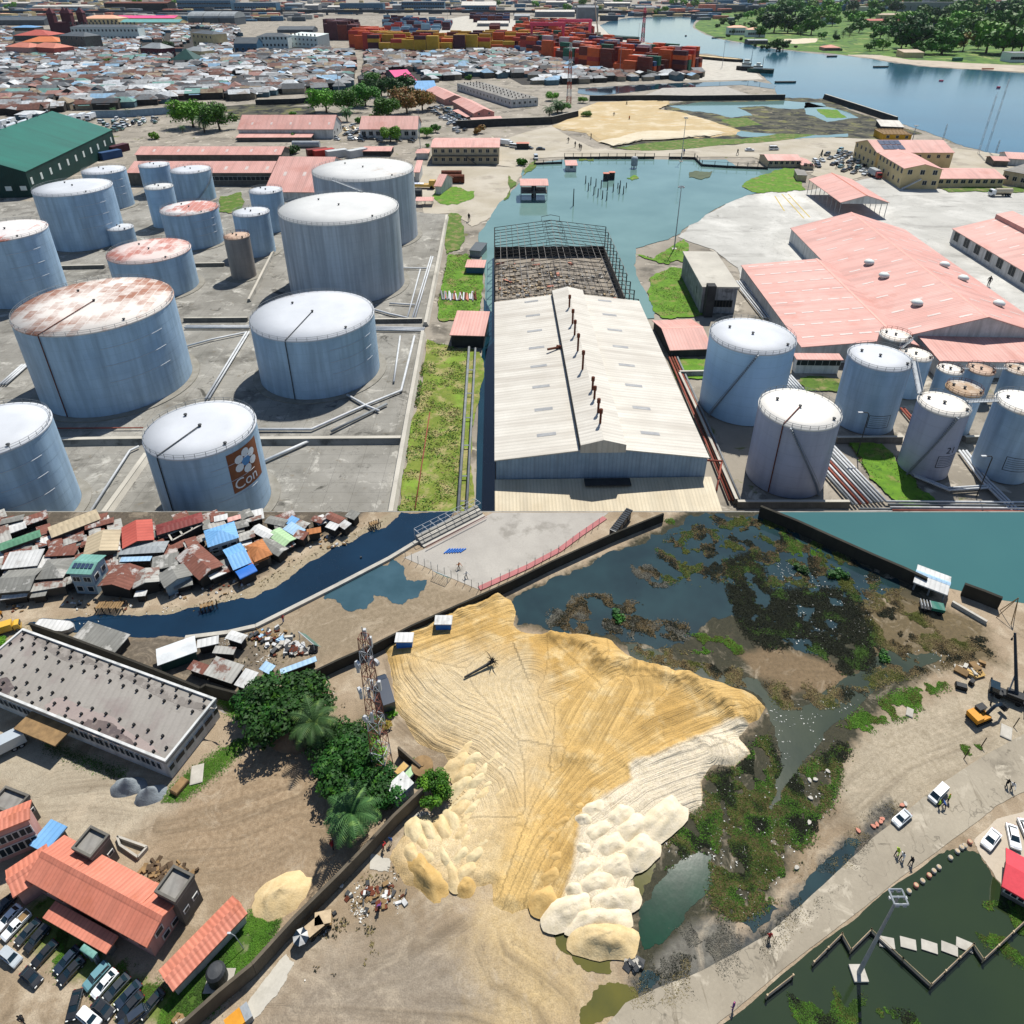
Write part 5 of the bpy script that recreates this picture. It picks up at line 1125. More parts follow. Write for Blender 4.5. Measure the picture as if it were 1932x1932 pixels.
gtracks=tracks+[[(930,1745),(950,1800),(1010,1840),(1070,1890),(1085,1960)],[(925,1740),(900,1790),(930,1860),(1010,1905),(1040,1960)],[(600,1880),(760,1840),(850,1780),(925,1730)],[(560,1900),(720,1910),(880,1920),(980,1950)],[(300,1560),(420,1540),(560,1490),(620,1440)],[(330,1620),(450,1610),(560,1560)],[(100,1500),(200,1490),(330,1510)],[(1600,1520),(1700,1440),(1850,1380)]]
REG=dict(pale=[(-140,1340),(60,1385),(200,1440),(335,1492),(330,1520),(275,1545),(240,1575),(190,1600),(100,1575),(0,1480),(-140,1450)],
bank=[(-60,1215),(0,1190),(40,1176),(100,1166),(240,1158),(330,1150),(420,1130),(500,1090),(600,1035),(700,990),(745,960),(770,960),(690,1020),(560,1100),(480,1150),(400,1180),(200,1190),(60,1215)],
shoulder=[(1575,1470),(1640,1370),(1740,1332),(1850,1290),(1960,1290),(1960,1440),(1840,1440),(1720,1530),(1640,1580),(1590,1540)],
mud=[(1445,1750),(1500,1690),(1560,1620),(1620,1560),(1680,1510),(1710,1535),(1650,1590),(1560,1690),(1460,1790),(1340,1860),(1240,1900),(1190,1905),(1190,1850),(1250,1840),(1330,1780)],
marsh=[(960,1130),(1000,1108),(1150,1045),(1260,985),(1300,960),(1440,958),(1560,1020),(1670,1075),(1760,1115),(1790,1180),(1790,1250),(1700,1300),(1640,1360),(1590,1430),(1560,1520),(1500,1620),(1420,1720),(1330,1750),(1250,1850),(1200,1850),(1190,1700),(1300,1500),(1440,1340),(1200,1230),(980,1180)],
brown=[(1600,1190),(1660,1120),(1750,1130),(1860,1180),(1890,1250),(1800,1260),(1700,1245),(1620,1265),(1640,1230)],
isle=[(1400,1235),(1460,1215),(1540,1240),(1605,1268),(1615,1292),(1560,1312),(1490,1300),(1420,1275)],
grit=[(1232,1810),(1290,1755),(1330,1728),(1375,1738),(1385,1780),(1340,1825),(1250,1850),(1225,1835)],
lot=[(540,1165),(640,1110),(740,1060),(800,1090),(900,1125),(760,1185),(600,1255),(500,1250),(480,1190)],
lawn=[(340,1870),(480,1715),(530,1740),(500,1790),(400,1905),(330,1960),(300,1920)],
turf=[(60,1700),(110,1680),(180,1760),(240,1830),(330,1880),(330,1932),(260,1932),(160,1860),(80,1800),(40,1760)])
P,Fc=grid(-135,135,22,YE,.42)
at={k:sdist(P,v)for k,v in REG.items()};ac,al,gd,gw=guide(P,gtracks);at['across'],at['along']=ac,al;at['worn']=gw*np.exp(-(gd/4.5)**2)
at['moist']=sdist(P,SAND)
REG2=dict(trail=[(905,1690),(1000,1690),(1062,1780),(1112,1870),(1120,1960),(900,1980),(945,1860),(890,1780)],churn=[(290,1600),(330,1530),(440,1430),(540,1370),(620,1440),(640,1540),(690,1600),(620,1680),(560,1740),(470,1720),(400,1690),(330,1640)],fore=[(480,1960),(560,1830),(700,1760),(880,1770),(960,1840),(1000,1960)],slum=[(-80,1150),(-80,960),(700,960),(660,990),(600,1016),(540,1050),(480,1095),(420,1112),(300,1122),(0,1132)],slum2=[(120,1205),(380,1200),(520,1190),(600,1240),(560,1280),(470,1310),(380,1290),(240,1250)])
for k,v in REG2.items():at[k]=sdist(P,v)
gm=ground_mat('near_soil',('9f8f7a','85755f','b1a48f'),[('churn','9c8970','7f6c55',3,3),('fore','958a7a','7d7264',3,3),('trail','bfa97f','aa946c',4.5,4),('pale','aba18e','9a8f7c',1.5,1.2),('bank','9d917a','887c66',.8,.6),('slum','5e564b','474139',1,.8),('slum2','6b6256','544d43',1.5,1),('shoulder','a79c88','918672',2,1.2),('lot','8f816c','7a6d59',2,2),('marsh','3a3a2c','292b22',2,.8),('brown','6a5d44','564c38',3,1.5),('isle','7a6850','63543f',2,.8),('mud','4d4f4d','383b3c',1.8,.7),('grit','716f67','55534d',1.2,.6),('turf','6c7a3c','56682c',2,.6),('lawn','44641f','385418',1.2,.4)],.5,.6,.5,.8,2)
Zg=np.full(len(P),ZN,float)
go=gridobj('terrace_ground',P,Zg,Fc,gm,at);tag(go,kind='structure')
b=MB();b.box(-135,135,22,YE-.02,-1,ZN-.35);b2=b;tag(obj('terrace',b,M['concrete']),kind='structure')
b=MB();b.box(-135,135,YE-.015,YE+.3,-1,ZN-.02);tag(obj('terrace_retaining_wall',b,M['concrete']),'concrete retaining wall along the far edge of the dirt terrace','wall',None,'structure')
# --- raised sand with ridges, ramps and tyre marks
xs=npts(SAND);P,Fc=grid(xs[:,0].min()-.3,xs[:,0].max()+.3,xs[:,1].min()-.3,xs[:,1].max()+.3,.26)
d=sdist(P,SAND)
keep=d>-.5;kf=keep[Fc].all(1);Fc=Fc[kf];used=np.unique(Fc);rm=np.full(len(P),-1);rm[used]=np.arange(len(used));P,Fc,d=P[used],rm[Fc],d[used]
dw,dp=sdist(P,WHITE),np.maximum(sdist(P,PALEL),sdist(P,[(740,1300),(780,1262),(880,1230),(985,1240),(1030,1300),(1030,1420),(985,1520),(940,1500),(860,1430),(780,1400)]))
nz=np.array([noise.fractal(Vector((x*.22,y*.22,3)),1.0,2.0,4)for x,y in P]);nz2=np.array([noise.fractal(Vector((x*.9,y*.9,9)),.9,2.1,3)for x,y in P])
ac,al,gd,gw=guide(P,tracks)
Z=ZN+.75*sm(d+nz*.5,0,1.6)+.55*sm(d,.8,6)+.16*nz*sm(d,0,3)+.07*nz2*sm(d,0,1)-.12
RIDGE=[[(1040,1205),(1110,1225),(1140,1262),(1170,1255),(1200,1265),(1240,1275),(1290,1290),(1330,1305),(1370,1340),(1385,1360)],[(1310,1400),(1250,1432),(1190,1450)],[(1060,1430),(1110,1440)],[(760,1200),(860,1165),(945,1130)]]
for ln,hh,ww in zip(RIDGE,(1.1,.35,.3,.7),(1.7,1.0,1.0,1.6)):
 q=npts(ln);best=np.full(len(P),1e9)
 for(ax,ay),(bx,by)in zip(q[:-1],q[1:]):
  ex,ey=bx-ax,by-ay;t=np.clip(((P[:,0]-ax)*ex+(P[:,1]-ay)*ey)/(ex*ex+ey*ey),0,1);best=np.minimum(best,np.hypot(P[:,0]-ax-t*ex,P[:,1]-ay-t*ey))
 Z+=hh*np.exp(-(best/ww)**2)*(1+.5*nz+.35*nz2)*sm(d,0,1)
smt=ground_mat('sand_soil',('caaa6e','b69355','d3bc8c'),[('pale','cdbb98','bfaa82',3.2,3.5),('white','d9cdb6','ccbfa3',.5,.35),('rim','a98f5f','94794c',.35,.25)],.72,.7,1.2)
so_=gridobj('sand_spread',P,Z,Fc,smt,{'pale':dp,'white':dw,'across':ac,'along':al,'rim':.28-d,'worn':.25+.75*gw});tag(so_,kind='structure')
def sand_z(x,y):return None
mt('heap_pale','cdbd98','bfae86',.8,.95,bump=.7,fine=4);mt('heap_white','d6cab2','c8bb9e',.8,.95,bump=.7,fine=4);mt('heap_tan','cdb88e','bba478',.8,.95,bump=.7,fine=4);mt('heap_gold','c2a46c','b09058',.8,.95,bump=.7,fine=4);mt('heap_gravel','8b9398','757d82',1.2,.95,bump=.8,fine=7)
def heap(x,y,lpx,wpx,ang,h_,mat,desc,seed,z0=.7,name='sand_heap',flat=True):
 c=U(x,y,0);kk=1.3 if name=='sand_heap' and flat else 1.0;L,W=kk*lpx/PXM(x,y)/2,kk*wpx/PXM(x,y)/2;ca,sa=math.cos(ang),math.sin(ang);n,k=9,26;vs=[];r=random.Random(seed)
 off=Vector((r.random()*90,r.random()*90,0))
 for i in range(n+1):
  f=i/n
  for j in range(k):
   a=2*PI*j/k;q=(abs(math.cos(a))**4+abs(math.sin(a))**3)**(-.27)if flat else 1
   u,v=f*L*q*math.cos(a),f*W*q*math.sin(a);nn=noise.fractal(Vector((u*.8,v*.8,0))+off,1,2,3)
   u*=1+.13*nn;v*=1+.13*nn
   prof=min(1,1.5*(1-f))*(1-.12*f)if flat else(1-f)**.9
   zz=h_*prof*(1+.22*nn)+(.45*h_*(v/W)*prof if flat else 0)-.25*f
   vs.append((c.x+u*ca-v*sa,c.y+u*sa+v*ca,c.z+z0+zz))
 fs=[(i*k+j,(i+1)*k+j,(i+1)*k+(j+1)%k,i*k+(j+1)%k)for i in range(n)for j in range(k)]
 b=MB();b.add(vs,fs);o=obj(name,b,M[mat],None,True,loc=c);pend(o,desc,(x,y),'heap','heaps tipped on the sand' if name=='sand_heap' else 'gravel heaps');return o
for i,(x,y,l_,w_,a_)in enumerate([(1121,1537,62,34,.5),(1171,1547,64,36,.6),(1249,1549,86,42,.62),(1101,1557,40,28,.3),(1128,1577,64,34,.5),(1191,1569,66,34,.6),(1151,1604,70,36,.5),(1204,1612,66,40,.6),(1101,1612,36,26,.1),(1111,1644,62,36,.45),(1163,1642,64,36,.45),(1124,1674,76,34,.3),(1084,1689,34,30,.2),(1156,1706,78,34,.2),(1075,1721,86,40,.32),(1128,1741,92,36,.1)]):
 heap(x,y,l_*1.08,w_*1.1,a_,1.05,'heap_white','white sand heap among those tipped in rows by the green pool',100+i,.55)
heap(1138,1776,100,48,-.05,1.5,'heap_tan','tan sand heap nearest the olive puddle below the white heaps',120,.4)
rh=random.Random(12);kk_=0
for row in range(12):
 for c_ in range(10):
  x,y=735+c_*30+(row%2)*15+rh.uniform(-5,5),1415+row*23+rh.uniform(-4,4)
  if not inside(x,y,[(765,1590),(790,1562),(850,1552),(872,1470),(842,1420),(880,1412),(960,1448),(962,1500),(935,1580),(900,1640),(875,1668),(820,1640),(760,1640)]):continue
  m=rh.choice(['heap_tan','heap_pale']);kk_+=1
  heap(x,y,rh.uniform(46,60),rh.uniform(25,31),(-1.15 if x<870 else .75)+rh.uniform(-.15,.15),rh.uniform(.55,.85),m,{'heap_pale':'pale','heap_tan':'tan','heap_gold':'golden'}[m]+' sand heap tipped beside the umbrella-shaped tree',300+kk_,.45)
heap(800,1650,96,44,-.72,1.5,'heap_gold','long golden sand heap lying apart beside the litter',170,.1)
heap(880,1672,36,34,1.2,.8,'heap_gold','small orange sand heap at the end of the tyre tracks',171,.1)
for i,(x,y,l_,w_)in enumerate([(1040,1590,50,26),(1060,1560,46,22),(1050,1625,52,28),(1042,1660,56,34),(1030,1700,54,40),(1095,1530,30,24)]):heap(x,y,l_,w_,.5,.8,'heap_gold','golden sand heap between the tracks and the white heaps',180+i,.5)
heap(242,1485,72,44,.1,2.0,'heap_gravel','blue-grey gravel heap, larger one behind its twin',190,0,'gravel_heap',False);heap(284,1501,66,42,.3,1.9,'heap_gravel','blue-grey gravel heap in front of its larger twin',191,0,'gravel_heap',False)
heap(530,1690,120,84,.5,1.8,'heap_tan','broad pale sand heap inside the long dirt yard wall',192,0,'sand_heap',False)
heap(545,1395,100,60,-.3,2.2,'heap_soil','mound of dark brown soil beside the flat roofed warehouse',193,0,'soil_heap',False)if mt('heap_soil','7d6a54','655440',.6,.95,bump=.9,fine=3)else 0
# --- water
water('sea_water','36605f','2f5859',.02,.12,(.6,1.6),.1);water('marsh_water','22373a','1b2c30',.15,.06,(1,.7),.03);water('channel_water','3b4235','2f382f',.15,.1,(1,.7),.03,.3)
water('pool_water','083526','06281d',.2,.1,(1,.7),.02,.15);water('olive_water','5b5722','4a4a20',.2,.06,(1,.7),.02);water('pond_water','26331d','1e2b1c',.05,.06,(.9,.6),.02);water('dark_canal','10293d','0d2233',.1,.05,(1,.7),.03);water('puddle_water','38525c','2d464f',.2,.06,(1,.7),.02)
near_sheet=sheet
def wsheet(name,pts,z,m,amp=6,seed=1):return sheet(name,pts,z,M[m],amp=amp*1.5,seed=seed,flat=.9)
wsheet('sea',[(1436,966.2),(2150,966.2),(2150,1190),(1960,1142),(1882,1131),(1740,1098),(1665,1065),(1560,1016)],.02,'sea_water',0)
wsheet('canal',[(757,966.2),(743,981),(695,1003),(630,1033),(550,1086),(483,1126),(412,1138),(325,1158),(240,1161),(150,1163),(75,1173),(45,1180),(70,1186),(137,1193),(260,1203),(350,1203),(430,1193),(483,1180),(518,1163),(633,1105),(733,1053),(790,1018),(851,974),(860,966.2)],.02,'dark_canal',4,5)
wsheet('marsh_water',[(975,1178),(966,1135),(1000,1112),(1100,1070),(1200,1030),(1290,990),(1330,967),(1440,967),(1500,1000),(1560,1035),(1660,1085),(1700,1110),(1640,1130),(1610,1160),(1560,1240),(1480,1210),(1420,1190),(1380,1160),(1330,1180),(1290,1215),(1240,1225),(1180,1212),(1150,1196),(1080,1190),(1035,1188)],.02,'marsh_water',12,7)
wsheet('channel',[(1180,1215),(1260,1238),(1330,1258),(1400,1280),(1450,1308),(1475,1335),(1500,1340),(1560,1300),(1620,1270),(1690,1225),(1760,1228),(1778,1240),(1700,1272),(1640,1312),(1580,1362),(1540,1412),(1510,1460),(1486,1510),(1462,1548),(1440,1552),(1436,1525),(1455,1480),(1470,1440),(1462,1380),(1440,1325),(1400,1298),(1320,1280),(1250,1268),(1190,1240)],.03,'channel_water',7,9)
wsheet('pool',[(1205,1720),(1230,1690),(1260,1640),(1320,1600),(1342,1612),(1345,1655),(1300,1715),(1250,1780),(1215,1792),(1203,1760)],.03,'pool_water',7,3)
for i,p in enumerate([[(1196,1650),(1230,1612),(1233,1640),(1212,1690),(1198,1690)],[(1040,1738),(1085,1742),(1100,1780),(1158,1798),(1152,1838),(1105,1832),(1062,1795)],[(1098,1934),(1098,1900),(1118,1872),(1150,1853),(1196,1862),(1206,1890),(1172,1910),(1132,1928)]]):wsheet('puddle',p,.03,'olive_water',6,11+i)
for i,p in enumerate([[(610,1128),(690,1078),(742,1054),(764,1072),(768,1095),(806,1094),(802,1106),(782,1128),(740,1138),(706,1122),(692,1148),(664,1154),(642,1138)],[(1205,1845),(1225,1830),(1245,1835),(1230,1865),(1205,1875)],[(1540,1640),(1600,1580),(1625,1590),(1560,1660),(1500,1720),(1490,1700)],[(1400,1740),(1450,1700),(1470,1715),(1420,1760)]]):wsheet('puddle',p,.03,'puddle_water' if i==0 else 'marsh_water',7,31+i)
wsheet('pond',[(1340,2000),(1345,1944),(1449,1862),(1610,1737),(1770,1612),(1800,1602),(1850,1612),(1880,1660),(1900,1692),(2100,1700),(2100,2000)],.02,'pond_water',4,13)
# --- road, pitch, quay
mt('road','999181','877f70',.1,.92,c3='746d60',f3=(.55,.68),sc3=.15,crack=7,bump=.3,spots=[('a59d8d',.3,.56,.66),('625c50',.25,.62,.69),('776f60',(.9,.12,1),.6,.7)]);mt('pitch','a39f97','95918a',.15,.9,c3='827e76',f3=(.54,.66),sc3=.2);mt('pink_kerb','a86a6a','96605f',.5,.8)
ROAD=[(1085,1990),(1180,1892),(1300,1842),(1445,1765),(1530,1690),(1650,1578),(1760,1490),(1850,1430),(2000,1340),(2150,1300),(2150,1440),(1960,1480),(1880,1520),(1860,1537),(1770,1605),(1610,1727),(1449,1853),(1340,1940),(1290,1990)]
sheet('road',ROAD,.06,M['road'],amp=2.5,seed=2,flat=1)
sheet('parking_ground',[(1838,1585),(1880,1545),(1960,1520),(2100,1520),(2100,1690),(1900,1690),(1878,1655),(1848,1610)],.05,M['sandy_ground'],amp=4,seed=5)
sheet('pitch',[(800,1036),(930,967),(1148,967),(1098,1010),(1060,1040),(1000,1072),(905,1113),(850,1090),(762,1052)],.05,M['pitch'])
b=MB()
for p,q in zip([(907,1115),(1000,1073),(1060,1041),(1100,1011)],[(1000,1073),(1060,1041),(1100,1011),(1145,980)]):
 a_,c_=U(*p),U(*q);d_=(c_-a_);L_=d_.length;d_.normalize();b.prism([(0,.06),(1.1,.06),(1.1,.2),(0,.2)],a_,Vector((-d_.y,d_.x,0)),up,d_,L_)
tag(obj('pink_kerb',b,M['pink_kerb']),'faded pink kerb strip along the sports pitch','kerb')
# --- ragged plant cover, litter
CHQ=[[tuple(v)for v in npts(c_)]for c_ in(rough_edge([(1560,1335),(1580,1350),(1530,1412),(1500,1460),(1474,1510),(1456,1530),(1448,1525),(1466,1470),(1496,1420)],14,1,3,.9),[(1215,1715),(1262,1645),(1318,1606),(1338,1615),(1335,1655),(1295,1712),(1240,1775),(1215,1780)])]
def scatter(name,polys,n,size,mats,seed,lbl,cat='plants',thr=.0,fs=.3,flatness=.35,up_=.28,kind='stuff'):
 if name!='litter':n=int(n*6);size*=.34
 else:size*=.75
 r=random.Random(seed);b=MB();qs=[npts(p)for p in polys];area=[]
 for q in qs:x,y=q[:,0],q[:,1];area.append(abs(np.dot(x,np.roll(y,1))-np.dot(y,np.roll(x,1)))/2)
 tot=sum(area)
 for q,a in zip(qs,area):
  ql=[tuple(v)for v in q];x0,x1,y0,y1=q[:,0].min(),q[:,0].max(),q[:,1].min(),q[:,1].max();k=0;want=int(n*a/tot)
  for _ in range(want*8):
   if k>=want:break
   x,y=r.uniform(x0,x1),r.uniform(y0,y1);nv=noise.fractal(Vector((x*fs,y*fs,seed)),1,2,4)
   if nv<thr or any(inside(x,y,c_)for c_ in CHQ)or not inside(x+r.gauss(0,.5),y+r.gauss(0,.5),ql):continue
   k+=1;nw=noise.fractal(Vector((x*.22,y*.22,seed+40)),1,2,3);mi=min(len(mats)-1,max(0,int((nw*.9+.5+r.gauss(0,.13))*len(mats))));z=G+.06
   for t in range(2):
    a1=r.uniform(0,6.28);s=size*r.uniform(.5,1.5);dx,dy=math.cos(a1)*s,math.sin(a1)*s;hx,hy=r.gauss(0,s*.6),r.gauss(0,s*.6)
    b.poly([(x-dx*.5,y-dy*.5,z),(x+dx*.5,y+dy*.5,z),(x+hx,y+hy,z+s*r.uniform(.1,up_*2))],mi)
 o=obj(name,b,mats);tag(o,lbl,cat,None,kind);return o
pm={k:mt('plant_'+k,a_,c_,.8,.9)for k,a_,c_ in(('dark','23281a','191d14'),('olive','575c28','454a20'),('green','4e7a22','3e651c'),('brown','6e5f42','584b34'),('grey','6d6b60','504f48'),('straw','7f744f','6a6040'),('litter','d8d8d2','c5c5bf'),('moss','3f5a22','324a1c'),('bright','577f27','466a20'))}
p1=[(1449,1115),(1560,1110),(1620,1120),(1645,1180),(1658,1230),(1640,1262),(1600,1275),(1560,1240),(1500,1215),(1449,1225),(1410,1200),(1380,1150),(1366,1060),(1430,1040)]
scatter('marsh_plants',[p1],9000,.55,[pm['dark']]*5+[pm['moss']],3,'dark floating plants matted over the marsh water',thr=-.3)
scatter('marsh_plants',[[(1240,1035),(1300,990),(1400,1000),(1450,970),(1560,1030),(1640,1080),(1600,1110),(1440,1105),(1370,1095),(1250,1100)],[(1480,1000),(1560,1040),(1660,1090),(1640,1130),(1560,1105)],[(1330,968),(1440,968),(1460,1000),(1380,1010)]],7000,.5,[pm['olive'],pm['moss'],pm['brown'],pm['dark']],5,'olive plants in patches on the far marsh water',thr=.02)
scatter('reed_debris',[[(1030,1170),(1070,1130),(1130,1120),(1200,1140),(1225,1165),(1200,1192),(1100,1196),(1045,1188)],[(1190,1070),(1250,1065),(1260,1110),(1210,1100)],[(1100,1150),(1300,1180),(1290,1210),(1190,1200)]],4500,.5,[pm['grey'],pm['dark'],pm['brown'],pm['grey']],7,'grey reed debris washed up in the marsh water',thr=-.05)
p4b=0
p4=[(1240,1640),(1290,1560),(1340,1525),(1335,1470),(1400,1452),(1440,1380),(1480,1470),(1540,1440),(1600,1400),(1570,1500),(1530,1570),(1480,1650),(1450,1700),(1390,1740),(1345,1700),(1350,1640),(1310,1600)]
scatter('marsh_plants',[p4],15000,.42,[pm['dark'],pm['moss'],pm['olive'],pm['brown'],pm['moss'],pm['green'],pm['dark']],9,'olive and brown plants over the marsh beside the white sand',thr=-.2)
scatter('marsh_plants',[[(1440,1290),(1620,1300),(1660,1260),(1780,1210),(1860,1200),(1870,1235),(1760,1260),(1640,1300),(1560,1340),(1480,1340)],[(1180,1215),(1300,1235),(1400,1265),(1440,1300),(1380,1290),(1240,1250)],[(1610,1120),(1700,1110),(1760,1180),(1840,1220),(1700,1240),(1650,1210)]],7000,.4,[pm['olive'],pm['straw'],pm['brown'],pm['dark']],11,'straw coloured plants fringing the channel',thr=-.05)
scatter('bank_grass',[[(1590,1372),(1640,1332),(1720,1300),(1765,1272),(1790,1288),(1745,1318),(1725,1348),(1660,1362),(1600,1410),(1575,1430)],[(1285,1210),(1330,1195),(1400,1215),(1395,1235),(1330,1235)],[(1470,1000),(1530,1020),(1560,1050),(1500,1050)],[(1815,1410),(1850,1405),(1850,1425),(1820,1425)],[(1250,985),(1275,978),(1270,990)]],4200,.4,[pm['bright'],pm['green'],pm['olive'],pm['bright']],13,'bright green grass on the banks of the channel','grass',thr=.02)
scatter('lawn_grass',[REG['lawn'],[(350,1465),(410,1420),(470,1380),(480,1390),(420,1450),(340,1510),(300,1515)],[(390,1300),(470,1320),(480,1360),(440,1350)],[(80,1400),(240,1460),(235,1470),(90,1412)]],7000,.3,[pm['bright'],pm['green'],pm['moss']],15,'green lawn along the dirt yard wall and the long shed','grass',thr=-.5)
scatter('lawn_grass',[REG['turf']],2600,.28,[pm['bright'],pm['olive'],pm['green']],17,'thin grass between the parked cars','grass',thr=.0)
scatter('litter',[p4,[(1450,1340),(1560,1310),(1620,1300),(1560,1400),(1480,1440)],[(1700,1220),(1800,1230),(1780,1270),(1720,1250)],[(1460,1060),(1660,1090),(1640,1250),(1500,1220)],[(1280,1620),(1360,1590),(1380,1640),(1330,1660)]],900,.2,[pm['litter']],19,'white litter scattered over the marsh','litter',thr=-.1)
scatter('litter',[[(660,1680),(740,1610),(800,1650),(760,1730),(690,1770),(640,1740)],[(540,1330),(620,1290),(660,1330),(600,1350)],[(560,1770),(700,1690),(720,1790),(600,1850)]],700,.26,[pm['litter'],pm['brown'],pm['dark'],pm['straw']],21,'rubbish strewn along the dirt yard wall','litter',thr=.02)
scatter('litter',[[(-40,1190),(250,1148),(430,1120),(600,1030),(720,975),(735,985),(600,1050),(430,1140),(250,1162),(-40,1205)],[(400,1190),(520,1200),(560,1240),(480,1270),(400,1250)]],900,.3,[pm['litter'],pm['brown'],pm['dark'],pm['straw']],23,'rubbish along the canal bank by the shanties','litter',thr=-.1)
scatter('water_plants',[[(1870,1700),(1960,1700),(1960,1830),(1900,1800),(1840,1760)],[(1490,1875),(1560,1860),(1650,1900),(1640,1940),(1500,1940)],[(1600,1900),(1760,1930),(1740,1945),(1610,1940)]],2600,.3,[pm['moss'],pm['olive'],pm['green'],pm['moss'],pm['dark']],25,'water weed and rubbish floating on the dark green pond',thr=-.02)
scatter('grit',[REG['grit'],REG['mud']],2600,.22,[pm['grey'],pm['dark'],pm['straw']],27,'grey shells and debris at the road edge','debris',thr=-.1)
setg(0)
scatter('strip_grass',[[(806,645),(850,655),(880,664),(870,760),(862,960),(742,975),(756,960),(777,800)],[(846,482),(880,480),(903,500),(908,560),(903,598),(832,603),(828,570)],[(1234,490),(1286,455),(1290,470),(1262,496),(1210,482)],[(1228,528),(1262,508),(1290,508),(1322,560),(1326,588),(1252,596),(1232,570)],[(1602,836),(1662,842),(1688,872),(1728,922),(1760,950),(1712,952),(1642,898)]],4200,1.7,[pm['olive'],pm['green'],pm['straw'],pm['bright'],pm['moss']],41,'rough grass along the depot strips and the canal','grass',thr=-.15,fs=.12)
setg(ZN)
# ================================================================ near buildings
setg(ZN)
mt('tarp_roof','c6cacb','b2b6b8',.3,.6,c3='8fb0c8',f3=(.55,.58),sc3=.12)
mt('slab_roof','8f8b85','837f79',.12,.9,c3='7a6f6c',f3=(.52,.66),sc3=.09,ribs=1.1,ribd=.05,bump=.15,spots=[('6b6661',.3,.6,.7)])
mt('tan_roof','b5a78c','a3957c',.2,.7,ribs=1,streak=.5);mt('maroon_roof','7d3a36','6b312e',.2,.6,ribs=.8);mt('sky_roof','74a6d2','6496c4',.2,.6,ribs=.7);mt('tarp_blue','2f6fc0','2560ad',.3,.5);mt('rust_orange_roof','b0764a','9a6038',.3,.8,c3='c8b8a0',ribs=.8,streak=.6)
mt('rust_roof','7d5347','62392e',.35,.85,c3='a9a7a3',f3=(.53,.6),sc3=.35,ribs=.7,streak=.8);mt('patch_roof','a9a8a2','8d8c86',.4,.8,c3='6d4a3e',f3=(.52,.58),sc3=.4,ribs=.7,streak=.7);mt('ash_roof','83837e','6c6c67',.3,.9,c3='a7a6a1',f3=(.55,.62),sc3=.3,ribs=.8,streak=.8);mt('teal_tin','6f9d93','5f8d83',.3,.6,ribs=.8,streak=.4);mt('green_roof_near','5a8a6e','4c7a60',.3,.7,ribs=.8,streak=.6);mt('lime_roof','a6c49a','96b48a',.3,.7,ribs=.8);mt('tin_white','c9cac8','b3b4b2',.3,.6,ribs=.8,streak=.5,c3='8f8a84',sc3=.3);mt('tin_blue','9dbcd4','86a6c0',.3,.6,c3='c4c2bd',sc3=.3,ribs=.8);mt('blue_house_wall','8ba0ae','778c9a',.4,.85,streak=.7)
def N(label,A,B_,C_,he,slope,roof,kind='gable',wall='shanty_wall_grey',win=(),ov=.35,name='shanty_house',cat='house'):
 return bld(name,label,cat,A,B_,C_,he,slope,wall,roof,ov,kind,win,'shanty houses by the canal',th=.12)
N('long tan roofed house with pale blue ridge at the top corner',(97,1015),(190,979),(150,972),2.6,.2,'tan_roof')
N('green roofed house at the picture edge above the white roof',(-4,1041),(78,1012),(66,1002),2.8,.3,'green_roof_near')
N('white roofed house between the green roof and the grey double roof',(2,1074),(70,1067),(79,1040),2.6,.15,'tin_white','mono')
N('wide grey double-pitched house at the picture edge by the canal',(-14,1120),(56,1114),(66,1072),2.8,.3,'ash_roof',win=[('f',2,.8,1,1)])
N('grey house with white ridges beside the teal two-storey house',(64,1094),(119,1090),(124,1053),2.8,.35,'ash_roof','hip')
N('low patched tin lean-to in front of the white-ridged grey house',(56,1117),(123,1106),(121,1093),2.2,.1,'patch_roof','mono')
t=N('two-storey teal roofed house with solar panels and blue walls',(124,1082),(172,1084),(196,1047),(125,1082,1122),.25,'teal_tin','gable','blue_house_wall',[('f',2,.8,1,1.1),('f',2,3.2,1.2,1),('e',2,3,1,1)])
a,d,n,L,W,he,hr=fr(t)
for i in range(5):
 b=MB();p=a+d*L*(.12+.16*i)+n*W*.22+up*(he+.25*W*.22+.08);q=math.sqrt(1+.25**2);b.prism([(0,0),(L*.13,0),(L*.13,.06),(0,.06)],p,d,(up-n*.25)/q,(n+up*.25)/q,W*.2);obj('solar_panel',b,M['solar_cell'],t)
N('cream roofed house with white ridge below the red roof',(229,999),(222,1038),(158,1041),2.8,.3,'tan_roof','gable')
N('brick red gabled house between the cream roof and the large maroon roof',(287,979),(291,1018),(230,1021),2.8,.3,'red_roof')
N('low grey roofed house with white end panel below the brick red roof',(222,1047),(309,1042),(308,1021),2.4,.2,'grey_metal','hip')
N('largest maroon hipped roof beside the roofless rooms',(296,1010),(384,984),(352,974),2.8,.25,'maroon_roof','hip')
N('blue hipped house with white walls beside the roofless rooms',(392,1033),(451,1014),(414,992),(420,1024,1046),.35,'sky_roof','hip','white_wall',[('f',3,1,1,1.1)])
N('light blue roofed house right below the blue hipped house',(440,1076),(475,1061),(426,1035),2.4,.25,'sky_roof','gable')
N('stall under a bright blue tarpaulin by the canal bank',(453,1093),(486,1077),(474,1064),2.2,.2,'tarp_blue','vault','shanty_wall_dark')
N('house with rust orange hipped roof beside the light blue roof',(480,1061),(514,1046),(472,1026),2.5,.35,'rust_orange_roof','hip')
N('long rusty tin house with white ridge running to the canal',(330,1053),(376,1095),(437,1078),2.6,.3,'rust_roof',wall='shanty_wall_dark')
N('grey gabled house with blue end wall left of the rusty tin house',(297,1086),(310,1110),(370,1096),2.6,.3,'ash_roof',wall='blue_house_wall',win=[('f',2,.8,.9,1)])
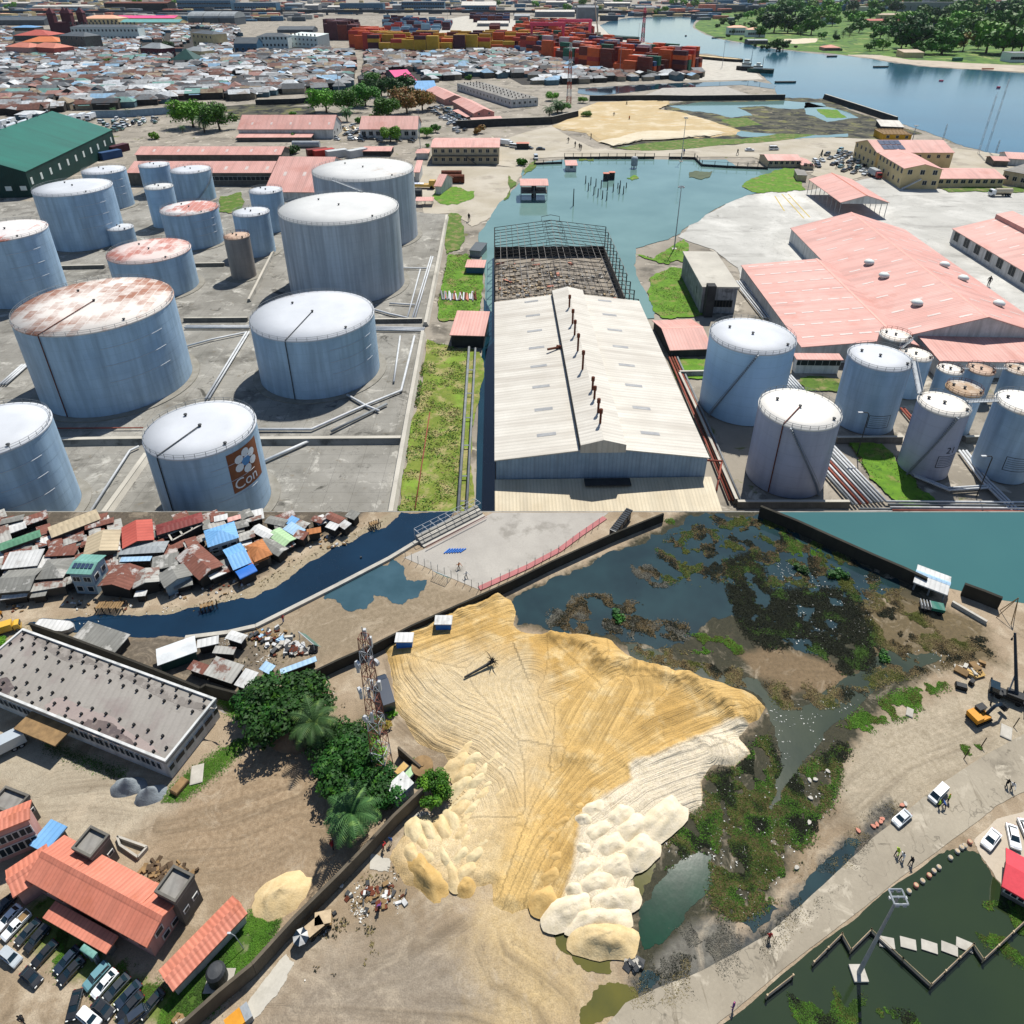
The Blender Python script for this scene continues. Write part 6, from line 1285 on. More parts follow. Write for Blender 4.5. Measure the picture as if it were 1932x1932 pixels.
N('pale tin house with teal patches and white awning',(251,1083),(250,1111),(301,1111),2.6,.3,'patch_roof',wall='shanty_wall_dark')
N('ragged rust and white tin house right of the teal two-storey house',(218,1066),(183,1106),(250,1106),2.6,.3,'rust_roof',wall='shanty_wall_dark')
N('small dark grey lean-to behind the grey gabled house',(285,1077),(336,1066),(320,1047),2.4,.1,'ash_roof','mono')
N('narrow pale blue lean-to below the low grey roof',(225,1060),(283,1058),(283,1050),2.2,.1,'tin_blue','mono')
N('rusty lean-to row above the white-ridged grey house',(83,1050),(140,1047),(140,1032),2.4,.1,'rust_roof','mono')
N('white awning stall standing on the canal bank',(252,1126),(274,1124),(273,1114),1.8,.05,'tin_white','mono','shanty_wall_dark')
N('white edged stall at the left end of the canal bank',(0,1132),(50,1125),(50,1116),1.8,.05,'tin_white','mono','shanty_wall_dark')
N('small stall with white strip roof under the grey patched lean-to',(56,1128),(85,1124),(86,1114),1.8,.05,'ash_roof','mono','shanty_wall_dark')
for lab,A,B_,C_,rf,k in[('grey gabled house above the rust orange stall by the canal',(484,1027),(525,1050),(540,1032),'ash_roof','gable'),('lime green and white roofed house by the canal bank',(504,1010),(536,1032),(562,1018),'lime_roof','gable'),('pale grey house behind the lime green roof',(471,1001),(505,1019),(520,1004),'tin_white','gable'),('pale blue roofed house behind the rusty stalls',(533,998),(560,1014),(582,1004),'tin_blue','mono'),('rusty stall in front of the pale blue roof',(551,1013),(572,1019),(590,1008),'rust_roof','mono'),('second rusty stall at the canal bank, smaller one',(579,1009),(606,1004),(594,997),'rust_orange_roof','mono'),
('grey gabled house at the top of the canal cluster',(498,986),(535,994),(545,980),'ash_roof','gable'),('small bright blue roofed house in the canal cluster',(536,986),(551,993),(566,981),'sky_roof','mono'),('grey tin shack beside the small bright blue roof',(555,991),(575,998),(586,987),'patch_roof','gable'),('rust and white tin house near the bend of the canal',(610,976),(640,989),(656,979),'rust_roof','gable'),('silver lean-to near the bend of the canal',(637,991),(650,999),(663,989),'tin_white','mono'),('white tin shack below the rust and white tin house',(613,994),(632,1001),(641,991),'tin_white','mono'),('dark grey shed last before the open canal',(650,974),(668,981),(690,973),'ash_roof','mono'),('red-brown tin house at the left end of the canal cluster',(470,1068),(508,1052),(487,1036),'rust_orange_roof','mono'),
('grey tin shed behind the blue hipped house',(440,1000),(470,992),(455,982),'ash_roof','gable'),('dark tin shed between the blue and the pale grey houses',(452,1022),(482,1012),(466,1002),'patch_roof','gable'),('small white shed above the blue hipped house',(404,985),(430,979),(420,972),'tin_white','mono'),('faded pink shed above the grey tin shed',(430,985),(455,978),(447,973),'pink_roof','mono'),('grey tin house at the top of the cluster beside the pink shed',(470,985),(495,978),(485,973),'patch_roof','gable'),('rusty house between the canal cluster and the top edge',(585,982),(606,988),(618,979),'rust_roof','gable'),
('grey roofed shed at the top left corner of the shanty bank',(0,990),(44,980),(36,972),'ash_roof','gable'),('low dark shed below the long tan roof',(120,1030),(158,1018),(150,1010),'patch_roof','mono'),('white and rust shed between the tan roof and the cream roof',(160,1000),(215,985),(208,977),'rust_roof','gable')]:
 N(lab,A,B_,C_,2.2,.25 if k=='gable' else .12,rf,k,'shanty_wall_dark')
for lab,A,B_,C_,he,rf,k,wl in[('wide flat grey tin roof on the south bank behind the warehouse',(136,1204),(217,1231),(253,1202),1.8,'ash_roof','mono','shanty_wall_dark'),('tarpaulin roofed hall with blue patch and green walls behind the warehouse',(297,1256),(372,1229),(330,1212),2.2,'tarp_roof','gable','green_hip'),('pale ribbed annex of the tarpaulin hall',(371,1223),(412,1214),(394,1204),2,'tin_white','mono','shanty_wall_dark'),('white tin shack amid the scrap on the south bank',(424,1204),(455,1214),(470,1199),2.2,'tin_white','gable','shanty_wall_dark'),('pinkish patched shack amid the scrap on the south bank',(400,1232),(440,1235),(431,1221),1.8,'patch_roof','mono','shanty_wall_dark'),
('brown tin shack along the dark boundary wall',(352,1262),(386,1274),(400,1258),1.8,'rust_roof','mono','shanty_wall_dark'),('long grey and pink tin roof along the dark boundary wall',(383,1272),(437,1290),(456,1256),2,'patch_roof','mono','shanty_wall_dark'),('pale tin roof at the end of the dark boundary wall',(441,1292),(466,1301),(490,1272),2,'tin_white','mono','shanty_wall_dark'),('tin roof with pale stripes near the tree crown',(488,1262),(507,1272),(533,1264),1.8,'tin_blue','mono','shanty_wall_dark'),('narrow pale blue roof along the dirt lot wall',(530,1272),(598,1247),(592,1240),1.6,'tin_blue','mono','shanty_wall_dark')]:
 N(lab,A,B_,C_,he,.12,rf,k,wl)
rs=random.Random(31)
for i in range(170):
 x,y=rs.uniform(-10,700),rs.uniform(970,1112)
 if not inside(x,y,[(-10,972),(690,970),(655,990),(600,1012),(540,1044),(500,1068),(470,1092),(420,1106),(300,1118),(-10,1120)]):continue
 p=U(x,y);L_,W_=rs.uniform(2.4,4.8),rs.uniform(1.8,3.2)
 if p.y+2.4>YE-.3:continue
 wb,rb_,_=hut_shape(p,.55+rs.choice((0,1.57))+rs.uniform(-.2,.2),L_,W_,rs.uniform(1.4,1.9),.2,rs.choice(['gabled','lean-to','lean-to']),rs);rf=rs.choice(['ash_roof','patch_roof','rust_roof','tin_white','ash_roof','rust_roof'])
 t=thing('shanty_shack',None,'shack',p,'small shacks by the canal');obj('wall',wb,M['shanty_wall_dark'],t);obj('roof',rb_,M[rf],t);pend(t,'small %s shack squeezed between the canal houses'%{'ash_roof':'grey tin','patch_roof':'patched tin','rust_roof':'rusty','tin_white':'white tin'}[rf],(x,y))
# roofless rooms beside the maroon roof
P=[U(317,1013),U(373,993),U(388,1004),U(330,1036)];t=thing('unroofed_house','roofless house of bare white-topped room walls','building',(P[0]+P[2])/2,'shanty houses by the canal')
def lerp4(u,v):return P[0].lerp(P[1],u).lerp(P[3].lerp(P[2],u),v)
def wall_seg(t,p,q,h_,th,m,name='wall',cap=None):
 d_=(q-p);L_=d_.length
 if L_<.05:return
 d_.normalize();b=MB();b.prism([(-th/2,0),(th/2,0),(th/2,h_),(-th/2,h_)],p,Vector((-d_.y,d_.x,0)),up,d_,L_);o=obj(name,b,M[m],t)
 if cap:b=MB();b.prism([(-th/2-.06,h_),(th/2+.06,h_),(th/2+.06,h_+.12),(-th/2-.06,h_+.12)],p,Vector((-d_.y,d_.x,0)),up,d_,L_);obj('coping',b,M[cap],t)
 return o
for(u0,v0),(u1,v1)in[((0,0),(1,0)),((0,1),(1,1)),((0,0),(0,1)),((1,0),(1,1)),((0,.5),(1,.5)),((.33,0),(.33,1)),((.66,0),(.66,1))]:wall_seg(t,lerp4(u0,v0),lerp4(u1,v1),2.2,.22,'shanty_wall_dark','wall','kerb')
# --- boundary walls
def long_wall(label,pts,h_,th,m,group=None,cap='boundary_wall',end_h=None,name='boundary_wall'):
 Q=[U(x,y)for x,y in pts];t=thing(name,label,'wall',(Q[0]+Q[-1])/2,group)
 for p,q in zip(Q,Q[1:]):wall_seg(t,p,q,h_,th,m)
 return t
long_wall('dark mossy wall behind the flat roofed warehouse',[(66,1196),(130,1218),(215,1250),(300,1283),(384,1318),(394,1312),(472,1333)],2.6,.35,'dark_boundary_wall')
long_wall('long weathered wall between the dirt lot and the golden sand',[(578,1292),(640,1262),(709,1232),(778,1197),(880,1151),(966,1112),(1040,1075),(1156,1022),(1250,984)],2.2,.35,'dark_boundary_wall')
long_wall('long weathered wall of the brown dirt yard with its deep shadow',[(800,1507),(745,1560),(690,1620),(640,1672),(560,1752),(483,1838),(420,1890),(340,1962)],2.6,.4,'boundary_wall')
long_wall('short wall piece behind the umbrella-shaped tree',[(753,1425),(795,1462)],2,.3,'boundary_wall')
long_wall('dark sea wall between the marsh and the teal water',[(1431,974),(1500,1002),(1561,1030),(1640,1066),(1700,1092),(1742,1112)],2.8,.6,'dark_boundary_wall')
long_wall('dark sea wall piece right of the white boat shed roof',[(1812,1122),(1850,1136),(1882,1149)],2.8,.6,'dark_boundary_wall')
long_wall('low concrete wall running from the boat shed to the shore',[(1795,1140),(1860,1178)],.8,.5,'kerb')
long_wall('low concrete kerb along the south side of the canal',[(350,1206),(430,1196),(483,1184),(519,1166),(634,1108),(734,1056),(790,1022),(830,1000)],.5,.8,'kerb')
# --- flat roofed warehouse with roof vents
t=bld('flat_roof_warehouse','long flat roofed white warehouse with scores of dark roof vents','warehouse',(-70,1283.5),(312.5,1438.5),(445,1333.5),(312.5,1438.5,1471),0,'white_wall','slab_roof',.12,'flat',th=.5)
WF=t;a,d,n,L,W,he,hr=fr(t)
def parapet(t,a,d,n,L,W,z,h_,th,m):
 for o_,u_,w_,l_ in((a,d,n,L),(a+n*(W-th),d,n,L),(a+n*th,n,d,W-2*th),(a+d*(L-th)+n*th,n,d,W-2*th)):
  b=MB();b.prism([(0,0),(th,0),(th,h_),(0,h_)],o_+up*z,w_,up,u_,l_);obj('parapet',b,M[m],t)
parapet(t,a-d*.06-n*.06,d,n,L+.12,W+.12,he+.002,.3,.35,'white_wall')
mt('vent_dark','2a2b2c','1f2021',1,.8);mt('roof_edge','7b7671','6a6560',.5,.9,c3='8c8781',f3=(.5,.6),sc3=.6);mt('roof_stain','625855','51494a',.4,.8,c3='7a716c',f3=(.5,.62),sc3=.5);mt('roof_blush','938782','867b77',.3,.9)
for i,(v,off)in enumerate([(.06,0),(.16,.3),(.28,.6),(.72,.1),(.84,.5),(.94,.2),(.5,.4)]):
 k=15 if v not in(.06,)else 12
 for j in range(k if v!=.5 else 6):
  u=(j+off+.2)/k
  if u>.985:continue
  p=a+d*L*u+n*W*v+up*he;b=MB();b.prism([(-.16,-.16),(.16,-.16),(.16,.16),(-.16,.16)],p,d,n,up,.42);obj('roof_vent',b,M['vent_dark'],t)
def patch(name,t,pts,z,m,seed,it=4,amp=9):
 ps=[U(x,y,z)for x,y in rough_edge(pts,amp,it,seed,.9)];ar=sum(ps[i].x*ps[(i+1)%len(ps)].y-ps[(i+1)%len(ps)].x*ps[i].y for i in range(len(ps)))
 b=MB();b.poly(ps if ar>0 else ps[::-1]);return obj(name,b,M[m],t)
patch('water_stain',t,[(100,1318),(170,1338),(225,1366),(280,1402),(306,1428),(270,1416),(190,1384),(120,1352),(84,1330)],he+.01,'roof_blush',4)
patch('water_stain',t,[(130,1355),(160,1362),(215,1366),(235,1388),(255,1404),(222,1408),(180,1390),(148,1374)],he+.02,'roof_stain',2)
patch('water_stain',t,[(-20,1280),(14,1278),(28,1296),(14,1312),(-10,1306)],he+.02,'roof_stain',3)
patch('water_stain',t,[(60,1202),(110,1222),(200,1256),(300,1296),(420,1340),(430,1346),(380,1342),(260,1292),(150,1250),(90,1228)],he+.015,'roof_edge',7)
for i in range(12):
 p=a+d*L*(.14+.072*i)+n*.12+up*he*.42
 for j in range(3):add_window(t,p+d*(j-1)*1.0,d,-n,.55,he*.3,'window_glass','white_wall',.05)
for i in range(10):add_window(t,a+d*(L-.12)+n*W*(.06+.095*i+(.02 if i%2 else 0))+up*he*.42,n,d,.8,he*.22,'window_glass','white_wall',.05)
b=MB();b.prism([(-3,he*.68),(-.02,he*.68),(-.02,he*.74),(-3,he*.74)],a+d*L*.35+n*.12,n,up,d,8);obj('entrance_canopy',b,M['timber'],t)
# --- the salmon roofed house and its outbuildings
t=bld('house','long salmon roofed two-storey house with gable windows and two flat towers','house',(47,1659),(277,1788),(369,1704),(277,1788,1818),.42,'pink_wall','coral_roof',.5,ridgecap='coral_roof',win=[('e',1,2.5,.9,.8,.15,.5),('e',2,.7,.8,.7,.3,.9),('f',7,1.6,1.0,1.0)])
a,d,n,L,W,he,hr=fr(t)
for u in(.24,.78):
 b=MB();q=math.sqrt(1+.42**2);b.prism([(0,-.02),(1.0,-.02),(1.0,.1),(0,.1)],a+d*L*u+n*W+up*he,d,(up+n*.42)/q,(-n+up*.42)/q,W/2*q*.98);obj('roof_seam',b,M['coral_roof'],t)
bld('house','left salmon roofed wing joining the long salmon house','house',(24,1694),(104,1640),(56,1612),3.2,.4,'pink_wall','coral_roof',.4,ridgecap='coral_roof')
bld('shed','salmon porch roof with cracked sheets beside the parked cars','shed',(80,1731.5),(200,1800),(227,1769),2.2,.12,'grey_wall','coral_roof',.5,'mono')
bld('canopy','small curved green canopy over a parked car','canopy',(150,1792),(175,1809),(187,1799),2.0,.3,'grey_wall','teal_tin',.2,'vault',posts=True)
bld('shed','long narrow salmon roofed shed beside the lawn','shed',(326,1871),(467,1723),(425,1703),(326,1871,1887),.3,'white_wall','coral_roof',.3,ridgecap='coral_roof')
bld('house','salmon gabled house with dark windows at the picture edge','house',(-60,1592),(56,1545),(30,1520),(20,1560,1612),.3,'pink_wall','coral_roof',.4,win=[('f',4,1.0,1.2,1.4),('f',4,3.4,1.2,1.2)])
for lab,A,B_,C_,hh in[('grey flat roofed tower at the picture edge beside the gravel heaps',(-20,1521),(25,1539),(69,1508),(40,1530,1568)),('grey flat roofed tower between the blue roof and the salmon roof',(137,1603),(172,1621),(219,1584),(200,1600,1640)),('grey flat roofed tower with broken screed near the pale sand heap',(293,1685),(332,1705),(383,1662),(350,1692,1735))]:
 t=bld('flat_roof_tower',lab,'building',A,B_,C_,hh,0,'grey_wall','grey_flat_roof',.05,'flat',win=[('e',2,2.2,.6,.5)],group='flat roofed towers of the salmon house');a,d,n,L,W,he,hr=fr(t);parapet(t,a-d*.05-n*.05,d,n,L+.1,W+.1,he+.002,.45,.28,'grey_wall')
bld('shed','flat blue sheet roof between the salmon house and the yard','shed',(54,1594),(85,1609),(164,1577),2.0,.03,'grey_wall','sky_roof',.3,'mono')
P=[U(293-70,1582),U(279,1602),U(262,1621),U(228,1598)];t=thing('wall_footing','low roofless brick footing beside the middle grey tower','wall',P[0])
for i in range(4):wall_seg(t,P[i],P[(i+1)%4],.6,.25,'kerb')
# --- boat shed, ruin, pond hut
t=bld('boat_shed','white metal roofed boat shed with pale blue ridge built over the sea wall','shed',(1723,1098),(1788,1123),(1821,1098),(1723,1098,1113),.2,'black_wall','tin_white',.4,posts=True,ridgecap='tin_blue')
t=bld('ruined_building','black roofless ruin with bare roof battens beside the pitch','building',(1150,999),(1162,1004),(1228,976),(1150,999,1014),0,'black_wall','black_wall',.2,'flat',win=[('f',1,.8,1.2,1.2),('e',4,.8,.9,1.1)])
a,d,n,L,W,he,hr=fr(t)
for i in range(12):b=MB();p=a+n*W*(i+.5)/12+up*(he+.14);b.tube([p,p+d*L],.07,4);obj('batten',b,M['steel'],t)
t=bld('house','grey house with bright red roof standing in the dark green pond','house',(1890,1672),(1960,1712),(2010,1660),(1893,1672,1690),.3,'grey_wall','maroon_roof',.5,win=[('f',2,1,1.2,1.0)])
mt('signal_red','cf4650','bd3a45',.2,.6)
[recolor(c,M['signal_red'])for c in t.children if c.name.startswith('roof')]
for lab,x,y in[('small blue and white cabin set in the long wall by the lattice tower',765,1222),('blue cabin with white roof in the long wall above the golden sand',838,1189)]:
 p=U(x,y);t=thing('guard_cabin',lab,'cabin',p,'cabins in the long wall');b=MB();b.box(p.x-1.3,p.x+1.3,p.y-.8,p.y+.8,ZN,ZN+2.4);obj('wall',b,M['tarp_blue'],t);b=MB();b.box(p.x-1.5,p.x+1.5,p.y-1,p.y+1,ZN+2.4,ZN+2.55);obj('roof',b,M['tin_white'],t)
p=U(757,1500);t=thing('equipment_cabin','white and blue equipment cabin under the dark tree beside the yard wall','cabin',p);T=Matrix.Translation(p)@Matrix.Rotation(.8,4,'Z')
b=MB();b.box(-1.4,1.4,-1.1,1.1,0,2.3,0,T);obj('wall',b,M['tin_blue'],t);b=MB();b.box(-1.5,1.5,-1.2,1.2,2.3,2.42,0,T);obj('roof',b,M['tin_white'],t)
for lab,x,y,m in[('generator housing with orange top beside the white cabin',759,1462,'heap_gold'),('generator housing with lime top beside the white cabin',774,1470,'lime_roof')]:
 p=U(x,y);t=thing('generator',lab,'generator',p);T=Matrix.Translation(p)@Matrix.Rotation(.9,4,'Z');b=MB();b.box(-1.0,1.0,-.6,.6,0,1.4,0,T);obj('housing',b,M['dark_steel'],t);b=MB();b.box(-.9,.9,-.5,.5,1.4,1.48,0,T);obj('top_panel',b,M[m],t)
p=U(798,1457);t=thing('water_tank','rusty squat water tank at the foot of the lattice tower','tank',p);b=MB();b.lathe(p,[(1.5,0),(1.5,1.6)],18,caps=False);obj('shell',b,M['rust'],t);b=MB();b.lathe(p,[(1.52,1.6),(.3,1.8),(.3,1.9),(.02,1.9)],18);obj('lid',b,M['timber'],t)
# --- vegetation
for k,x,y,w_,hf,dsc in[('midd',575,1345,130,.6,'dark green tree wedged behind the tall date palm'),('midd',500,1345,110,.6,'dark green tree nearest the flat roofed warehouse'),('midd',640,1420,110,.55,'dark tree between the two date palms'),('midd',660,1480,130,.6,'broad dark tree next to the leaning date palm'),('midd',725,1500,90,.55,'dark tree overhanging the white cabin'),('midb',690,1430,80,.5,'brighter tree at the tower foot'),('midd',530,1370,150,.6,'wide dark green tree behind the lattice tower, farthest of the grove'),('midd',655,1455,108,.62,'dense dark green tree in the middle of the grove by the yard wall'),('midd',700,1500,90,.6,'dense tree beside the white cabin'),('midd',690,1395,70,.55,'thin tree with orange flowers at the foot of the lattice tower'),('midb',620,1390,50,.5,'half bare flame tree with red blossoms'),
('mid1',822,1502,74,.75,'umbrella-shaped small tree alone at the edge of the sand'),('mid0',790,1452,44,.5,'low green tree behind the wall end'),('midb',-5,1222,40,.6,'bright tree corner at the picture edge behind the warehouse')]:
 tree(k,x,y,w_*1.15,dsc,hf*1.15,'trees of the dirt yard')
tree('palm',598,1400,125,'tall date palm standing inside the grove',.9,'palms of the dirt yard');tree('palm',671,1568,140,'large date palm leaning over the yard wall',.85,'palms of the dirt yard')
for x,y,w_,m in[(725,1370,40,'orange'),(735,1345,34,'bright'),(640,1420,40,'green'),(765,1465,30,'green')]:shrub(m,x,y,w_,'shrub round the foot of the lattice tower',.7,'shrubs of the dirt yard')
for x,y,w_ in[(1160,1168,44),(1585,1092,50),(1510,1080,40),(1660,1240,40)]:
 shrub('dark',x,y,w_,'dark brown bush standing in the marsh water',.6,'bushes of the marsh')
# ================================================================ vehicles
def paint(name,c):
 s=NT(name);s.b.inputs['Coat Weight'].default_value=.5;s.b.inputs['Coat Roughness'].default_value=.1
 return s.out(s.mix(s.ramp(s.noise('pos',1.5,3),.3,.7,0,.25),lin(c),tuple(x*.7+.03 for x in lin(c))),.35,spec=.5)
CP={k:paint('car_paint_'+k.replace(' ','_'),c)for k,c in{'white':'d5d8da','silver':'a3abb0','black':'15181c','dark blue':'1d2a3a','dark grey':'2f3438','teal':'5d8890','red':'9a2a2a','yellow':'c9a032','beige':'b0a48c','green':'2b5a48'}.items()}
mt('car_glass','1b2e38','16262f',1,.12,spec=.6,bump=.0);mt('lamp_glass','d8dad6','c8cac6',1,.2);mt('tail_red','8a1c1c','7a1616',1,.3);mt('hub','9a9da0','85888b',1,.4)
def loft_body(prof,w,tuck=.93):
 b=MB();n=len(prof);cx=sum(p[0]for p in prof)/n;cz=sum(p[1]for p in prof)/n;st=[]
 for y,k in((-w/2,tuck),(-w/2+.14,1),(w/2-.14,1),(w/2,tuck)):st+=[(cx+(x-cx)*(k+(1-k)*.5),y,cz+(z-cz)*k)for x,z in prof]
 fs=[(s_*n+i,s_*n+(i+1)%n,(s_+1)*n+(i+1)%n,(s_+1)*n+i)for s_ in range(3)for i in range(n)]
 b.add(st,fs+[tuple(reversed(range(n))),tuple(range(3*n,4*n))]);return b
def cabin(b,x0,x1,z0,z1,w,rx0,rx1,rw):
 vs=[(x0,-w/2,z0),(x1,-w/2,z0),(x1,w/2,z0),(x0,w/2,z0),(rx0,-rw/2,z1),(rx1,-rw/2,z1),(rx1,rw/2,z1),(rx0,rw/2,z1)]
 b.add(vs,[(3,2,1,0),(4,5,6,7),(0,1,5,4),(1,2,6,5),(2,3,7,6),(3,0,4,7)])
def wheel(t,x,y,r=.33,w=.22):
 b=MB();b.tube([(x,y-w/2,r),(x,y+w/2,r)],r,14);o=obj('wheel',b,M['tyre'],t)
 b=MB();b.tube([(x,y-w/2-.015,r),(x,y+w/2+.015,r)],r*.55,10);obj('rim',b,M['hub'],o)
CARS={}
def car_proto(key):
 t=thing({'sedan':'parked_car','suv':'parked_car','van':'parked_van','pickup':'pickup_truck'}[key],None,{'sedan':'car','suv':'car','van':'van','pickup':'pickup truck'}[key])
 cp=CP['white']
 if key=='sedan':pr=[(-2.25,.32),(-2.28,.8),(-2.1,.97),(-1.4,1.0),(.95,.97),(1.95,.84),(2.25,.66),(2.25,.32)];cb=(-1.8,1.1,.96,1.42,1.5,-1.1,.25,1.2)
 elif key=='suv':pr=[(-2.25,.38),(-2.28,1.0),(-2.2,1.12),(1.0,1.1),(2.0,1.0),(2.25,.8),(2.25,.38)];cb=(-2.15,1.15,1.08,1.72,1.58,-1.95,.45,1.3)
 elif key=='van':pr=[(-2.4,.4),(-2.42,1.15),(1.7,1.15),(2.3,.95),(2.4,.7),(2.4,.4)];cb=(-2.38,1.85,1.13,2.0,1.66,-2.3,1.1,1.5)
 else:pr=[(-2.6,.42),(-2.6,1.0),(.95,1.02),(1.0,1.08),(2.2,.98),(2.5,.8),(2.5,.42)];cb=(-.75,1.25,1.02,1.68,1.56,-.6,.5,1.28)
 obj('body',loft_body(pr,1.8),[cp],t,False)
 b=MB();cabin(b,*cb);obj('windows',b,[M['car_glass']],t)
 x0,x1,z0,z1,w_,rx0,rx1,rw=cb
 b=MB();b.box(rx0-.04,rx1+.06,-rw/2-.03,rw/2+.03,z1-.03,z1+.04)
 for sx,X0,X1 in((0,x0,rx0),(1,x1,rx1)):
  for sy in(-1,1):b.tube([(X0,sy*(w_/2+.0),z0),(X1,sy*rw/2,z1)],.05,4)
 for sy in(-1,1):xm=(x0+x1)/2-.1;b.tube([(xm,sy*(w_/2+.01),z0),(xm,sy*(rw/2+.01),z1)],.05,4)
 obj('roof',b,[cp],t)
 if key=='pickup':
  b=MB();b.box(-2.5,-.85,-.72,.72,1.025,1.05);obj('load_bed',b,M['timber'],t)
  b=MB();[b.box(-2.58,-.8,y,y+.1,1.0,1.3)for y in(-.86,.76)];b.box(-2.6,-2.5,-.76,.76,1.0,1.3);obj('tailgate',b,[cp],t)
 for x in(-1.4,1.4):
  for y in(-.78,.78):wheel(t,x,y,.36 if key!='sedan' else .32)
 for y in(-.6,.6):
  xx=pr[-1][0]-.02;b=MB();b.box(xx-.12,xx+.03,y-.2,y+.2,.6,.76);obj('headlight',b,M['lamp_glass'],t)
  xb=pr[0][0];b=MB();b.box(xb-.04,xb+.1,y-.16,y+.16,.7,.88);obj('tail_light',b,M['tail_red'],t)
 CARS[key]=[t,False]
for k in('sedan','suv','van','pickup'):car_proto(k)
def car(key,x,y,dx,dy,col,desc,k=1.0,group='cars parked by the salmon house'):
 p=U(x,y);q=U(x+dx,y+dy);rz=math.atan2(q.y-p.y,q.x-p.x);pr=CARS[key]
 if not pr[1]:o=pr[0];pr[1]=True;o.location=p;o.rotation_euler=(0,0,rz);o.scale=(k,)*3
 else:o=dup(pr[0],p,rz,k)
 pend(o,desc,(x,y),None,group)
 for ch in o.children:
  if ch.name.split('.')[0]in('body','roof','tailgate'):recolor(ch,CP[col])
 return o
setg(ZN)
for key,u,v,du,dv,c in[('sedan',30,1060,-60,62,'black'),('sedan',75,1140,-75,80,'white'),('pickup',130,1205,-80,82,'white'),('sedan',220,1250,-75,80,'dark grey'),('suv',290,1300,-72,82,'black'),('sedan',345,1415,-78,84,'black'),('sedan',515,1460,-74,82,'dark blue'),('sedan',548,1540,-78,80,'black'),('suv',738,1585,-75,80,'teal'),('sedan',797,1640,-74,86,'white'),('sedan',890,1670,-78,84,'dark grey'),('sedan',975,1722,-78,82,'dark blue'),('sedan',992,1812,-78,86,'black'),('sedan',1150,1792,-70,84,'black'),
('suv',90,1440,84,66,'silver'),('sedan',245,1590,80,66,'black'),('sedan',572,1800,-26,100,'black'),('sedan',785,1828,78,60,'black'),('suv',682,1905,76,62,'white'),('suv',1005,1905,-80,62,'dark blue')]:
 car(key,u/4,1449+v/4,du,dv,c,'%s %s parked on the grass beside the salmon house'%(c,{'sedan':'saloon','suv':'tall car','pickup':'pickup'}[key]),.62)
for key,x,y,du,dv,c,d_ in[('sedan',1700,1547,-60,52,'silver','silver saloon alone on the beige road'),('van',1768,1502,-46,46,'white','white minibus with dark rear stopped on the beige road'),('sedan',1868,1587,-52,70,'white','white saloon parked on the sandy spit, first of three'),('sedan',1910,1582,18,86,'white','white saloon parked on the sandy spit, middle of three'),('sedan',1936,1572,30,70,'white','white saloon parked on the sandy spit, cut by the picture edge')]:
 car(key,x,y,du,dv,c,d_,.66 if y<1550 else .72,'cars on the beige road')
setg(0)
rc=random.Random(9)
def lot(n,poly,dirs,cols,desc,keys=('sedan','sedan','suv'),k=1.45,gap=6.5,group='cars in the far car parks'):
 done=[];tries=0
 while len(done)<n and tries<4000:
  tries+=1;x,y=rc.uniform(min(p[0]for p in poly),max(p[0]for p in poly)),rc.uniform(min(p[1]for p in poly),max(p[1]for p in poly))
  if not inside(x,y,poly):continue
  p=U(x,y)
  if any((p-q).length<gap for q in done):continue
  done.append(p);c=rc.choice(cols);d_=rc.choice(dirs);key=rc.choice(keys);car(key,x,y,d_[0],d_[1],c,'%s %s %s'%(c,{'sedan':'saloon','suv':'tall car','van':'van','pickup':'pickup'}[key],desc),k,group)
mix_=['silver','dark grey','dark blue','white','black','silver','teal']
lot(30,[(808,206),(830,200),(862,214),(880,226),(866,238),(846,232),(822,216)],[(-10,-1),(10,1)],mix_,'in the rows before the pink two-storey house')
lot(8,[(845,234),(872,232),(880,252),(858,256)],[(8,-4)],mix_,'on the lane below the parked rows')
lot(14,[(650,240),(672,238),(690,262),(660,264),(652,255)],[(8,3),(-8,2)],mix_+['yellow'],'behind the white depot hall')
lot(12,[(628,258),(790,262),(790,269),(628,268)],[(9,1)],['dark grey','black','dark blue','silver'],'in the dark strip before the red containers',k=1.3)
lot(28,[(182,228),(300,222),(302,232),(240,240),(215,252),(205,240)],[(6,-4),(-6,4),(8,1)],['white','white','silver','dark blue','green','beige'],'in the walled car lot beyond the green warehouse',('sedan','suv','van','van'))
lot(30,[(1555,295),(1585,285),(1622,300),(1648,318),(1640,332),(1600,328),(1570,312)],[(-10,4),(10,-4)],mix_,'parked before the two-storey offices',gap=6)
lot(4,[(1535,306),(1552,304),(1550,318),(1536,318)],[(8,5)],['silver','white','dark blue'],'beside the short pink wing')
for key,x,y,d_,c,lab in[('sedan',998,281,'black',(9,1),'black saloon on the sandy road before the brown kiosk'),('sedan',1020,283,'black',(9,0),'black saloon alone on the sandy road by the lagoon'),('van',1011,300,'silver',(2,5),'silver van at the corner of the lagoon'),('sedan',1414,285,'white',(9,0),'white saloon on the quay road beyond the lagoon'),('van',1460,283,'white',(9,0),'white minibus on the quay road beyond the lagoon'),('van',970,279,'white',(9,1),'white van beside the brown kiosk')]:
 car(key,x,y,c[0],c[1],d_,lab,1.5,'single cars on the roads')
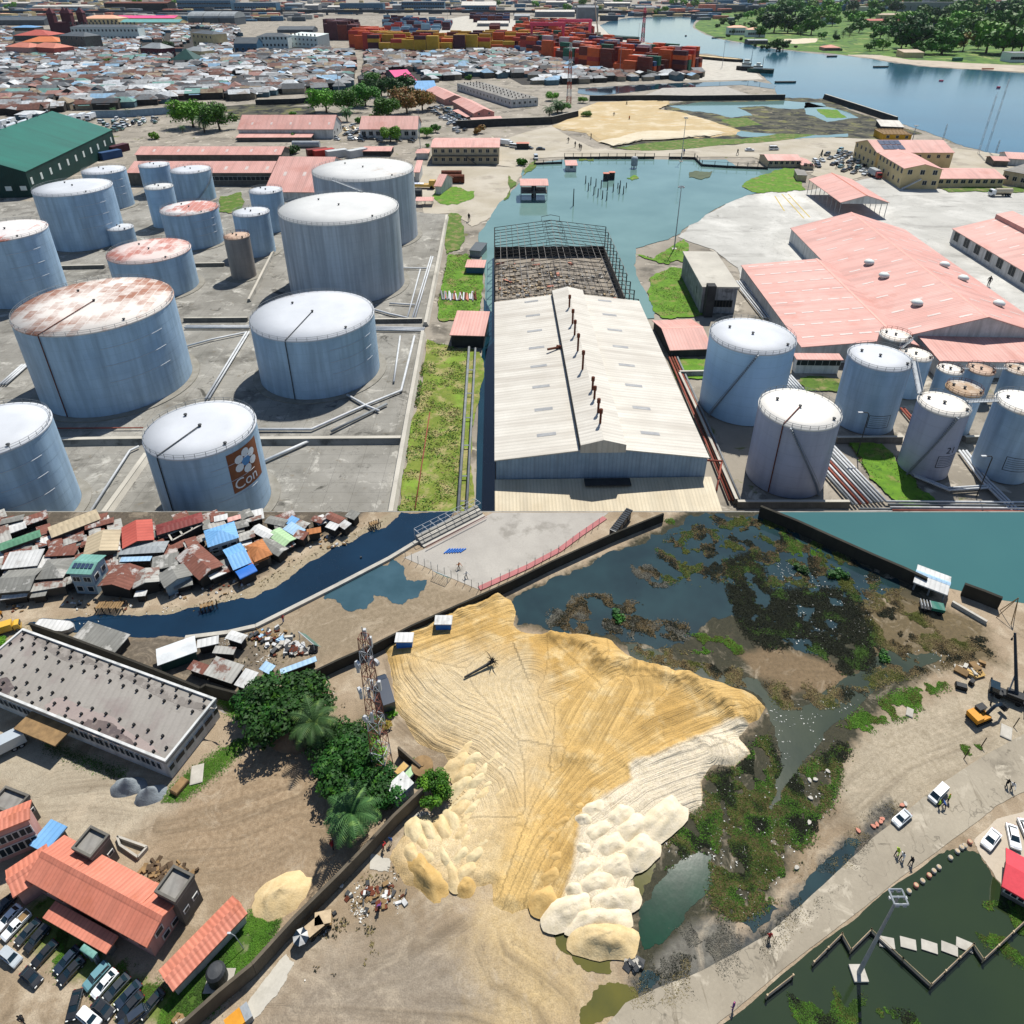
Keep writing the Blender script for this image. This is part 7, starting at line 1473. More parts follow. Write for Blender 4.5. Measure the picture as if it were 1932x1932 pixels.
# lorries
def lorry(x,y,dx,dy,cab_c,box_c,lab,k=1.5,tanker=False):
 p=U(x,y);q=U(x+dx,y+dy);rz=math.atan2(q.y-p.y,q.x-p.x);t=thing('lorry',None,'lorry')
 b=loft_body([(2.2,.5),(2.2,2.4),(2.6,2.6),(3.6,2.5),(3.9,1.4),(3.9,.5)],2.3);obj('cab',b,CP[cab_c],t)
 b=MB();b.box(3.6,3.93,-.9,.9,1.5,2.3);obj('windscreen',b,M['car_glass'],t)
 b=MB();b.box(-4,2.2,-.5,.5,.6,.95);obj('chassis',b,M['dark_steel'],t)
 b=MB()
 if tanker:b.tube([(-4,0,1.95),(2,0,1.95)],1.05,16)
 else:b.box(-4,2.0,-1.2,1.2,.97,3.2)
 obj('tank' if tanker else 'cargo_box',b,CP[box_c],t)
 for xx in(-3,-1.9,3.0):
  for yy in(-1,1):wheel(t,xx,yy,.5,.3)
 t.location=p;t.rotation_euler=(0,0,rz);t.scale=(k,)*3;pend(t,lab,(x,y),None,'lorries');return t
for i,(x,y,dx,dy)in enumerate([(15,250,10,-3),(30,245,12,-4),(48,240,12,-4),(66,240,12,-4),(85,236,10,-4),(22,236,10,-5),(120,232,10,-5),(138,229,10,-5),(155,227,10,-5),(172,226,10,-4),(52,228,10,-4),(98,228,10,-4),(35,255,10,-3),(6,240,10,-3)]):
 lorry(x,y,-dx,-dy,rc.choice(['white','white','silver']),'white','white box lorry in the yard behind the green warehouse',1.75)
lorry(1885,370,-10,0,'white','beige','tanker lorry with white cab in front of the single-storey office',1.55,True)
lorry(1650,334,10,5,'red','silver','red fire engine with silver body beside the beige office',1.5)
lorry(955,275,8,1,'white','white','white lorry parked at the beige office end',1.4)
setg(ZN);lorry(728,1316,-10,-34,'dark blue','dark blue','dark blue lorry halted behind the lattice tower on the sand',.75)
lorry(5,1420,-20,10,'white','silver','silver box trailer at the picture edge in the pale yard',.8)
lorry(12,1192,20,-6,'yellow','yellow','yellow machine at the picture edge beside the canal',.6);setg(0)
# ================================================================ masts and poles
def HZ(x,yb,yt):
 p=U(x,yb);lo,hi=0,(H-G)*.97
 for _ in range(40):
  m=(lo+hi)/2
  if PR((p.x,p.y,G+m))[1]>yt:lo=m
  else:hi=m
 return lo
mt('tower_rust','8a5a4c','74463a',.5,.8);mt('tower_red','a04434','8c3a2c',.5,.7);mt('tower_white','b9bdc0','a5a9ac',.5,.7);mt('galvanised','9aa0a5','868c91',.5,.5)
def lattice(name,lab,cat,x,yb,yt,w0,w1,bands=8,r=.06,cols=('tower_red','tower_white'),dishes=0,tri=False,group=None):
 p=U(x,yb);h_=HZ(x,yb,yt);t=thing(name,lab,cat,p,group);k=3 if tri else 4
 def cor(z,i):w_=w0+(w1-w0)*z/h_;a=2*PI*i/k+.5;return p+Vector((math.cos(a)*w_,math.sin(a)*w_,z))
 for bnd in range(bands):
  z0,z1=h_*bnd/bands,h_*(bnd+1)/bands;b=MB();m=1 if w0<2 else 2
  for i in range(k):
   b.tube([cor(z0,i),cor(z1,i)],r,4)
   for j in range(m):
    a0,a1=z0+(z1-z0)*j/m,z0+(z1-z0)*(j+1)/m;b.tube([cor(a0,i),cor(a1,i+1)],r*.65,3);b.tube([cor(a0,i+1),cor(a1,i)],r*.65,3);b.tube([cor(a1,i),cor(a1,i+1)],r*.65,3)
  obj('lattice_section',b,M[cols[bnd%len(cols)]],t)
 r_=random.Random(int(x))
 for i in range(dishes):
  z=h_*r_.uniform(.45,.97);a=r_.uniform(0,6.28);w_=w0+(w1-w0)*z/h_;c=p+Vector((math.cos(a),math.sin(a),0))*(w_+.35)+Vector((0,0,z));b=MB();d_=Vector((math.cos(a),math.sin(a),0))
  if i%3==0:b.tube([c,c+d_*.35],.5,12);obj('dish',b,M['tower_white'],t)
  else:b.box(c.x-.18,c.x+.18,c.y-.18,c.y+.18,c.z-.9,c.z+.9);obj('antenna_panel',b,M['tower_white'],t)
 b=MB();b.tube([p+Vector((0,0,h_)),p+Vector((0,0,h_*1.06))],r,4);obj('lightning_rod',b,M['steel'],t);return t
def light_mast(lab,x,yb,yt,r=.3,base=True,group='tall light masts',head=2.2,ft=1.1):
 p=U(x,yb);h_=HZ(x,yb,yt);t=thing('light_mast',lab,'light mast',p,group);b=MB();b.tube([p,p+Vector((0,0,h_*.5)),p+Vector((0,0,h_))],r,8,r2=r*.5);obj('pole',b,M['galvanised'],t)
 b=MB();s=head;z=p.z+h_
 for q in(-s/2,s/2):b.tube([(p.x+q,p.y-s/2,z),(p.x+q,p.y+s/2,z)],.09,4);b.tube([(p.x-s/2,p.y+q,z),(p.x+s/2,p.y+q,z)],.09,4)
 b.tube([(p.x-s/2,p.y,z),(p.x+s/2,p.y,z)],.09,4);obj('head_frame',b,M['galvanised'],t)
 for i in range(6):
  a=i*PI/3;b=MB();c=(p.x+math.cos(a)*s*.55,p.y+math.sin(a)*s*.55,z-.25);k_=s/2.2;b.box(c[0]-.28*k_,c[0]+.28*k_,c[1]-.2*k_,c[1]+.2*k_,c[2]-.25*k_,c[2]+.25*k_);obj('floodlight',b,M['tower_white'],t)
 if base:b=MB();b.box(p.x-ft,p.x+ft,p.y-ft,p.y+ft,G,G+.35);obj('footing',b,M['kerb'],t)
 return t
light_mast('tall light mast rising between the burnt frame and the apron',1272,470,352);light_mast('tall light mast standing in the lagoon at the pier fence',1285,305,222,.28);light_mast('tall light mast behind the beige office among the cars',793,280,206,.28)
lattice('telecom_mast','red and white telecom mast beside the palms by the sand','mast',1073,196,82,3.0,1.2,8,.18,dishes=6)
for i,(x,yb,yt,lab)in enumerate([(1846,290,180,'slender guyed mast on the right shore, nearer of a pair'),(1862,283,150,'slender guyed mast on the right shore, taller of a pair'),(1777,272,235,'short aerial mast beside the timber framed house'),(1880,286,265,'thin short aerial by the right shore')]):
 lattice('aerial_mast',lab,'mast',x,yb,yt,.7,.5,7,.09,('tower_white','steel'),0,True,'aerial masts of the shore')
for i,(x,yb,yt)in enumerate([(1100,120,76),(1169,140,82),(1362,128,80),(1204,78,45),(797,74,40),(845,50,12),(1012,38,12),(1093,62,40),(1718,278,238),(430,162,132),(640,175,130),(1420,98,60),(1050,150,112)]):
 p=U(x,yb);h_=HZ(x,yb,yt);t=thing('lamp_post',None,'lamp post',p,'lamp posts');b=MB();b.tube([p,p+Vector((0,0,h_))],.35,6,r2=.2);obj('pole',b,M['galvanised'],t);b=MB();z=p.z+h_;b.box(p.x-1.5,p.x+1.5,p.y-.5,p.y+.5,z,z+.6);obj('lamp_head',b,M['tower_white'],t);pend(t,'thin grey lamp post %s'%('in the container harbour' if x>790 and x<1230 and yb<150 else 'along the far side'),(x,yb))
setg(ZN);lattice('telecom_mast','red and white lattice tower with dishes rising from the grove','mast',722,1448,1200,1.5,.7,12,.06,('tower_rust','tower_white','tower_rust'),dishes=14)
light_mast('blue-grey light mast on a square slab in the dark green pond',1619,1838,1692,.24,True,None,1.35,.8);setg(0)
def street_lamp(lab,x,yb,yt):
 p=U(x,yb);h_=HZ(x,yb,yt);t=thing('street_lamp',lab,'street lamp',p,'street lamps of the depot');b=MB();b.tube([p,p+Vector((0,0,h_-.6)),p+Vector((-.5,-.2,h_)),p+Vector((-2,-.4,h_+.2))],.13,6);obj('pole',b,M['dark_steel'],t);b=MB();q=p+Vector((-2.4,-.4,h_+.1));b.box(q.x-.7,q.x+.5,q.y-.25,q.y+.25,q.z,q.z+.25);obj('lamp_head',b,M['tower_white'],t)
street_lamp('street lamp bending over the grass beside the pipe bundle',1617,858,778);street_lamp('street lamp bending over pipes between the right-hand tanks',1842,938,860)
# ================================================================ depot walls, pipes, racks
def wallrun(lab,pts,h_,th,m,name='bund_wall',group='low bund walls of the depot'):
 Q=[U(x,y)for x,y in pts];t=thing(name,lab,'wall',(Q[0]+Q[-1])/2,group)
 for p,q in zip(Q,Q[1:]):
  d_=q-p;L_=d_.length;d_.normalize();n_=Vector((-d_.y,d_.x,0));b=MB();b.prism([(-th*1.3,0),(-th/2,h_),(th/2,h_),(th*1.3,0)],p,n_,up,d_,L_);obj('wall',b,M[m],t)
  b=MB();b.prism([(-th/2-.1,h_),(-th/2-.1,h_+.16),(th/2+.1,h_+.16),(th/2+.1,h_)],p,n_,up,d_,L_);obj('coping',b,M['pale_concrete'],t)
wallrun('bund wall across the yard before the widest rusty tank',[(105,838),(200,836),(272,835)],1.6,1.0,'concrete');wallrun('bund wall across the yard between the sign tank and the wide tank',[(484,836),(620,835),(757,834)],1.6,1.0,'concrete')
wallrun('long bund wall along the grass strip',[(738,975),(768,800),(798,632)],1.6,.9,'pale_concrete');wallrun('bund wall beside the giant ribbed tanks',[(803,615),(826,500),(843,410)],1.4,.9,'pale_concrete')
wallrun('dark bund wall behind the wide blue-grey tank',[(706,609),(797,608)],1.5,.6,'grey_wall');wallrun('dark bund wall right of the widest rusty tank',[(348,607),(468,606)],1.5,.6,'grey_wall');wallrun('dark bund wall behind the widest rusty tank',[(112,508),(198,506)],1.5,.6,'grey_wall');wallrun('dark bund wall beside the slender brown tank',[(364,503),(424,502)],1.5,.6,'grey_wall');wallrun('slanting bund wall below the sign tank',[(278,862),(190,985)],1.2,1.0,'pale_concrete');wallrun('slanting bund wall between the slim tanks and the giant tank',[(520,470),(470,570)],1.2,.7,'concrete')
wallrun('white topped bund wall behind the clean blue tank',[(1281,709),(1330,708)],1.6,.5,'concrete');wallrun('long bund wall between the white warehouse and the right-hand tanks',[(1281,711),(1320,795),(1388,952)],1.6,.5,'grey_wall');wallrun('bund wall behind the pipe bundle and the grass',[(1577,834),(1700,833)],1.6,.6,'grey_wall');wallrun('bund wall at the foot of the right-hand tanks',[(1390,955),(1600,955)],1.5,.6,'grey_wall');wallrun('bund wall between tank 21 and the yellow-roofed tank',[(1818,833),(1853,832)],1.6,.6,'grey_wall')
npipe=[0]
def pipe(pts,m='pipe_white',r=.32,z=.8,lab=None,n=1,gap=.9,desc='pipeline across the depot yard',brackets=0):
 Q=[U(x,y,z)for x,y in pts]
 for k in range(n):
  d_=(Q[-1]-Q[0]).normalized();off=Vector((-d_.y,d_.x,0))*gap*k;b=MB();b.tube([q+off for q in Q],r,7);o=obj('pipeline',b,M[m if isinstance(m,str)else m[k%len(m)]],None,True,loc=Q[0]+off);pend(o,lab or desc,pts[0],'pipe','pipelines of the depot')
pipe([(813,484),(778,600)],n=2,desc='white pipe beside the giant ribbed tanks');pipe([(793,508),(769,598)],desc='white pipe beside the giant ribbed tanks');pipe([(742,505),(805,506)],desc='white pipe beside the giant ribbed tanks')
pipe([(348,618),(470,618)],n=2,gap=1.2,r=.4,desc='thick white pipe right of the widest rusty tank');pipe([(705,622),(800,624)],n=3,gap=1.1,desc='white pipe behind the wet concrete yard');pipe([(755,634),(743,720)],desc='white pipe over the wet concrete yard');pipe([(782,634),(757,737),(695,762),(588,810),(486,810)],r=.4,desc='long bent white pipe over the wet concrete yard');pipe([(730,762),(625,814)],r=.4,m='pipe_grey',desc='grey pipe before the wide blue-grey tank');pipe([(655,745),(690,765),(715,775)],r=.4,desc='short bent pipe at the foot of the wide blue-grey tank')
pipe([(597,826),(494,872)],r=.45,desc='thick pipe leading to the sign tank');pipe([(465,626),(388,752)],n=2,desc='white pipe slanting between the wide tanks');pipe([(463,627),(400,640),(345,655)],desc='bent white pipe right of the widest rusty tank');pipe([(262,842),(245,850),(158,985)],desc='white pipe slanting past the sign tank');pipe([(42,688),(0,725)],n=3,desc='white pipe left of the widest rusty tank');pipe([(105,808),(270,807)],'pipe_red',.2,desc='thin red pipe on the bund wall');pipe([(676,575),(735,592),(770,600)],r=.4,desc='bent pipe at the foot of the giant ribbed tank');pipe([(735,572),(783,575)],desc='white pipe at the foot of the rear giant tank')
pipe([(885,655),(863,985)],'pipe_grey',.42,1.4,desc='long grey pipe on brackets along the grass strip');pipe([(897,657),(879,985)],'pipe_grey',.35,1.4,desc='long grey pipe on brackets along the grass strip');pipe([(811,778),(783,960)],'pipe_red',.15,.5,desc='thin rusty pipe lying on the dry grass')
for i,(x0,x1,y)in enumerate([(883,896,698),(878,893,742),(875,891,788),(871,888,840),(867,884,898),(865,881,945)]):
 a0,a1=U(x0,y,1.2),U(x1,y,1.2);t=thing('pipe_bracket',None,'bracket',a0,'pipe brackets of the grass strip');b=MB();b.tube([a0,a1],.22,4);obj('beam',b,M['pipe_white'],t)
 for q in(a0,a1):b=MB();b.tube([q,Vector((q.x,q.y,0))],.16,4);obj('post',b,M['grey_wall'],t)
 PEND.append((t,'bracket under the paired pipes of the grass strip',(x0,y)))
pipe([(1262,672),(1330,830),(1376,944)],('pipe_red','rust','pipe_red','pipe_grey'),.3,.9,n=4,gap=.9,desc='red-brown pipe in the trench beside the white warehouse');pipe([(1570,838),(1672,946)],('pipe_white','pipe_white','pipe_white','pipe_grey','pipe_white','pipe_red','pipe_white','pipe_red','pipe_white','pipe_grey'),.32,.9,n=10,gap=-.95,desc='pipe of the broad bundle beside the lilac tank');pipe([(1492,708),(1519,738)],n=8,gap=-.9,desc='pipe of the bundle behind the lilac tank')
pipe([(1672,946),(1960,948)],('pipe_white','pipe_grey','pipe_white','pipe_red','pipe_white'),.32,.9,n=5,gap=-1.1,desc='pipe running across in front of tank 21');pipe([(1620,960),(1960,962)],('pipe_grey','pipe_white'),.3,.6,n=2,gap=-1,desc='pipe lowest in front of the right-hand tanks');pipe([(1725,898),(1790,925),(1870,920)],n=2,desc='bent pipe round the foot of tank 21');pipe([(1810,850),(1850,905),(1930,985)],n=3,desc='pipe slanting between the last two tanks');pipe([(1460,815),(1430,830)],desc='short pipe at the foot of the clean blue tank');pipe([(1700,770),(1725,800)],'pipe_red',n=2,desc='red pipe between the dark blue tank and tank 21');pipe([(1385,530),(1440,600)],n=5,gap=1.1,desc='pipe of the rack beside the black block')
pipe([(1325,868),(1363,870)],'pipe_red',.25,9,desc='red pipe bridge from the white warehouse to the trench');pipe([(1362,870),(1352,925)],'pipe_red',.25,5,desc='red leg of the pipe bridge over the trench')
# footbridges between the tank tops
def bridge(lab,k0,k1,a0,a1):
 (c0,R0,h0),(c1,R1,h1)=TANKS[k0],TANKS[k1];p=c0+Vector((math.cos(a0)*R0,math.sin(a0)*R0,h0+.2));q=c1+Vector((math.cos(a1)*R1,math.sin(a1)*R1,h1+.2));t=thing('footbridge',lab,'footbridge',p,'footbridges between the tanks')
 d_=q-p;L_=d_.length;d_.normalize();n_=Vector((-d_.y,d_.x,0)).normalized();b=MB();b.prism([(-.6,0),(.6,0),(.6,.2),(-.6,.2)],p,n_,up,d_,L_);obj('deck',b,M['galvanised'],t)
 for sgn in(-.6,.6):
  b=MB()
  for z in(.6,1.2):b.tube([p+n_*sgn+up*z,q+n_*sgn+up*z],.06,4)
  for i in range(7):f=p.lerp(q,i/6)+n_*sgn;b.tube([f,f+up*1.2],.05,4)
  obj('handrail',b,M['galvanised'],t)
bridge('steel footbridge from the dark blue tank down to tank 21',21,22,-.35,2.3);bridge('steel footbridge from tank 21 to the yellow-roofed tank',22,23,.1,3.0);bridge('rusty footbridge between the first two small tanks',26,27,0,PI);bridge('rusty footbridge between the last two small tanks',27,28,0,PI);bridge('steel footbridge between the two giant ribbed tanks',14,13,1.35,-2.0);bridge('rusty footbridge from the gable-side tank to its neighbour',24,25,-.8,2.2)
# horizontal tanks, pipe piles, kiosks
for lab,x0,x1,y,r,m in[('silver horizontal pipe tank beside the containers',552,603,272,2.4,'galvanised'),('rusty horizontal tank, farther of the pair on the sandy yard',833,871,328,2.2,'rust'),('rusty horizontal tank, nearer of the pair on the sandy yard',836,876,337,2.6,'rust'),('rusty drum tank beside the rear giant tank',783,796,364,2.4,'dark_steel')]:
 p,q=U(x0,y,r),U(x1,y,r);t=thing('horizontal_tank',lab,'tank',(p+q)/2-up*r);b=MB();b.tube([p,q],r,18);obj('shell',b,M[m],t)
 for f in(.2,.8):c=p.lerp(q,f);b=MB();b.box(c.x-.4,c.x+.4,c.y-r*.8,c.y+r*.8,0,r*.4);obj('saddle',b,M['concrete'],t)
for i in range(22):
 x=835+i*3.0;p=U(x,566+rc.uniform(-2,2),.4);q=U(x+rc.uniform(-4,4),552+rc.uniform(-3,3),.9);b=MB();b.tube([p,q],.35,6);o=obj('loose_pipe',b,M[rc.choice(['pipe_white','rubble_pink','pipe_grey','rust'])],loc=p);pend(o,'loose pipe in the pile beside the canal',(x,560),'pipe','pipes piled beside the canal')
C('kiosk','small brown roofed kiosk on the sandy road',974,999,271,282,5,.3,'black_wall','coral_roof')
# yellow machine with letters on the sandy yard
p=U(797,355);t=thing('work_truck','yellow work truck with blue letters PH beside the rusty tanks','truck',p);T=Matrix.Translation(p)@Matrix.Rotation(-.1,4,'Z')
b=MB();b.box(-8,8,-2,2,1.2,2.6,0,T);obj('deck',b,CP['yellow'],t);b=MB();b.box(4.5,8,-2,2,2.6,5,0,T);obj('cab',b,CP['yellow'],t);b=MB();b.box(-7,1,-1.6,1.6,2.62,2.9,0,T);obj('name_board',b,M['sign_white'],t)
vs,fs=text_mesh('PH',3.2);b=MB();b.add([T@Vector((v.x-5,v.y-1.2,2.93))for v in vs],fs);obj('lettering',b,M['tarp_blue'],t)
for xx in(-6,6):
 for yy in(-2,2):b=MB();b.tube([T@Vector((xx,yy-.4,1)),T@Vector((xx,yy+.4,1))],1,12);obj('wheel',b,M['tyre'],t)
# ================================================================ lagoon: pier fence, posts
def fence(lab,pts,h_=3.0,base=1.2,step=5.0,m='grey_wall',group='low pier fences',th=.5,cap=None):
 Q=[U(x,y)for x,y in pts];t=thing('pier_fence',lab,'fence',Q[0],group)
 for p,q in zip(Q,Q[1:]):
  d_=q-p;L_=d_.length;d_.normalize();n_=Vector((-d_.y,d_.x,0));b=MB();b.prism([(-th/2,0),(th/2,0),(th/2,base),(-th/2,base)],p,n_,up,d_,L_);obj('base_wall',b,M['black_wall'],t)
  b=MB();b.tube([p+up*h_*.9,q+up*h_*.9],th*.18,4);obj('rail',b,M[m],t);k=max(1,int(L_/step))
  for i in range(k+1):c=p.lerp(q,i/k);b=MB();b.prism([(-th*.4,0),(th*.4,0),(th*.4,h_),(-th*.4,h_)],c-d_*th*.4,n_,up,d_,th*.8);o=obj('post',b,M[m],t);
 return t
fence('pier fence along the quay on the far side of the lagoon',[(1065,300),(1180,300),(1234,300)],4,1.6,6);fence('pier fence right of the tall light mast',[(1262,300),(1285,300),(1310,301)],4,1.6,6);fence('kinked pier fence at the right end of the lagoon',[(1310,300),(1324,314),(1372,317),(1448,320)],4,1.6,6);fence('short fence below the corner shrub of the lagoon',[(1008,311),(1060,309)],3,1.4,5)
for i,(u,v,hh)in enumerate([(555,1385,3),(594,1395,3),(632,1408,3),(672,1420,3),(720,1435,3),(763,1447,3),(808,1460,3),(840,1465,3),(617,1470,3),(648,1485,3),(682,1500,3),(714,1512,3),(462,1555,6),(575,1440,3),(798,1420,2),(815,1422,3),(862,1418,2)]):
 p=U(966+u/4,v/4);b=MB();b.tube([p,p+up*hh*1.6],.35,6,r2=.25);o=obj('mooring_post',b,M['black_wall'],loc=p);pend(o,'dark wooden post standing in the lagoon',(966+u/4,v/4),'post','posts in the lagoon')
for x,y,lab in[(1143,340,'small flooded cabin with red panels in the lagoon'),(1154,338,'second small flooded cabin in the lagoon')]:
 p=U(x,y);t=thing('flooded_cabin',lab,'cabin',p);b=MB();b.box(p.x-1.6,p.x+1.6,p.y-1.5,p.y+1.5,.12,4.2);obj('wall',b,M['black_wall'],t);b=MB();b.box(p.x-1.9,p.x+1.9,p.y-1.8,p.y+1.8,4.2,4.5);obj('roof',b,M['coral_roof'],t)
p=U(1196,317);t=thing('water_tower','pale cylindrical tank on legs in the lagoon','tank',p);b=MB();b.lathe(p+up*1.5,[(2,0),(2.2,.4),(2.2,5),(1.6,5.8),(.1,6)],16);obj('shell',b,M['galvanised'],t)
for a in range(4):b=MB();q=p+Vector((math.cos(a*PI/2)*1.5,math.sin(a*PI/2)*1.5,0));b.tube([q,q+up*1.6],.2,5);obj('leg',b,M['dark_steel'],t)
# ================================================================ harbour: cranes, vessels, pitch
def gantry(lab,x0,x1,yb,yt,depth):
 p,q=U(x0,yb),U(x1,yb);h_=HZ(x0,yb,yt);t=thing('gantry_crane',lab,'crane',p,'red gantry cranes');d_=(q-p);L_=d_.length;d_.normalize();n_=Vector((-d_.y,d_.x,0));w_=3.4
 for v in(0,depth):
  for u in(0,L_):b=MB();b.prism([(-w_/2,0),(w_/2,0),(w_/2,h_),(-w_/2,h_)],p+d_*(u-w_/2)+n_*v,n_,up,d_,w_);obj('leg',b,M['crane_red'],t)
  b=MB();b.prism([(-w_/2,h_),(w_/2,h_),(w_/2,h_+5),(-w_/2,h_+5)],p-d_*3+n_*v,n_,up,d_,L_+6);obj('beam',b,M['crane_red'],t)
 for u in(0,L_):b=MB();b.prism([(-w_/3,4),(w_/3,4),(w_/3,6.5),(-w_/3,6.5)],p+d_*u,d_,up,n_,depth);obj('sill_beam',b,M['crane_red'],t)
 b=MB();c=p+d_*L_*.6+n_*depth/2;b.box(c.x-4,c.x+4,c.y-depth/2,c.y+depth/2,h_+3,h_+5);obj('trolley',b,M['maroon_wall'],t)
mt('crane_red','d8506c','c8465f',.2,.6);gantry('red gantry crane straddling the orange containers, nearer one',1003,1062,97,49,26);gantry('red gantry crane straddling the orange containers, farther one',1056,1113,76,42,26)
lattice('harbour_crane','dark red lattice harbour crane on the quay','crane',1212,80,15,4.5,2,7,.5,('crane_red','maroon_wall'))
p=U(1128,66);t=thing('mobile_crane','pale yellow crane with long slanted boom at the river bend','crane',p);b=MB();b.tube([p+up*3,U(1118,66)+up*HZ(1118,66,-8)],1.6,4,r2=.9);obj('boom',b,CP['beige'],t);b=MB();b.box(p.x-6,p.x+6,p.y-4,p.y+4,0,6);obj('carrier',b,CP['beige'],t)
def vessel(name,lab,cat,x,y,L,W,h_,ang,hull,deckm,house=None,z=0.05):
 p=U(x,y);t=thing(name,lab,cat,p);T=Matrix.Translation(p)@Matrix.Rotation(ang,4,'Z');n=9;vs=[];
 sec=[(-L/2,.8),(-L*.42,1),(0,1),(L*.3,.95),(L*.43,.6),(L/2,.06)]
 for zz,k in((0,.85),(h_,1)):
  vs+=[T@Vector((x_,-W/2*w_*k,z+zz))for x_,w_ in sec]+[T@Vector((x_,W/2*w_*k,z+zz))for x_,w_ in reversed(sec)]
 m=12;b=MB();b.add(vs,[(i,(i+1)%m,m+(i+1)%m,m+i)for i in range(m)]+[tuple(reversed(range(m)))]);obj('hull',b,M[hull],t)
 b=MB();b.add([v+up*-.1*h_ for v in vs[m:]],[tuple(range(m))]);obj('deck',b,M[deckm],t)
 if house:
  for x0,x1,w_,z0,z1 in house:b=MB();b.box(x0,x1,-w_/2,w_/2,z+z0,z+z1,0,T);o=obj('deckhouse',b,M['plain_white'],t);b=MB();b.box(x0-.05,x1+.05,-w_/2-.05,w_/2+.05,z+z0+(z1-z0)*.55,z+z0+(z1-z0)*.8,0,T);obj('window_band',b,M['dark'],o)
  b=MB();c=T@Vector((house[0][0],0,0));b.tube([c+up*6,c+up*20],.4,5,r2=.2);obj('ship_mast',b,M['dark_steel'],t)
 return t
vessel('tugboat','dark tugboat with white wheelhouse moored at the quay, nearer one','boat',1412,133,34,11,5,2.6,'black_wall','grey_wall',[(-2,9,8,5,10),(0,7,6,10,14)]);vessel('tugboat','green grey tugboat moored alongside at the quay, outer one','boat',1434,137,34,11,5,2.7,'green_hip','grey_wall',[(-2,9,8,5,9),(1,6,5,9,12)])
vessel('barge','long flat barge loaded with sand along the quay','barge',1345,112,110,22,4,-.35-.55,'black_wall','far_sand');vessel('barge','pale decked barge moored beyond the container quay','barge',1268,96,70,24,4,-.8,'black_wall','pale_concrete');vessel('barge','green sided barge at the river bend','barge',1168,74,100,24,6,-.75,'green_hip','green_hip')
for lab,x,y,L,a_ in[('dark open boat drifting near the grassy bank',1570,107,18,.2),('long canoe in the middle of the river',1662,127,22,.05),('orange boat pulled up at the stony bank',1864,131,16,0),('small launch in the narrow reach',1294,68,10,1.2),('moored ferry at the villa point',1356,72,30,.1),('dark raft at the end of the quay spit',1482,156,26,.05)]:
 vessel('boat',lab,'boat',x,y,L,4,1.6,a_,'orange_roof' if 'orange' in lab else 'black_wall','grey_wall')
vessel('buoy_boat','tiny red buoy boat on the river','buoy',1776,153,5,3,1.2,0,'crane_red','crane_red');vessel('buoy_boat','red navigation float beside the tall masts','buoy',1884,166,4,2.5,1.6,0,'crane_red','crane_red')
sheet('sports_pitch',[(1215,180),(1250,166),(1370,163),(1412,178),(1395,184),(1250,186)],.3,M['pitch']);wallrun('dark wall between the sports pitch and the sand spread',[(1112,190),(1240,189),(1300,190),(1480,188)],5,.8,'black_wall','boundary_wall',None);wallrun('dark sea wall from the marsh to the boat shed',[(1555,187),(1610,205),(1690,232)],5,1.5,'black_wall','sea_wall',None);wallrun('dark wall behind the magenta roofed house and the grove',[(483,198),(560,196),(650,186),(720,178)],5,.8,'black_wall','boundary_wall',None);wallrun('long dark wall in front of the pink houses',[(860,242),(935,238),(1040,234),(1090,222)],6,.8,'black_wall','boundary_wall',None);wallrun('pale blue wall of the walled car lot',[(175,222),(240,221),(330,214)],6,.6,'blue_house_wall','boundary_wall',None)
sheet('muddy_canal',[(-60,234),(60,226),(130,222),(210,216),(330,206),(420,200),(483,196),(560,190),(660,184),(660,190),(560,198),(480,212),(330,214),(170,222),(60,236),(-60,246)],.09,M['far_marsh'],amp=2)
sheet('muddy_lot',[(430,212),(500,202),(590,200),(600,222),(440,226)],.1,M['far_marsh'],amp=2);sheet('river_canal',[(1090,166),(1200,160),(1300,156),(1420,152),(1466,160),(1460,168),(1400,160),(1240,168),(1130,180),(1090,176)],.12,M['canal_water'],amp=2)
sheet('shanty_ground',[(x,y+2)for x,y in fieldA],.03,M['shanty_soil'])if mt('shanty_soil','3d3a36','2d2b28',.1,.95)else 0
sheet('shanty_ground',fieldB,.035,M['shanty_soil'])
for i,p in enumerate([[(1585,372),(1620,440)],[(1578,376),(1612,442)],[(1556,372),(1588,430)]]):
 q=[U(*k,.09)for k in p];d_=(q[1]-q[0]).normalized();n_=Vector((-d_.y,d_.x,0))*.35;b=MB();b.poly([q[0]-n_,q[0]+n_,q[1]+n_,q[1]-n_][::-1])
 if i<0:pass
for pts in[[(1475,366),(1517,412)],[(1487,366),(1528,410)],[(1462,370),(1480,398)]]:
 q=[U(*k,.09)for k in pts];d_=(q[1]-q[0]).normalized();n_=Vector((-d_.y,d_.x,0))*.3;b=MB();b.poly([q[0]-n_,q[1]-n_,q[1]+n_,q[0]+n_]);o=obj('yard_line',b,M['line_yellow']if 'line_yellow' in M else mt('line_yellow','b9a24a','a8933f',.4,.8));tag(o,kind='structure')
# ================================================================ near place: machines, people, fences, small things
setg(ZN)
mt('machine_yellow','c98a1e','b57a18',.5,.5);mt('machine_black','1c2024','14171a',.5,.5);mt('boom_blue','1d2c3c','172430',.5,.4)
def P3(T,*v):return T@Vector(v)
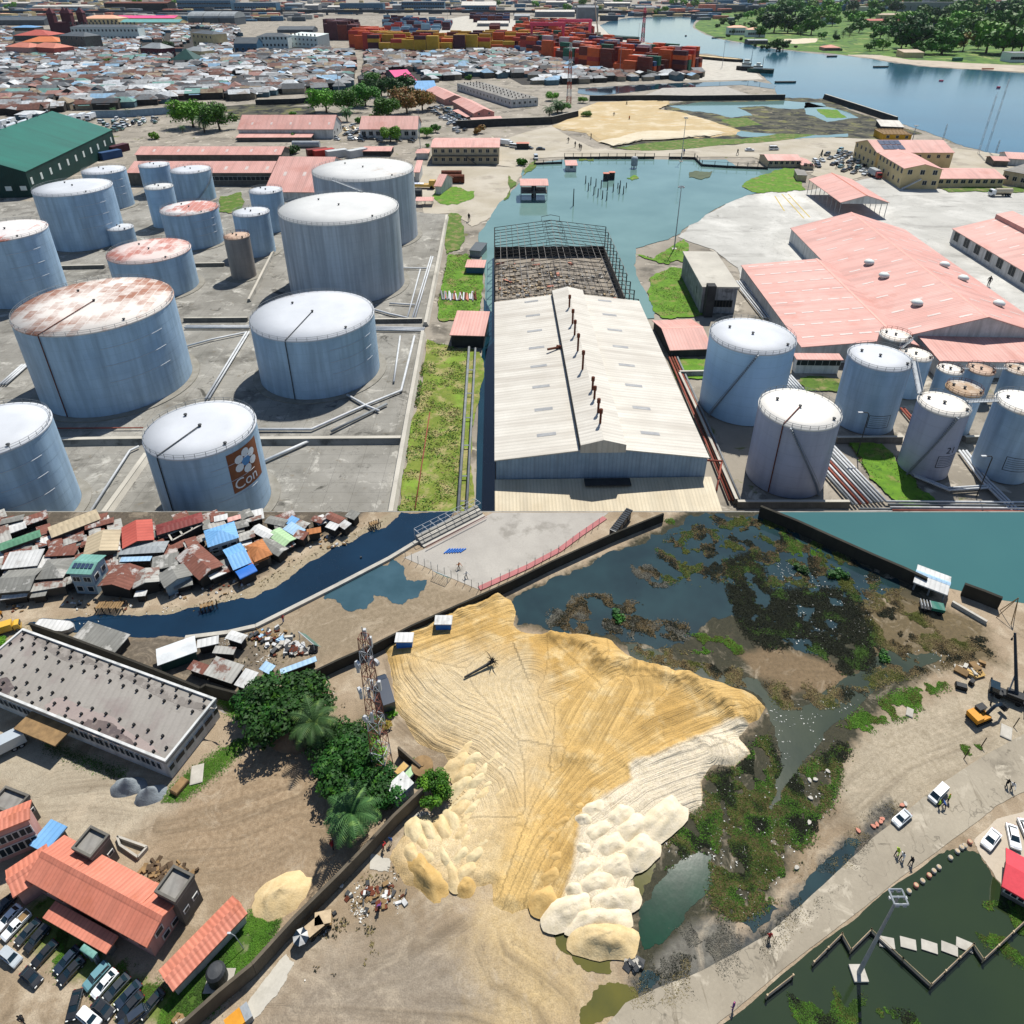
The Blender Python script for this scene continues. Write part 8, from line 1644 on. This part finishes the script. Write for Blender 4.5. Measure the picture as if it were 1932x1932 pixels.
# excavator
p=U(1846,1356);q=U(1890,1338);rz=math.atan2(q.y-p.y,q.x-p.x);t=thing('excavator','yellow excavator with dark boom resting on the pale shoulder','excavator',p);T=Matrix.Translation(p)@Matrix.Rotation(rz,4,'Z')
for y in(-.8,.8):
 b=MB();b.prism([(-1.4,.12),(-1.6,.4),(-1.4,.66),(1.4,.66),(1.6,.4),(1.4,.12)],P3(T,0,y-.25,-.1),(T.to_3x3()@Vector((1,0,0))),up,T.to_3x3()@Vector((0,1,0)),.5);obj('track',b,M['tyre'],t)
b=MB();b.box(-1.7,1.1,-.95,.95,.62,1.15,0,T);obj('turntable_deck',b,M['machine_yellow'],t);b=MB();b.box(-1.9,-.5,-.95,.95,1.15,1.65,0,T);obj('counterweight',b,M['machine_yellow'],t)
b=MB();b.box(-.4,1.0,.1,.95,1.15,2.0,0,T);obj('cab',b,M['car_glass'],t);b=MB();b.box(-.45,1.05,.05,1.0,2.0,2.1,0,T);obj('cab_roof',b,M['machine_black'],t)
b=MB();b.tube([P3(T,.8,-.3,1.2),P3(T,1.9,-.3,2.5),P3(T,3.3,-.3,2.4)],.24,4);obj('boom',b,M['boom_blue'],t);b=MB();b.tube([P3(T,3.2,-.3,2.5),P3(T,4.2,-.3,1.2)],.18,4);obj('arm',b,M['boom_blue'],t)
b=MB();b.prism([(-.3,-.2),(.4,-.3),(.5,.4),(.1,.5)],P3(T,4.2,-.8,1.0),T.to_3x3()@Vector((1,0,0)),up,T.to_3x3()@Vector((0,1,0)),1.0);obj('bucket',b,M['machine_black'],t)
# mobile crane
p=U(1900,1318);q=U(1860,1302);rz=math.atan2(q.y-p.y,q.x-p.x);t=thing('mobile_crane','black mobile crane with long raised boom and spread outriggers','crane',p);T=Matrix.Translation(p)@Matrix.Rotation(rz,4,'Z')
b=MB();b.box(-2.6,2.6,-.8,.8,.5,1.0,0,T);obj('chassis',b,M['machine_black'],t);b=MB();b.box(1.4,2.7,-.8,.8,1.0,1.9,0,T);obj('cab',b,M['car_glass'],t);b=MB();b.box(-1.8,.4,-.7,.7,1.02,1.7,0,T);obj('turret',b,M['machine_black'],t)
for x in(-2.2,2.2):
 for y in(-1,1):b=MB();b.tube([P3(T,x,y*.6,.6),P3(T,x,y*2.6,.5),P3(T,x,y*2.6,.05)],.12,4);obj('outrigger',b,M['machine_black'],t)
 for y in(-.7,.7):b=MB();b.tube([P3(T,x*.6,y-.15,.38),P3(T,x*.6,y+.15,.38)],.38,12);obj('wheel',b,M['tyre'],t)
tip=U(1877,1270);hz=HZ(1877,1270,1194);tip=tip+up*hz;b=MB();b.tube([P3(T,-.8,0,1.6),tip.lerp(P3(T,-.8,0,1.6),.45),tip],.34,4,r2=.22);obj('boom',b,M['boom_blue'],t);b=MB();b.tube([P3(T,.2,0,1.4),tip.lerp(P3(T,-.8,0,1.6),.65)],.12,5);obj('lift_ram',b,M['steel'],t);b=MB();b.tube([tip,tip-up*1.2],.05,4);b.tube([tip-up*1.2,tip-up*1.6],.14,6);obj('hook_block',b,M['machine_black'],t)
# people: one continuous body, clothes as coloured zones
def skin_person(pose):
 J=dict(pel=(0,0,.95),ch=(0,.02,1.3),nk=(0,.02,1.5),hd=(0,.03,1.62),ht=(0,.03,1.76))
 for s_,k in((-1,'l'),(1,'r')):
  st=pose.get('step',0)*s_;ar=pose.get('arm',.1)*s_*-1;bend=pose.get('bend',0)
  J['hp'+k]=(.1*s_,0,.9);J['kn'+k]=(.11*s_,st*.25,.5);J['an'+k]=(.11*s_,st*.4-.03,.08);J['to'+k]=(.12*s_,st*.4+.16,.04)
  J['sh'+k]=(.2*s_,.02,1.42);J['el'+k]=(.27*s_,ar*.3-.02,1.15);J['wr'+k]=(.26*s_,ar*.6+.08,.92);J['ha'+k]=(.25*s_,ar*.7+.12,.82)
 if pose.get('bend'):
  a=pose['bend']
  for k in list(J):
   x,y,z=J[k]
   if z>.95 or k[:2]in('el','wr','ha'):dz,dy=z-.95,y;J[k]=(x,dy*math.cos(a)+dz*math.sin(a),.95+dz*math.cos(a)-dy*math.sin(a))
 rad=dict(pel=.15,ch=.165,nk=.06,hd=.1,ht=.07,hp=.1,kn=.075,an=.05,to=.045,sh=.075,el=.055,wr=.04,ha=.045)
 ks=list(J);ed=[('pel','ch'),('ch','nk'),('nk','hd'),('hd','ht')]
 for k in 'lr':ed+=[('pel','hp'+k),('hp'+k,'kn'+k),('kn'+k,'an'+k),('an'+k,'to'+k),('ch','sh'+k),('sh'+k,'el'+k),('el'+k,'wr'+k),('wr'+k,'ha'+k)]
 me=bpy.data.meshes.new('person');me.from_pydata([J[k]for k in ks],[(ks.index(a),ks.index(b))for a,b in ed],[])
 o=bpy.data.objects.new('person',me);COL.objects.link(o);md=o.modifiers.new('skin','SKIN');sd_=o.modifiers.new('sub','SUBSURF');sd_.levels=1
 if not me.skin_vertices:bpy.context.view_layer.objects.active=o;
 lay=me.skin_vertices[0]if me.skin_vertices else None
 if lay is None:
  import bmesh;bm=bmesh.new();bm.from_mesh(me);bm.verts.layers.skin.verify();bm.to_mesh(me);bm.free();lay=me.skin_vertices[0]
 for i,k in enumerate(ks):r_=rad.get(k,rad.get(k[:2]));lay.data[i].radius=(r_,r_);lay.data[i].use_root=(k=='pel')
 bpy.context.view_layer.update();m2=bpy.data.meshes.new_from_object(o.evaluated_get(bpy.context.evaluated_depsgraph_get()));bpy.data.objects.remove(o);m2.name='person'
 for m in('skin_brown','cloth_white','cloth_dark','hair_black'):m2.materials.append(M[m])
 hd,wl,wr_=Vector(J['hd']),Vector(J['hal']),Vector(J['har'])
 for f in m2.polygons:
  c=f.center
  if(c-hd).length<.17 and c.z>hd.z-.08:f.material_index=3 if(c.z>hd.z+.03 or c.y<hd.y-.03)else 0
  elif(c-wl).length<.16 or(c-wr_).length<.16:f.material_index=0
  elif c.z>.93 or(c.z>.75 and abs(c.x)>.2):f.material_index=1
  else:f.material_index=2
  f.use_smooth=True
 return m2
for k,c in dict(skin_brown='5a3a28',cloth_white='c9ccce',cloth_dark='23262c',hair_black='151210',cloth_lime='a8c83a',cloth_blue='3a5c9a',cloth_red='a03030',cloth_purple='6a3f7a',cloth_teal='3f7a78',cloth_pink='cf6f90',cloth_black='1b1c1f',cloth_orange='c2702c').items():mt(k,c,None,2,.8)
POSE=[skin_person({'step':1,'arm':.9}),skin_person({'step':.1,'arm':.2}),skin_person({'step':.5,'arm':-.6,'bend':.7})]
def person(x,y,shirt,trou,pose,rz,lab,k=.95,hat=None,group='people of the quay road'):
 o=bpy.data.objects.new('person',POSE[pose]);COL.objects.link(o);o.location=U(x,y);o.rotation_euler=(0,0,rz);o.scale=(k,)*3;recolor(o,M[shirt],1);recolor(o,M[trou],2)
 if hat:recolor(o,M[hat],3)
 tag(o,lab,'person',group);return o
T3=lambda u,v:(1449+u/4,1449+v/4)
for u,v,s,tr,po,rz,hat,lab in[(968,655,'cloth_lime','cloth_dark',0,2.2,'cloth_lime','person in lime vest and helmet walking first of three on the road'),(1005,690,'cloth_white','cloth_dark',0,2.2,None,'person in white shirt walking second of three on the road'),(1072,725,'cloth_dark','cloth_black',0,2.2,None,'person in dark clothes walking last of three on the road'),(1285,295,'cloth_lime','cloth_dark',1,1,None,'person in lime vest standing at the rear of the minibus'),(1325,300,'cloth_blue','cloth_dark',2,1,None,'person in blue bending beside the minibus'),(1355,250,'cloth_lime','cloth_dark',1,1,'cloth_orange','person in lime vest and orange helmet beside the minibus'),(1795,138,'cloth_black','cloth_black',0,2.6,None,'person in black walking on the upper road'),(1832,160,'cloth_white','cloth_dark',0,2.6,None,'person in white walking on the upper road'),(5,1295,'cloth_red','cloth_dark',1,0,None,'person in red standing at the muddy road edge')]:
 x,y=T3(u,v);person(x,y,s,tr,po,rz,lab,.95,hat)
person(1382,1904,'cloth_purple','cloth_purple',1,1,'person with pink head scarf and purple dress on the quay kerb',.95,'cloth_pink')
for x,y,s,tr,po,lab,hat in[(629,1601,'cloth_red','cloth_dark',2,'person in red and yellow crouching under the date palm','machine_yellow'),(738,1592,'cloth_blue','cloth_white',1,'person in blue standing by the yard wall',None),(724,1601,'cloth_red','cloth_dark',2,'person in red bending over rubbish by the yard wall',None),(716,1714,'cloth_purple','cloth_black',2,'person sitting among the rubbish on the dirt',None),(47,1930,'cloth_black','cloth_dark',2,'person beside a motorbike at the bottom edge',None),(866,1073,'cloth_orange','cloth_dark',0,'player in orange on the pitch edge',None),(880,1090,'cloth_white','cloth_dark',0,'player in white on the pitch edge',None),(535,1173,'cloth_red','cloth_blue',1,'person in red on the canal kerb',None),(5,1165,'machine_yellow','cloth_dark',1,'person in yellow on the canal bank',None)]:
 person(x,y,s,tr,po,rc.uniform(0,6),lab,.95,hat,'people of the dirt yard')
setg(0)
for i,(x,y,s)in enumerate([(1072,270,'cloth_dark'),(1085,278,'cloth_dark'),(1093,282,'cloth_black'),(1096,284,'cloth_dark'),(1158,221,'cloth_dark'),(1187,228,'cloth_orange'),(1182,200,'cloth_dark'),(1241,193,'cloth_dark'),(1244,193,'cloth_dark'),(1249,193,'cloth_dark'),(1391,293,'cloth_dark'),(1290,292,'cloth_blue'),(1548,298,'cloth_dark'),(1550,294,'cloth_dark'),(1577,318,'cloth_dark'),(1864,540,'cloth_black'),(885,418,'cloth_dark'),(1115,262,'cloth_dark')]):
 o=person(x,y,s,'cloth_dark',i%2,rc.uniform(0,6),None,2.6);o['group']='far people';PEND.append((o,'tiny dark figure walking on the %s'%('sandy ground by the lagoon' if y<285 else 'yards beyond the lagoon'),(x,y)))
setg(ZN)
# pond: fences, slabs, drums
for lab,pts in[('rusty topped fence low in the pond nearest the bottom edge',[(1445,1884),(1494,1846)]),('fence stretch along the road side of the pond',[(1533,1821),(1586,1768)]),('v shaped fence piece left of the light mast',[(1586,1768),(1603,1798),(1641,1760)]),('long fence behind the stepping slabs',[(1641,1760),(1700,1815),(1753,1864),(1833,1788)]),('zigzag fence at the right end of the pond',[(1833,1788),(1852,1816),(1960,1716)])]:
 fence(lab,pts,1.0,.45,2.4,'rubble_tan','fences in the dark pond',.22)
for i,(u,v)in enumerate([(893,1320),(1055,1328),(1215,1352),(1367,1368),(1480,1340)]):
 x,y=T3(u,v);p=U(x,y);T=Matrix.Translation(p)@Matrix.Rotation(-.12-.06*i,4,'Z');b=MB();vs=[T@Vector(q)for q in((-.95,-.5,.04),(.75,-.6,.04),(.95,.5,.04),(-.75,.6,.04))];b.add(vs+[q+up*.16 for q in vs],[(3,2,1,0),(4,5,6,7),(0,1,5,4),(1,2,6,5),(2,3,7,6),(3,0,4,7)]);o=obj('stepping_slab',b,M['kerb'],loc=p);pend(o,'pale stepping slab lying in the pond',(x,y),'slab','stepping slabs in the pond')
for i,(u,v)in enumerate([(1060,937),(1113,893),(1162,860),(1212,818),(1248,785),(1285,757),(1373,685),(1425,637),(1457,608),(1480,595),(1520,565)]):
 x,y=T3(u,v);p=U(x,y);t=thing('concrete_bollard',None,'bollard',p,'drum bollards in the pond');b=MB();b.lathe(p,[(.28,0),(.3,.3),(.27,.42)],14);obj('drum',b,M['kerb' if i not in(1,3,10)else 'rubble_pink'],t);b=MB();b.lathe(p+up*.42,[(.2,0),(.2,.03),(.02,.035)],12);obj('cap',b,M['rubble_tan'],t);pend(t,'round concrete drum at the pond edge',(x,y))
for i,(u,v)in enumerate([(860,390),(820,432),(795,445),(850,410),(680,478),(1010,285),(1035,275),(320,230),(310,415),(450,28),(215,755),(312,95),(355,90)]):
 x,y=T3(u,v);p=U(x,y);b=MB();T=Matrix.Translation(p)@Matrix.Rotation(i*1.3,4,'Z');b.add([T@Vector((math.cos(a)*.34*(1+.25*math.sin(3*a+i)),math.sin(a)*.24,z))for z in(0,.26)for a in[k*PI/4 for k in range(8)]],[(k,(k+1)%8,8+(k+1)%8,8+k)for k in range(8)]+[tuple(range(8,16))]);o=obj('boulder',b,M['rubble_pink' if i<6 else 'kerb'],loc=p);pend(o,'rounded stone block at the muddy roadside',(x,y),'stone','stones along the road')
# pitch: fence posts, goals, steps
def prow(lab,pts,n_,h_,nm='fence_post',grp='posts of the pitch fence'):
 Q=[U(*q)for q in pts];Ls=[(b_-a_).length for a_,b_ in zip(Q,Q[1:])];tot=sum(Ls)
 for i in range(n_):
  s=tot*i/(n_-1);k=0
  while k<len(Ls)-1 and s>Ls[k]:s-=Ls[k];k+=1
  p=Q[k].lerp(Q[k+1],min(1,s/Ls[k]));b=MB();b.tube([p,p+up*h_],.05,5);o=obj(nm,b,M['steel'],loc=p);pend(o,lab,PR(p),'post',grp)
prow('thin steel post along the lower edge of the pitch',[(765,1053),(850,1090),(903,1114)],12,2.0);prow('thin steel post along the pink kerb of the pitch',[(910,1112),(1000,1071),(1060,1039),(1130,992)],16,2.0)
a0,a1=U(800,1034),U(915,975);d_=(a1-a0).normalized();n_=Vector((-d_.y,d_.x,0));t=thing('grandstand','low concrete grandstand steps with pink rail beside the pitch','grandstand',a0)
for i in range(4):b=MB();b.prism([(0,0),(.75,0),(.75,.3*(i+1)),(0,.3*(i+1))],a0+n_*.76*i,n_,up,d_,(a1-a0).length);obj('step',b,M['kerb' if i%2==0 else 'concrete'],t)
b=MB();[b.tube([a0-n_*.8+up*z,a1-n_*.8+up*z],.05,4)for z in(.5,1.0)];obj('handrail',b,M['pink_kerb'],t)
t=thing('stand_frame','white steel canopy frame behind the grandstand','frame',a0+n_*3.4)
for i in range(9):
 q=a0.lerp(a1,i/8)+n_*3.4;b=MB();b.tube([q,q+up*2.6,q+up*2.8-n_*2],.06,4);obj('post',b,M['tower_white'],t)
for w_ in(0,-1,-2):b=MB();b.tube([a0+n_*(3.4+w_)+up*(2.7),a1+n_*(3.4+w_)+up*(2.7)],.05,4);obj('rail',b,M['tower_white'],t)
def goal(lab,x,y,dx,dy):
 p,q=U(x,y),U(x+dx,y+dy);t=thing('football_goal',lab,'goal',p,'football goals');d_=(q-p).normalized();n_=Vector((-d_.y,d_.x,0));b=MB();b.tube([p,p+up*1.7,q+up*1.7,q],.07,5);obj('frame',b,M['tower_white'],t);b=MB();k=8
 for i in range(k+1):f=p.lerp(q,i/k);b.tube([f+up*1.7,f+n_*1.2],.02,3);z=1.7*(1-i/k);b.tube([p+up*z+n_*1.2*i/k,q+up*z+n_*1.2*i/k],.02,3)
 obj('net',b,M['teal_tin'],t)
goal('football goal with green net beside the scrap heap',566,1205,28,24);goal('football goal frame at the edge of the pitch',817,1089,27,11)
for i in range(7):p,q=U(838+i*5,1045-i*.3),U(846+i*5+3,1036);b=MB();b.tube([p+up*.15,q+up*.15],.14,6);o=obj('tarp_roll',b,M['tarp_blue'],loc=p);pend(o,'blue plastic tube laid on the pitch',(838+i*5,1045),'tube','blue tubes on the pitch')
# scrap on the south bank, tyres, junk
def junk(name,lab,x,y,spread,n_,mats,size,seed,cat='scrap'):
 r=random.Random(seed)
 b=MB()
 for i in range(n_):
  px,py=x+r.gauss(0,spread),y+r.gauss(0,spread*.45);p=U(px,py);s=[r.uniform(*size)for _ in range(3)];b.box(-s[0],s[0],-s[1]*.7,s[1]*.7,0,s[2],r.randrange(len(mats)),Matrix.Translation(p)@Matrix.Rotation(r.uniform(0,6),4,'Z')@Matrix.Rotation(r.uniform(-.4,.4),4,'X'))
 o=obj(name,b,[M[m]for m in mats]);tag(o,lab,cat,None,'stuff')
junk('scrap_heap','heap of scrapped white appliances beside the goal',550,1224,14,46,['tin_white','kerb','dark_steel','rust'],(.2,.7),1);junk('scrap_heap','scattered scrap on the south bank',500,1205,22,60,['tin_white','timber','dark_steel','rust','tin_blue'],(.15,.55),2);junk('scrap_heap','scrap and timber along the shanty bank before the rusty house',300,1136,60,30,['timber','dark_steel','rust','tin_white'],(.1,.35),3)if 0 else[junk('scrap_heap','scrap and timber on the shanty bank '+w_,x,y,12,14,['timber','dark_steel','rust','tin_white'],(.1,.32),30+x)for x,y,w_ in((30,1148,'at the picture edge'),(150,1140,'below the teal house'),(230,1138,'below the ragged rust house'),(330,1124,'below the grey gabled house'),(400,1112,'below the long rusty house'),(450,1100,'below the blue tarpaulin'))];junk('scrap_heap','broken pallets and rubbish at the yard wall',700,1690,26,60,['timber','dark_steel','tin_white','rust'],(.1,.4),4);junk('scrap_heap','heap of dark brushwood beside the salmon house',310,1650,22,130,['bark','timber','bark'],(.1,.5),5);junk('scrap_heap','scrap beside the timber landing on the canal',610,1020,24,40,['timber','dark_steel','tin_white'],(.12,.4),6);junk('scrap_heap','timber scrap beside the crane',1840,1265,14,16,['heap_gold','timber','kerb'],(.3,1.0),7);junk('scrap_heap','rocks and rags by the olive puddle',1195,1820,8,16,['kerb','dark_steel'],(.2,.6),8);junk('scrap_heap','rubble and sacks at the foot of the salmon house',345,1930,12,20,['kerb','timber'],(.2,.5),9)
for i in range(9):p=U(585+(i%3)*5,1222+(i//3)*4);b=MB();b.tube([p+Vector((.34*math.cos(a),.34*math.sin(a),.14+.05*(i%2)))for a in[k*PI/6 for k in range(12)]],.13,6,closed=True);o=obj('tyre',b,M['tyre'],loc=p);pend(o,'old black tyre heaped beside the scrapped appliances',(585+i,1222),'tyre','old tyres')
def jetty(lab,x,y,dx,dy,wpx):
 p=U(x,y);t=thing('jetty',lab,'jetty',p,'timber jetties of the canal');q=U(x+dx,y+dy);d_=(q-p);L_=d_.length;d_.normalize();n_=Vector((-d_.y,d_.x,0));w_=wpx/PXM(x,y);b=MB()
 k=int(L_/.45)
 for i in range(k):b.prism([(0,1.0),(w_,1.0+.05*(i%3)),(w_,1.1+.05*(i%3)),(0,1.1)],p+d_*.45*i,n_,up,d_,.36)
 obj('decking',b,M['timber'],t)
 for i in range(5):
  for v in(0,w_):b=MB();c=p+d_*L_*i/4+n_*v;b.tube([c,c+up*1.3],.1,5);obj('pile',b,M['bark'],t)
jetty('timber jetty with loose planks below the ragged rust house',182,1156,52,0,16);jetty('bundle of pale poles floating by the canal bank',380,1156,30,-8,10);jetty('small jetty with umbrella near the canal bend',700,1000,18,-6,10)
vessel('boat','white boat half under tarpaulin at the warehouse corner','boat',106,1186,7,2.4,.9,-.1,'tin_white','tin_white')
# umbrella stall
p=U(571,1778);t=thing('parasol','blue and white striped parasol on the dirt beside a stall','parasol',p);b=MB();b.tube([p,p+up*1.7],.04,5);obj('pole',b,M['steel'],t)
for i in range(8):b=MB();a_,c_=i*PI/4,(i+1)*PI/4;R_=.95;b.poly([p+up*1.8,p+Vector((R_*math.cos(a_),R_*math.sin(a_),1.35)),p+Vector((R_*math.cos(c_),R_*math.sin(c_),1.35))]);obj('canopy_panel',b,M['boom_blue' if i%2 else 'tin_white'],t)
for x,y,rz,lab in[(596,1758,.7,'timber cart with two panels beside the parasol'),(612,1742,.2,'smaller timber cart above the parasol')]:
 p=U(x,y);t=thing('market_cart',lab,'cart',p,'carts by the yard wall');T=Matrix.Translation(p)@Matrix.Rotation(rz,4,'Z');b=MB();b.box(-.9,.9,-.6,.6,.5,.62,0,T);obj('tray',b,M['timber'],t);b=MB();b.box(-.9,.9,.54,.6,.63,1.3,0,T);obj('back_board',b,M['timber'],t);b=MB();b.box(-.95,.95,-.7,.7,1.32,1.4,0,T);obj('top',b,M['rubble_tan'],t)
 for xx in(-.6,.6):
  b=MB();b.tube([P3(T,xx,-.7,.3),P3(T,xx,-.6,.3)],.3,12);obj('wheel',b,M['tyre'],t)
p=U(413,1848);t=thing('water_tank','dark stained water tank on a slab in the lawn','tank',p);b=MB();b.lathe(p,[(1.0,0),(1.05,.2),(1.05,1.9),(.8,2.2),(.1,2.3)],18);obj('shell',b,M['dark_steel'],t);b=MB();b.box(p.x-1.3,p.x+1.6,p.y-1.3,p.y+1.0,ZN,ZN+.12);obj('slab',b,M['kerb'],t)
p=U(452,1930);t=thing('equipment_box','yellow and grey box at the bottom edge beside the wall','box',p);T=Matrix.Translation(p)@Matrix.Rotation(.7,4,'Z');b=MB();b.box(-1.2,.5,-.8,.8,0,1.2,0,T);obj('case',b,M['machine_yellow'],t);b=MB();b.box(.52,1.3,-.8,.8,0,1.1,0,T);obj('grey_case',b,M['steel'],t)
for i,pts in enumerate([[(483,1870),(540,1800),(555,1815),(540,1850),(500,1900),(470,1930),(440,1932)],[(700,1610),(735,1620),(733,1645),(698,1640)],[(775,1540),(800,1530),(812,1538),(790,1552)]]):sheet('concrete_pad',pts,.05,M['pale_concrete'],amp=4,seed=60+i,flat=1)
# fallen tree on the sand, driftwood
t=thing('fallen_tree','dark fallen tree with roots lying on the golden sand','tree',U(905,1258,1.2));q=[U(876,1278,1.5),U(905,1262,1.7),U(930,1248,1.9)];b=MB();b.tube(q,.16,6,r2=.3);obj('trunk',b,M['machine_black'],t);b=MB();r=random.Random(3)
for i in range(26):e=q[2]+Vector((r.gauss(0,.5),r.gauss(0,.5),abs(r.gauss(0,.5))));b.tube([q[2],q[2].lerp(e,.6)+up*.2,e],.09,4,r2=.03)
obj('root_ball',b,M['machine_black'],t)
# truck frame with green tarp, small tripod rig, cabin at the sea wall
p=U(1755,1152);t=thing('wrecked_truck','wrecked truck frame half covered by a green tarpaulin','truck',p);T=Matrix.Translation(p)@Matrix.Rotation(-.3,4,'Z');b=MB();b.box(-1.8,1.8,-.8,.8,.5,.9,0,T);obj('chassis',b,M['machine_black'],t);b=MB();b.box(-.2,1.9,-.9,.9,.92,1.5,0,T);obj('tarpaulin',b,M['green_roof'],t)
b=MB();[b.tube([P3(T,-1.8+.5*i,-.8,.9),P3(T,-1.8+.5*i,-.8,1.6),P3(T,-1.8+.5*i,.8,1.6),P3(T,-1.8+.5*i,.8,.9)],.06,4)for i in range(4)];obj('hoop_frame',b,M['tower_white'],t)
for x in(-1.2,1.2):
 for y in(-.8,.8):b=MB();b.tube([P3(T,x,y-.15,.4),P3(T,x,y+.15,.4)],.4,12);obj('wheel',b,M['tyre'],t)
p=U(1897,1165);t=thing('tripod_rig','bamboo tripod rig on the shore below the sea wall','rig',p);tp=p+Vector((.6,0,HZ(1897,1165,1128)))
for a in range(4):b=MB();b.tube([p+Vector((math.cos(a*1.57)*1.6,math.sin(a*1.57)*1.6,0)),tp],.07,4);obj('leg',b,M['timber'],t)
for lab,pts in[('leaning pole barrier beside the excavator, nearer one',[(1818,1432),(1828,1412)]),('leaning pole barrier beside the excavator, farther one',[(1850,1410),(1858,1388)]),('leaning pole at the road corner beside the white slab',[(1912,1372),(1920,1352)])]:
 q0=U(*pts[0]);b=MB();b.tube([q0,q0+Vector((.5,.3,1.8))],.07,5);tag(obj('leaning_pole',b,M['bark'],loc=q0),lab,'pole','leaning poles of the shoulder')
for lab,x,y,s in[('white slab propped at the road corner',1898,1382,1.2),('concrete slab pile beside the crane, first slab',1812,1262,.9),('concrete slab pile beside the crane, second slab',1832,1270,1.0),('dark box block on the shoulder beside the crane',1812,1298,.8),('small dark drum on the shoulder beside the crane',1832,1290,.5),('white plate lying on the grass bank',1716,1345,.8),('timber bundle at the warehouse corner',340,1487,1.1),('pale manhole slab beside the warehouse end',372,1462,1.4)]:
 p=U(x,y);T=Matrix.Translation(p)@Matrix.Rotation(.4*s+x,4,'Z');b=MB();h_=.25 if 'slab' in lab or 'plate' in lab else .8;m='machine_black' if 'dark' in lab else 'timber' if 'timber' in lab else 'kerb'
 b.add([T@Vector((sx*s*k,sy*s*.6*k,z))for z,k in((0,1),(h_*.8,1),(h_,.88))for sx,sy in((-1,-1),(1,-1),(1,1),(-1,1))],[(i+4*j,(i+1)%4+4*j,(i+1)%4+4*j+4,i+4*j+4)for j in(0,1)for i in range(4)]+[(8,9,10,11)]);tag(obj('slab' if h_<.5 else 'block',b,M[m],loc=p),lab,'slab' if h_<.5 else 'block')
p=U(460,1790);street=thing('street_lamp','green-grey street lamp leaning over the lawn by the long shed','street lamp',p);b=MB();b.tube([p,p+Vector((-.6,.2,2.6)),p+Vector((-1.0,.2,3.2))],.05,5);obj('pole',b,M['galvanised'],street);b=MB();q=p+Vector((-1.1,.2,3.2));b.box(q.x-.25,q.x+.15,q.y-.1,q.y+.1,q.z,q.z+.1);obj('lamp_head',b,M['tower_white'],street)
# ================================================================ air
setg(0)
s=NT('haze');s.t.nodes.remove(s.b);v=s.n('VolumePrincipled');v.inputs['Color'].default_value=(.72,.84,1,1);v.inputs['Density'].default_value=.00001;v.inputs['Anisotropy'].default_value=.3;s.l(v.outputs[0],[q for q in s.t.nodes if q.type=='OUTPUT_MATERIAL'][0].inputs['Volume'])
b=MB();b.box(-9050,9050,-60,9550,-2,135);o=obj('haze',b,s.mat);tag(o,kind='stuff')
# ---------------------------------------------------------------- labels: alike things are told apart by their order from the left
from collections import defaultdict
grp=defaultdict(list)
for o,dsc,px in PEND:grp[dsc].append((px[0],px[1],o))
for dsc,L_ in grp.items():
 L_.sort(key=lambda q:(q[0],q[1]));n_=len(L_)
 for i,(_,_,o)in enumerate(L_):
  lab=dsc if n_==1 else dsc+', %s from the left'%ordinal(i+1)
  tag(o,lab);
  if 'category' not in o:o['category']=dsc.split()[1]
dups={k:v for k,v in LABELS.items()if len(v)>1}
print('LABELS',len(LABELS),'shared',len(dups),list(dups.items())[:6],'long',[k for k in LABELS if len(k.split())>16][:8])
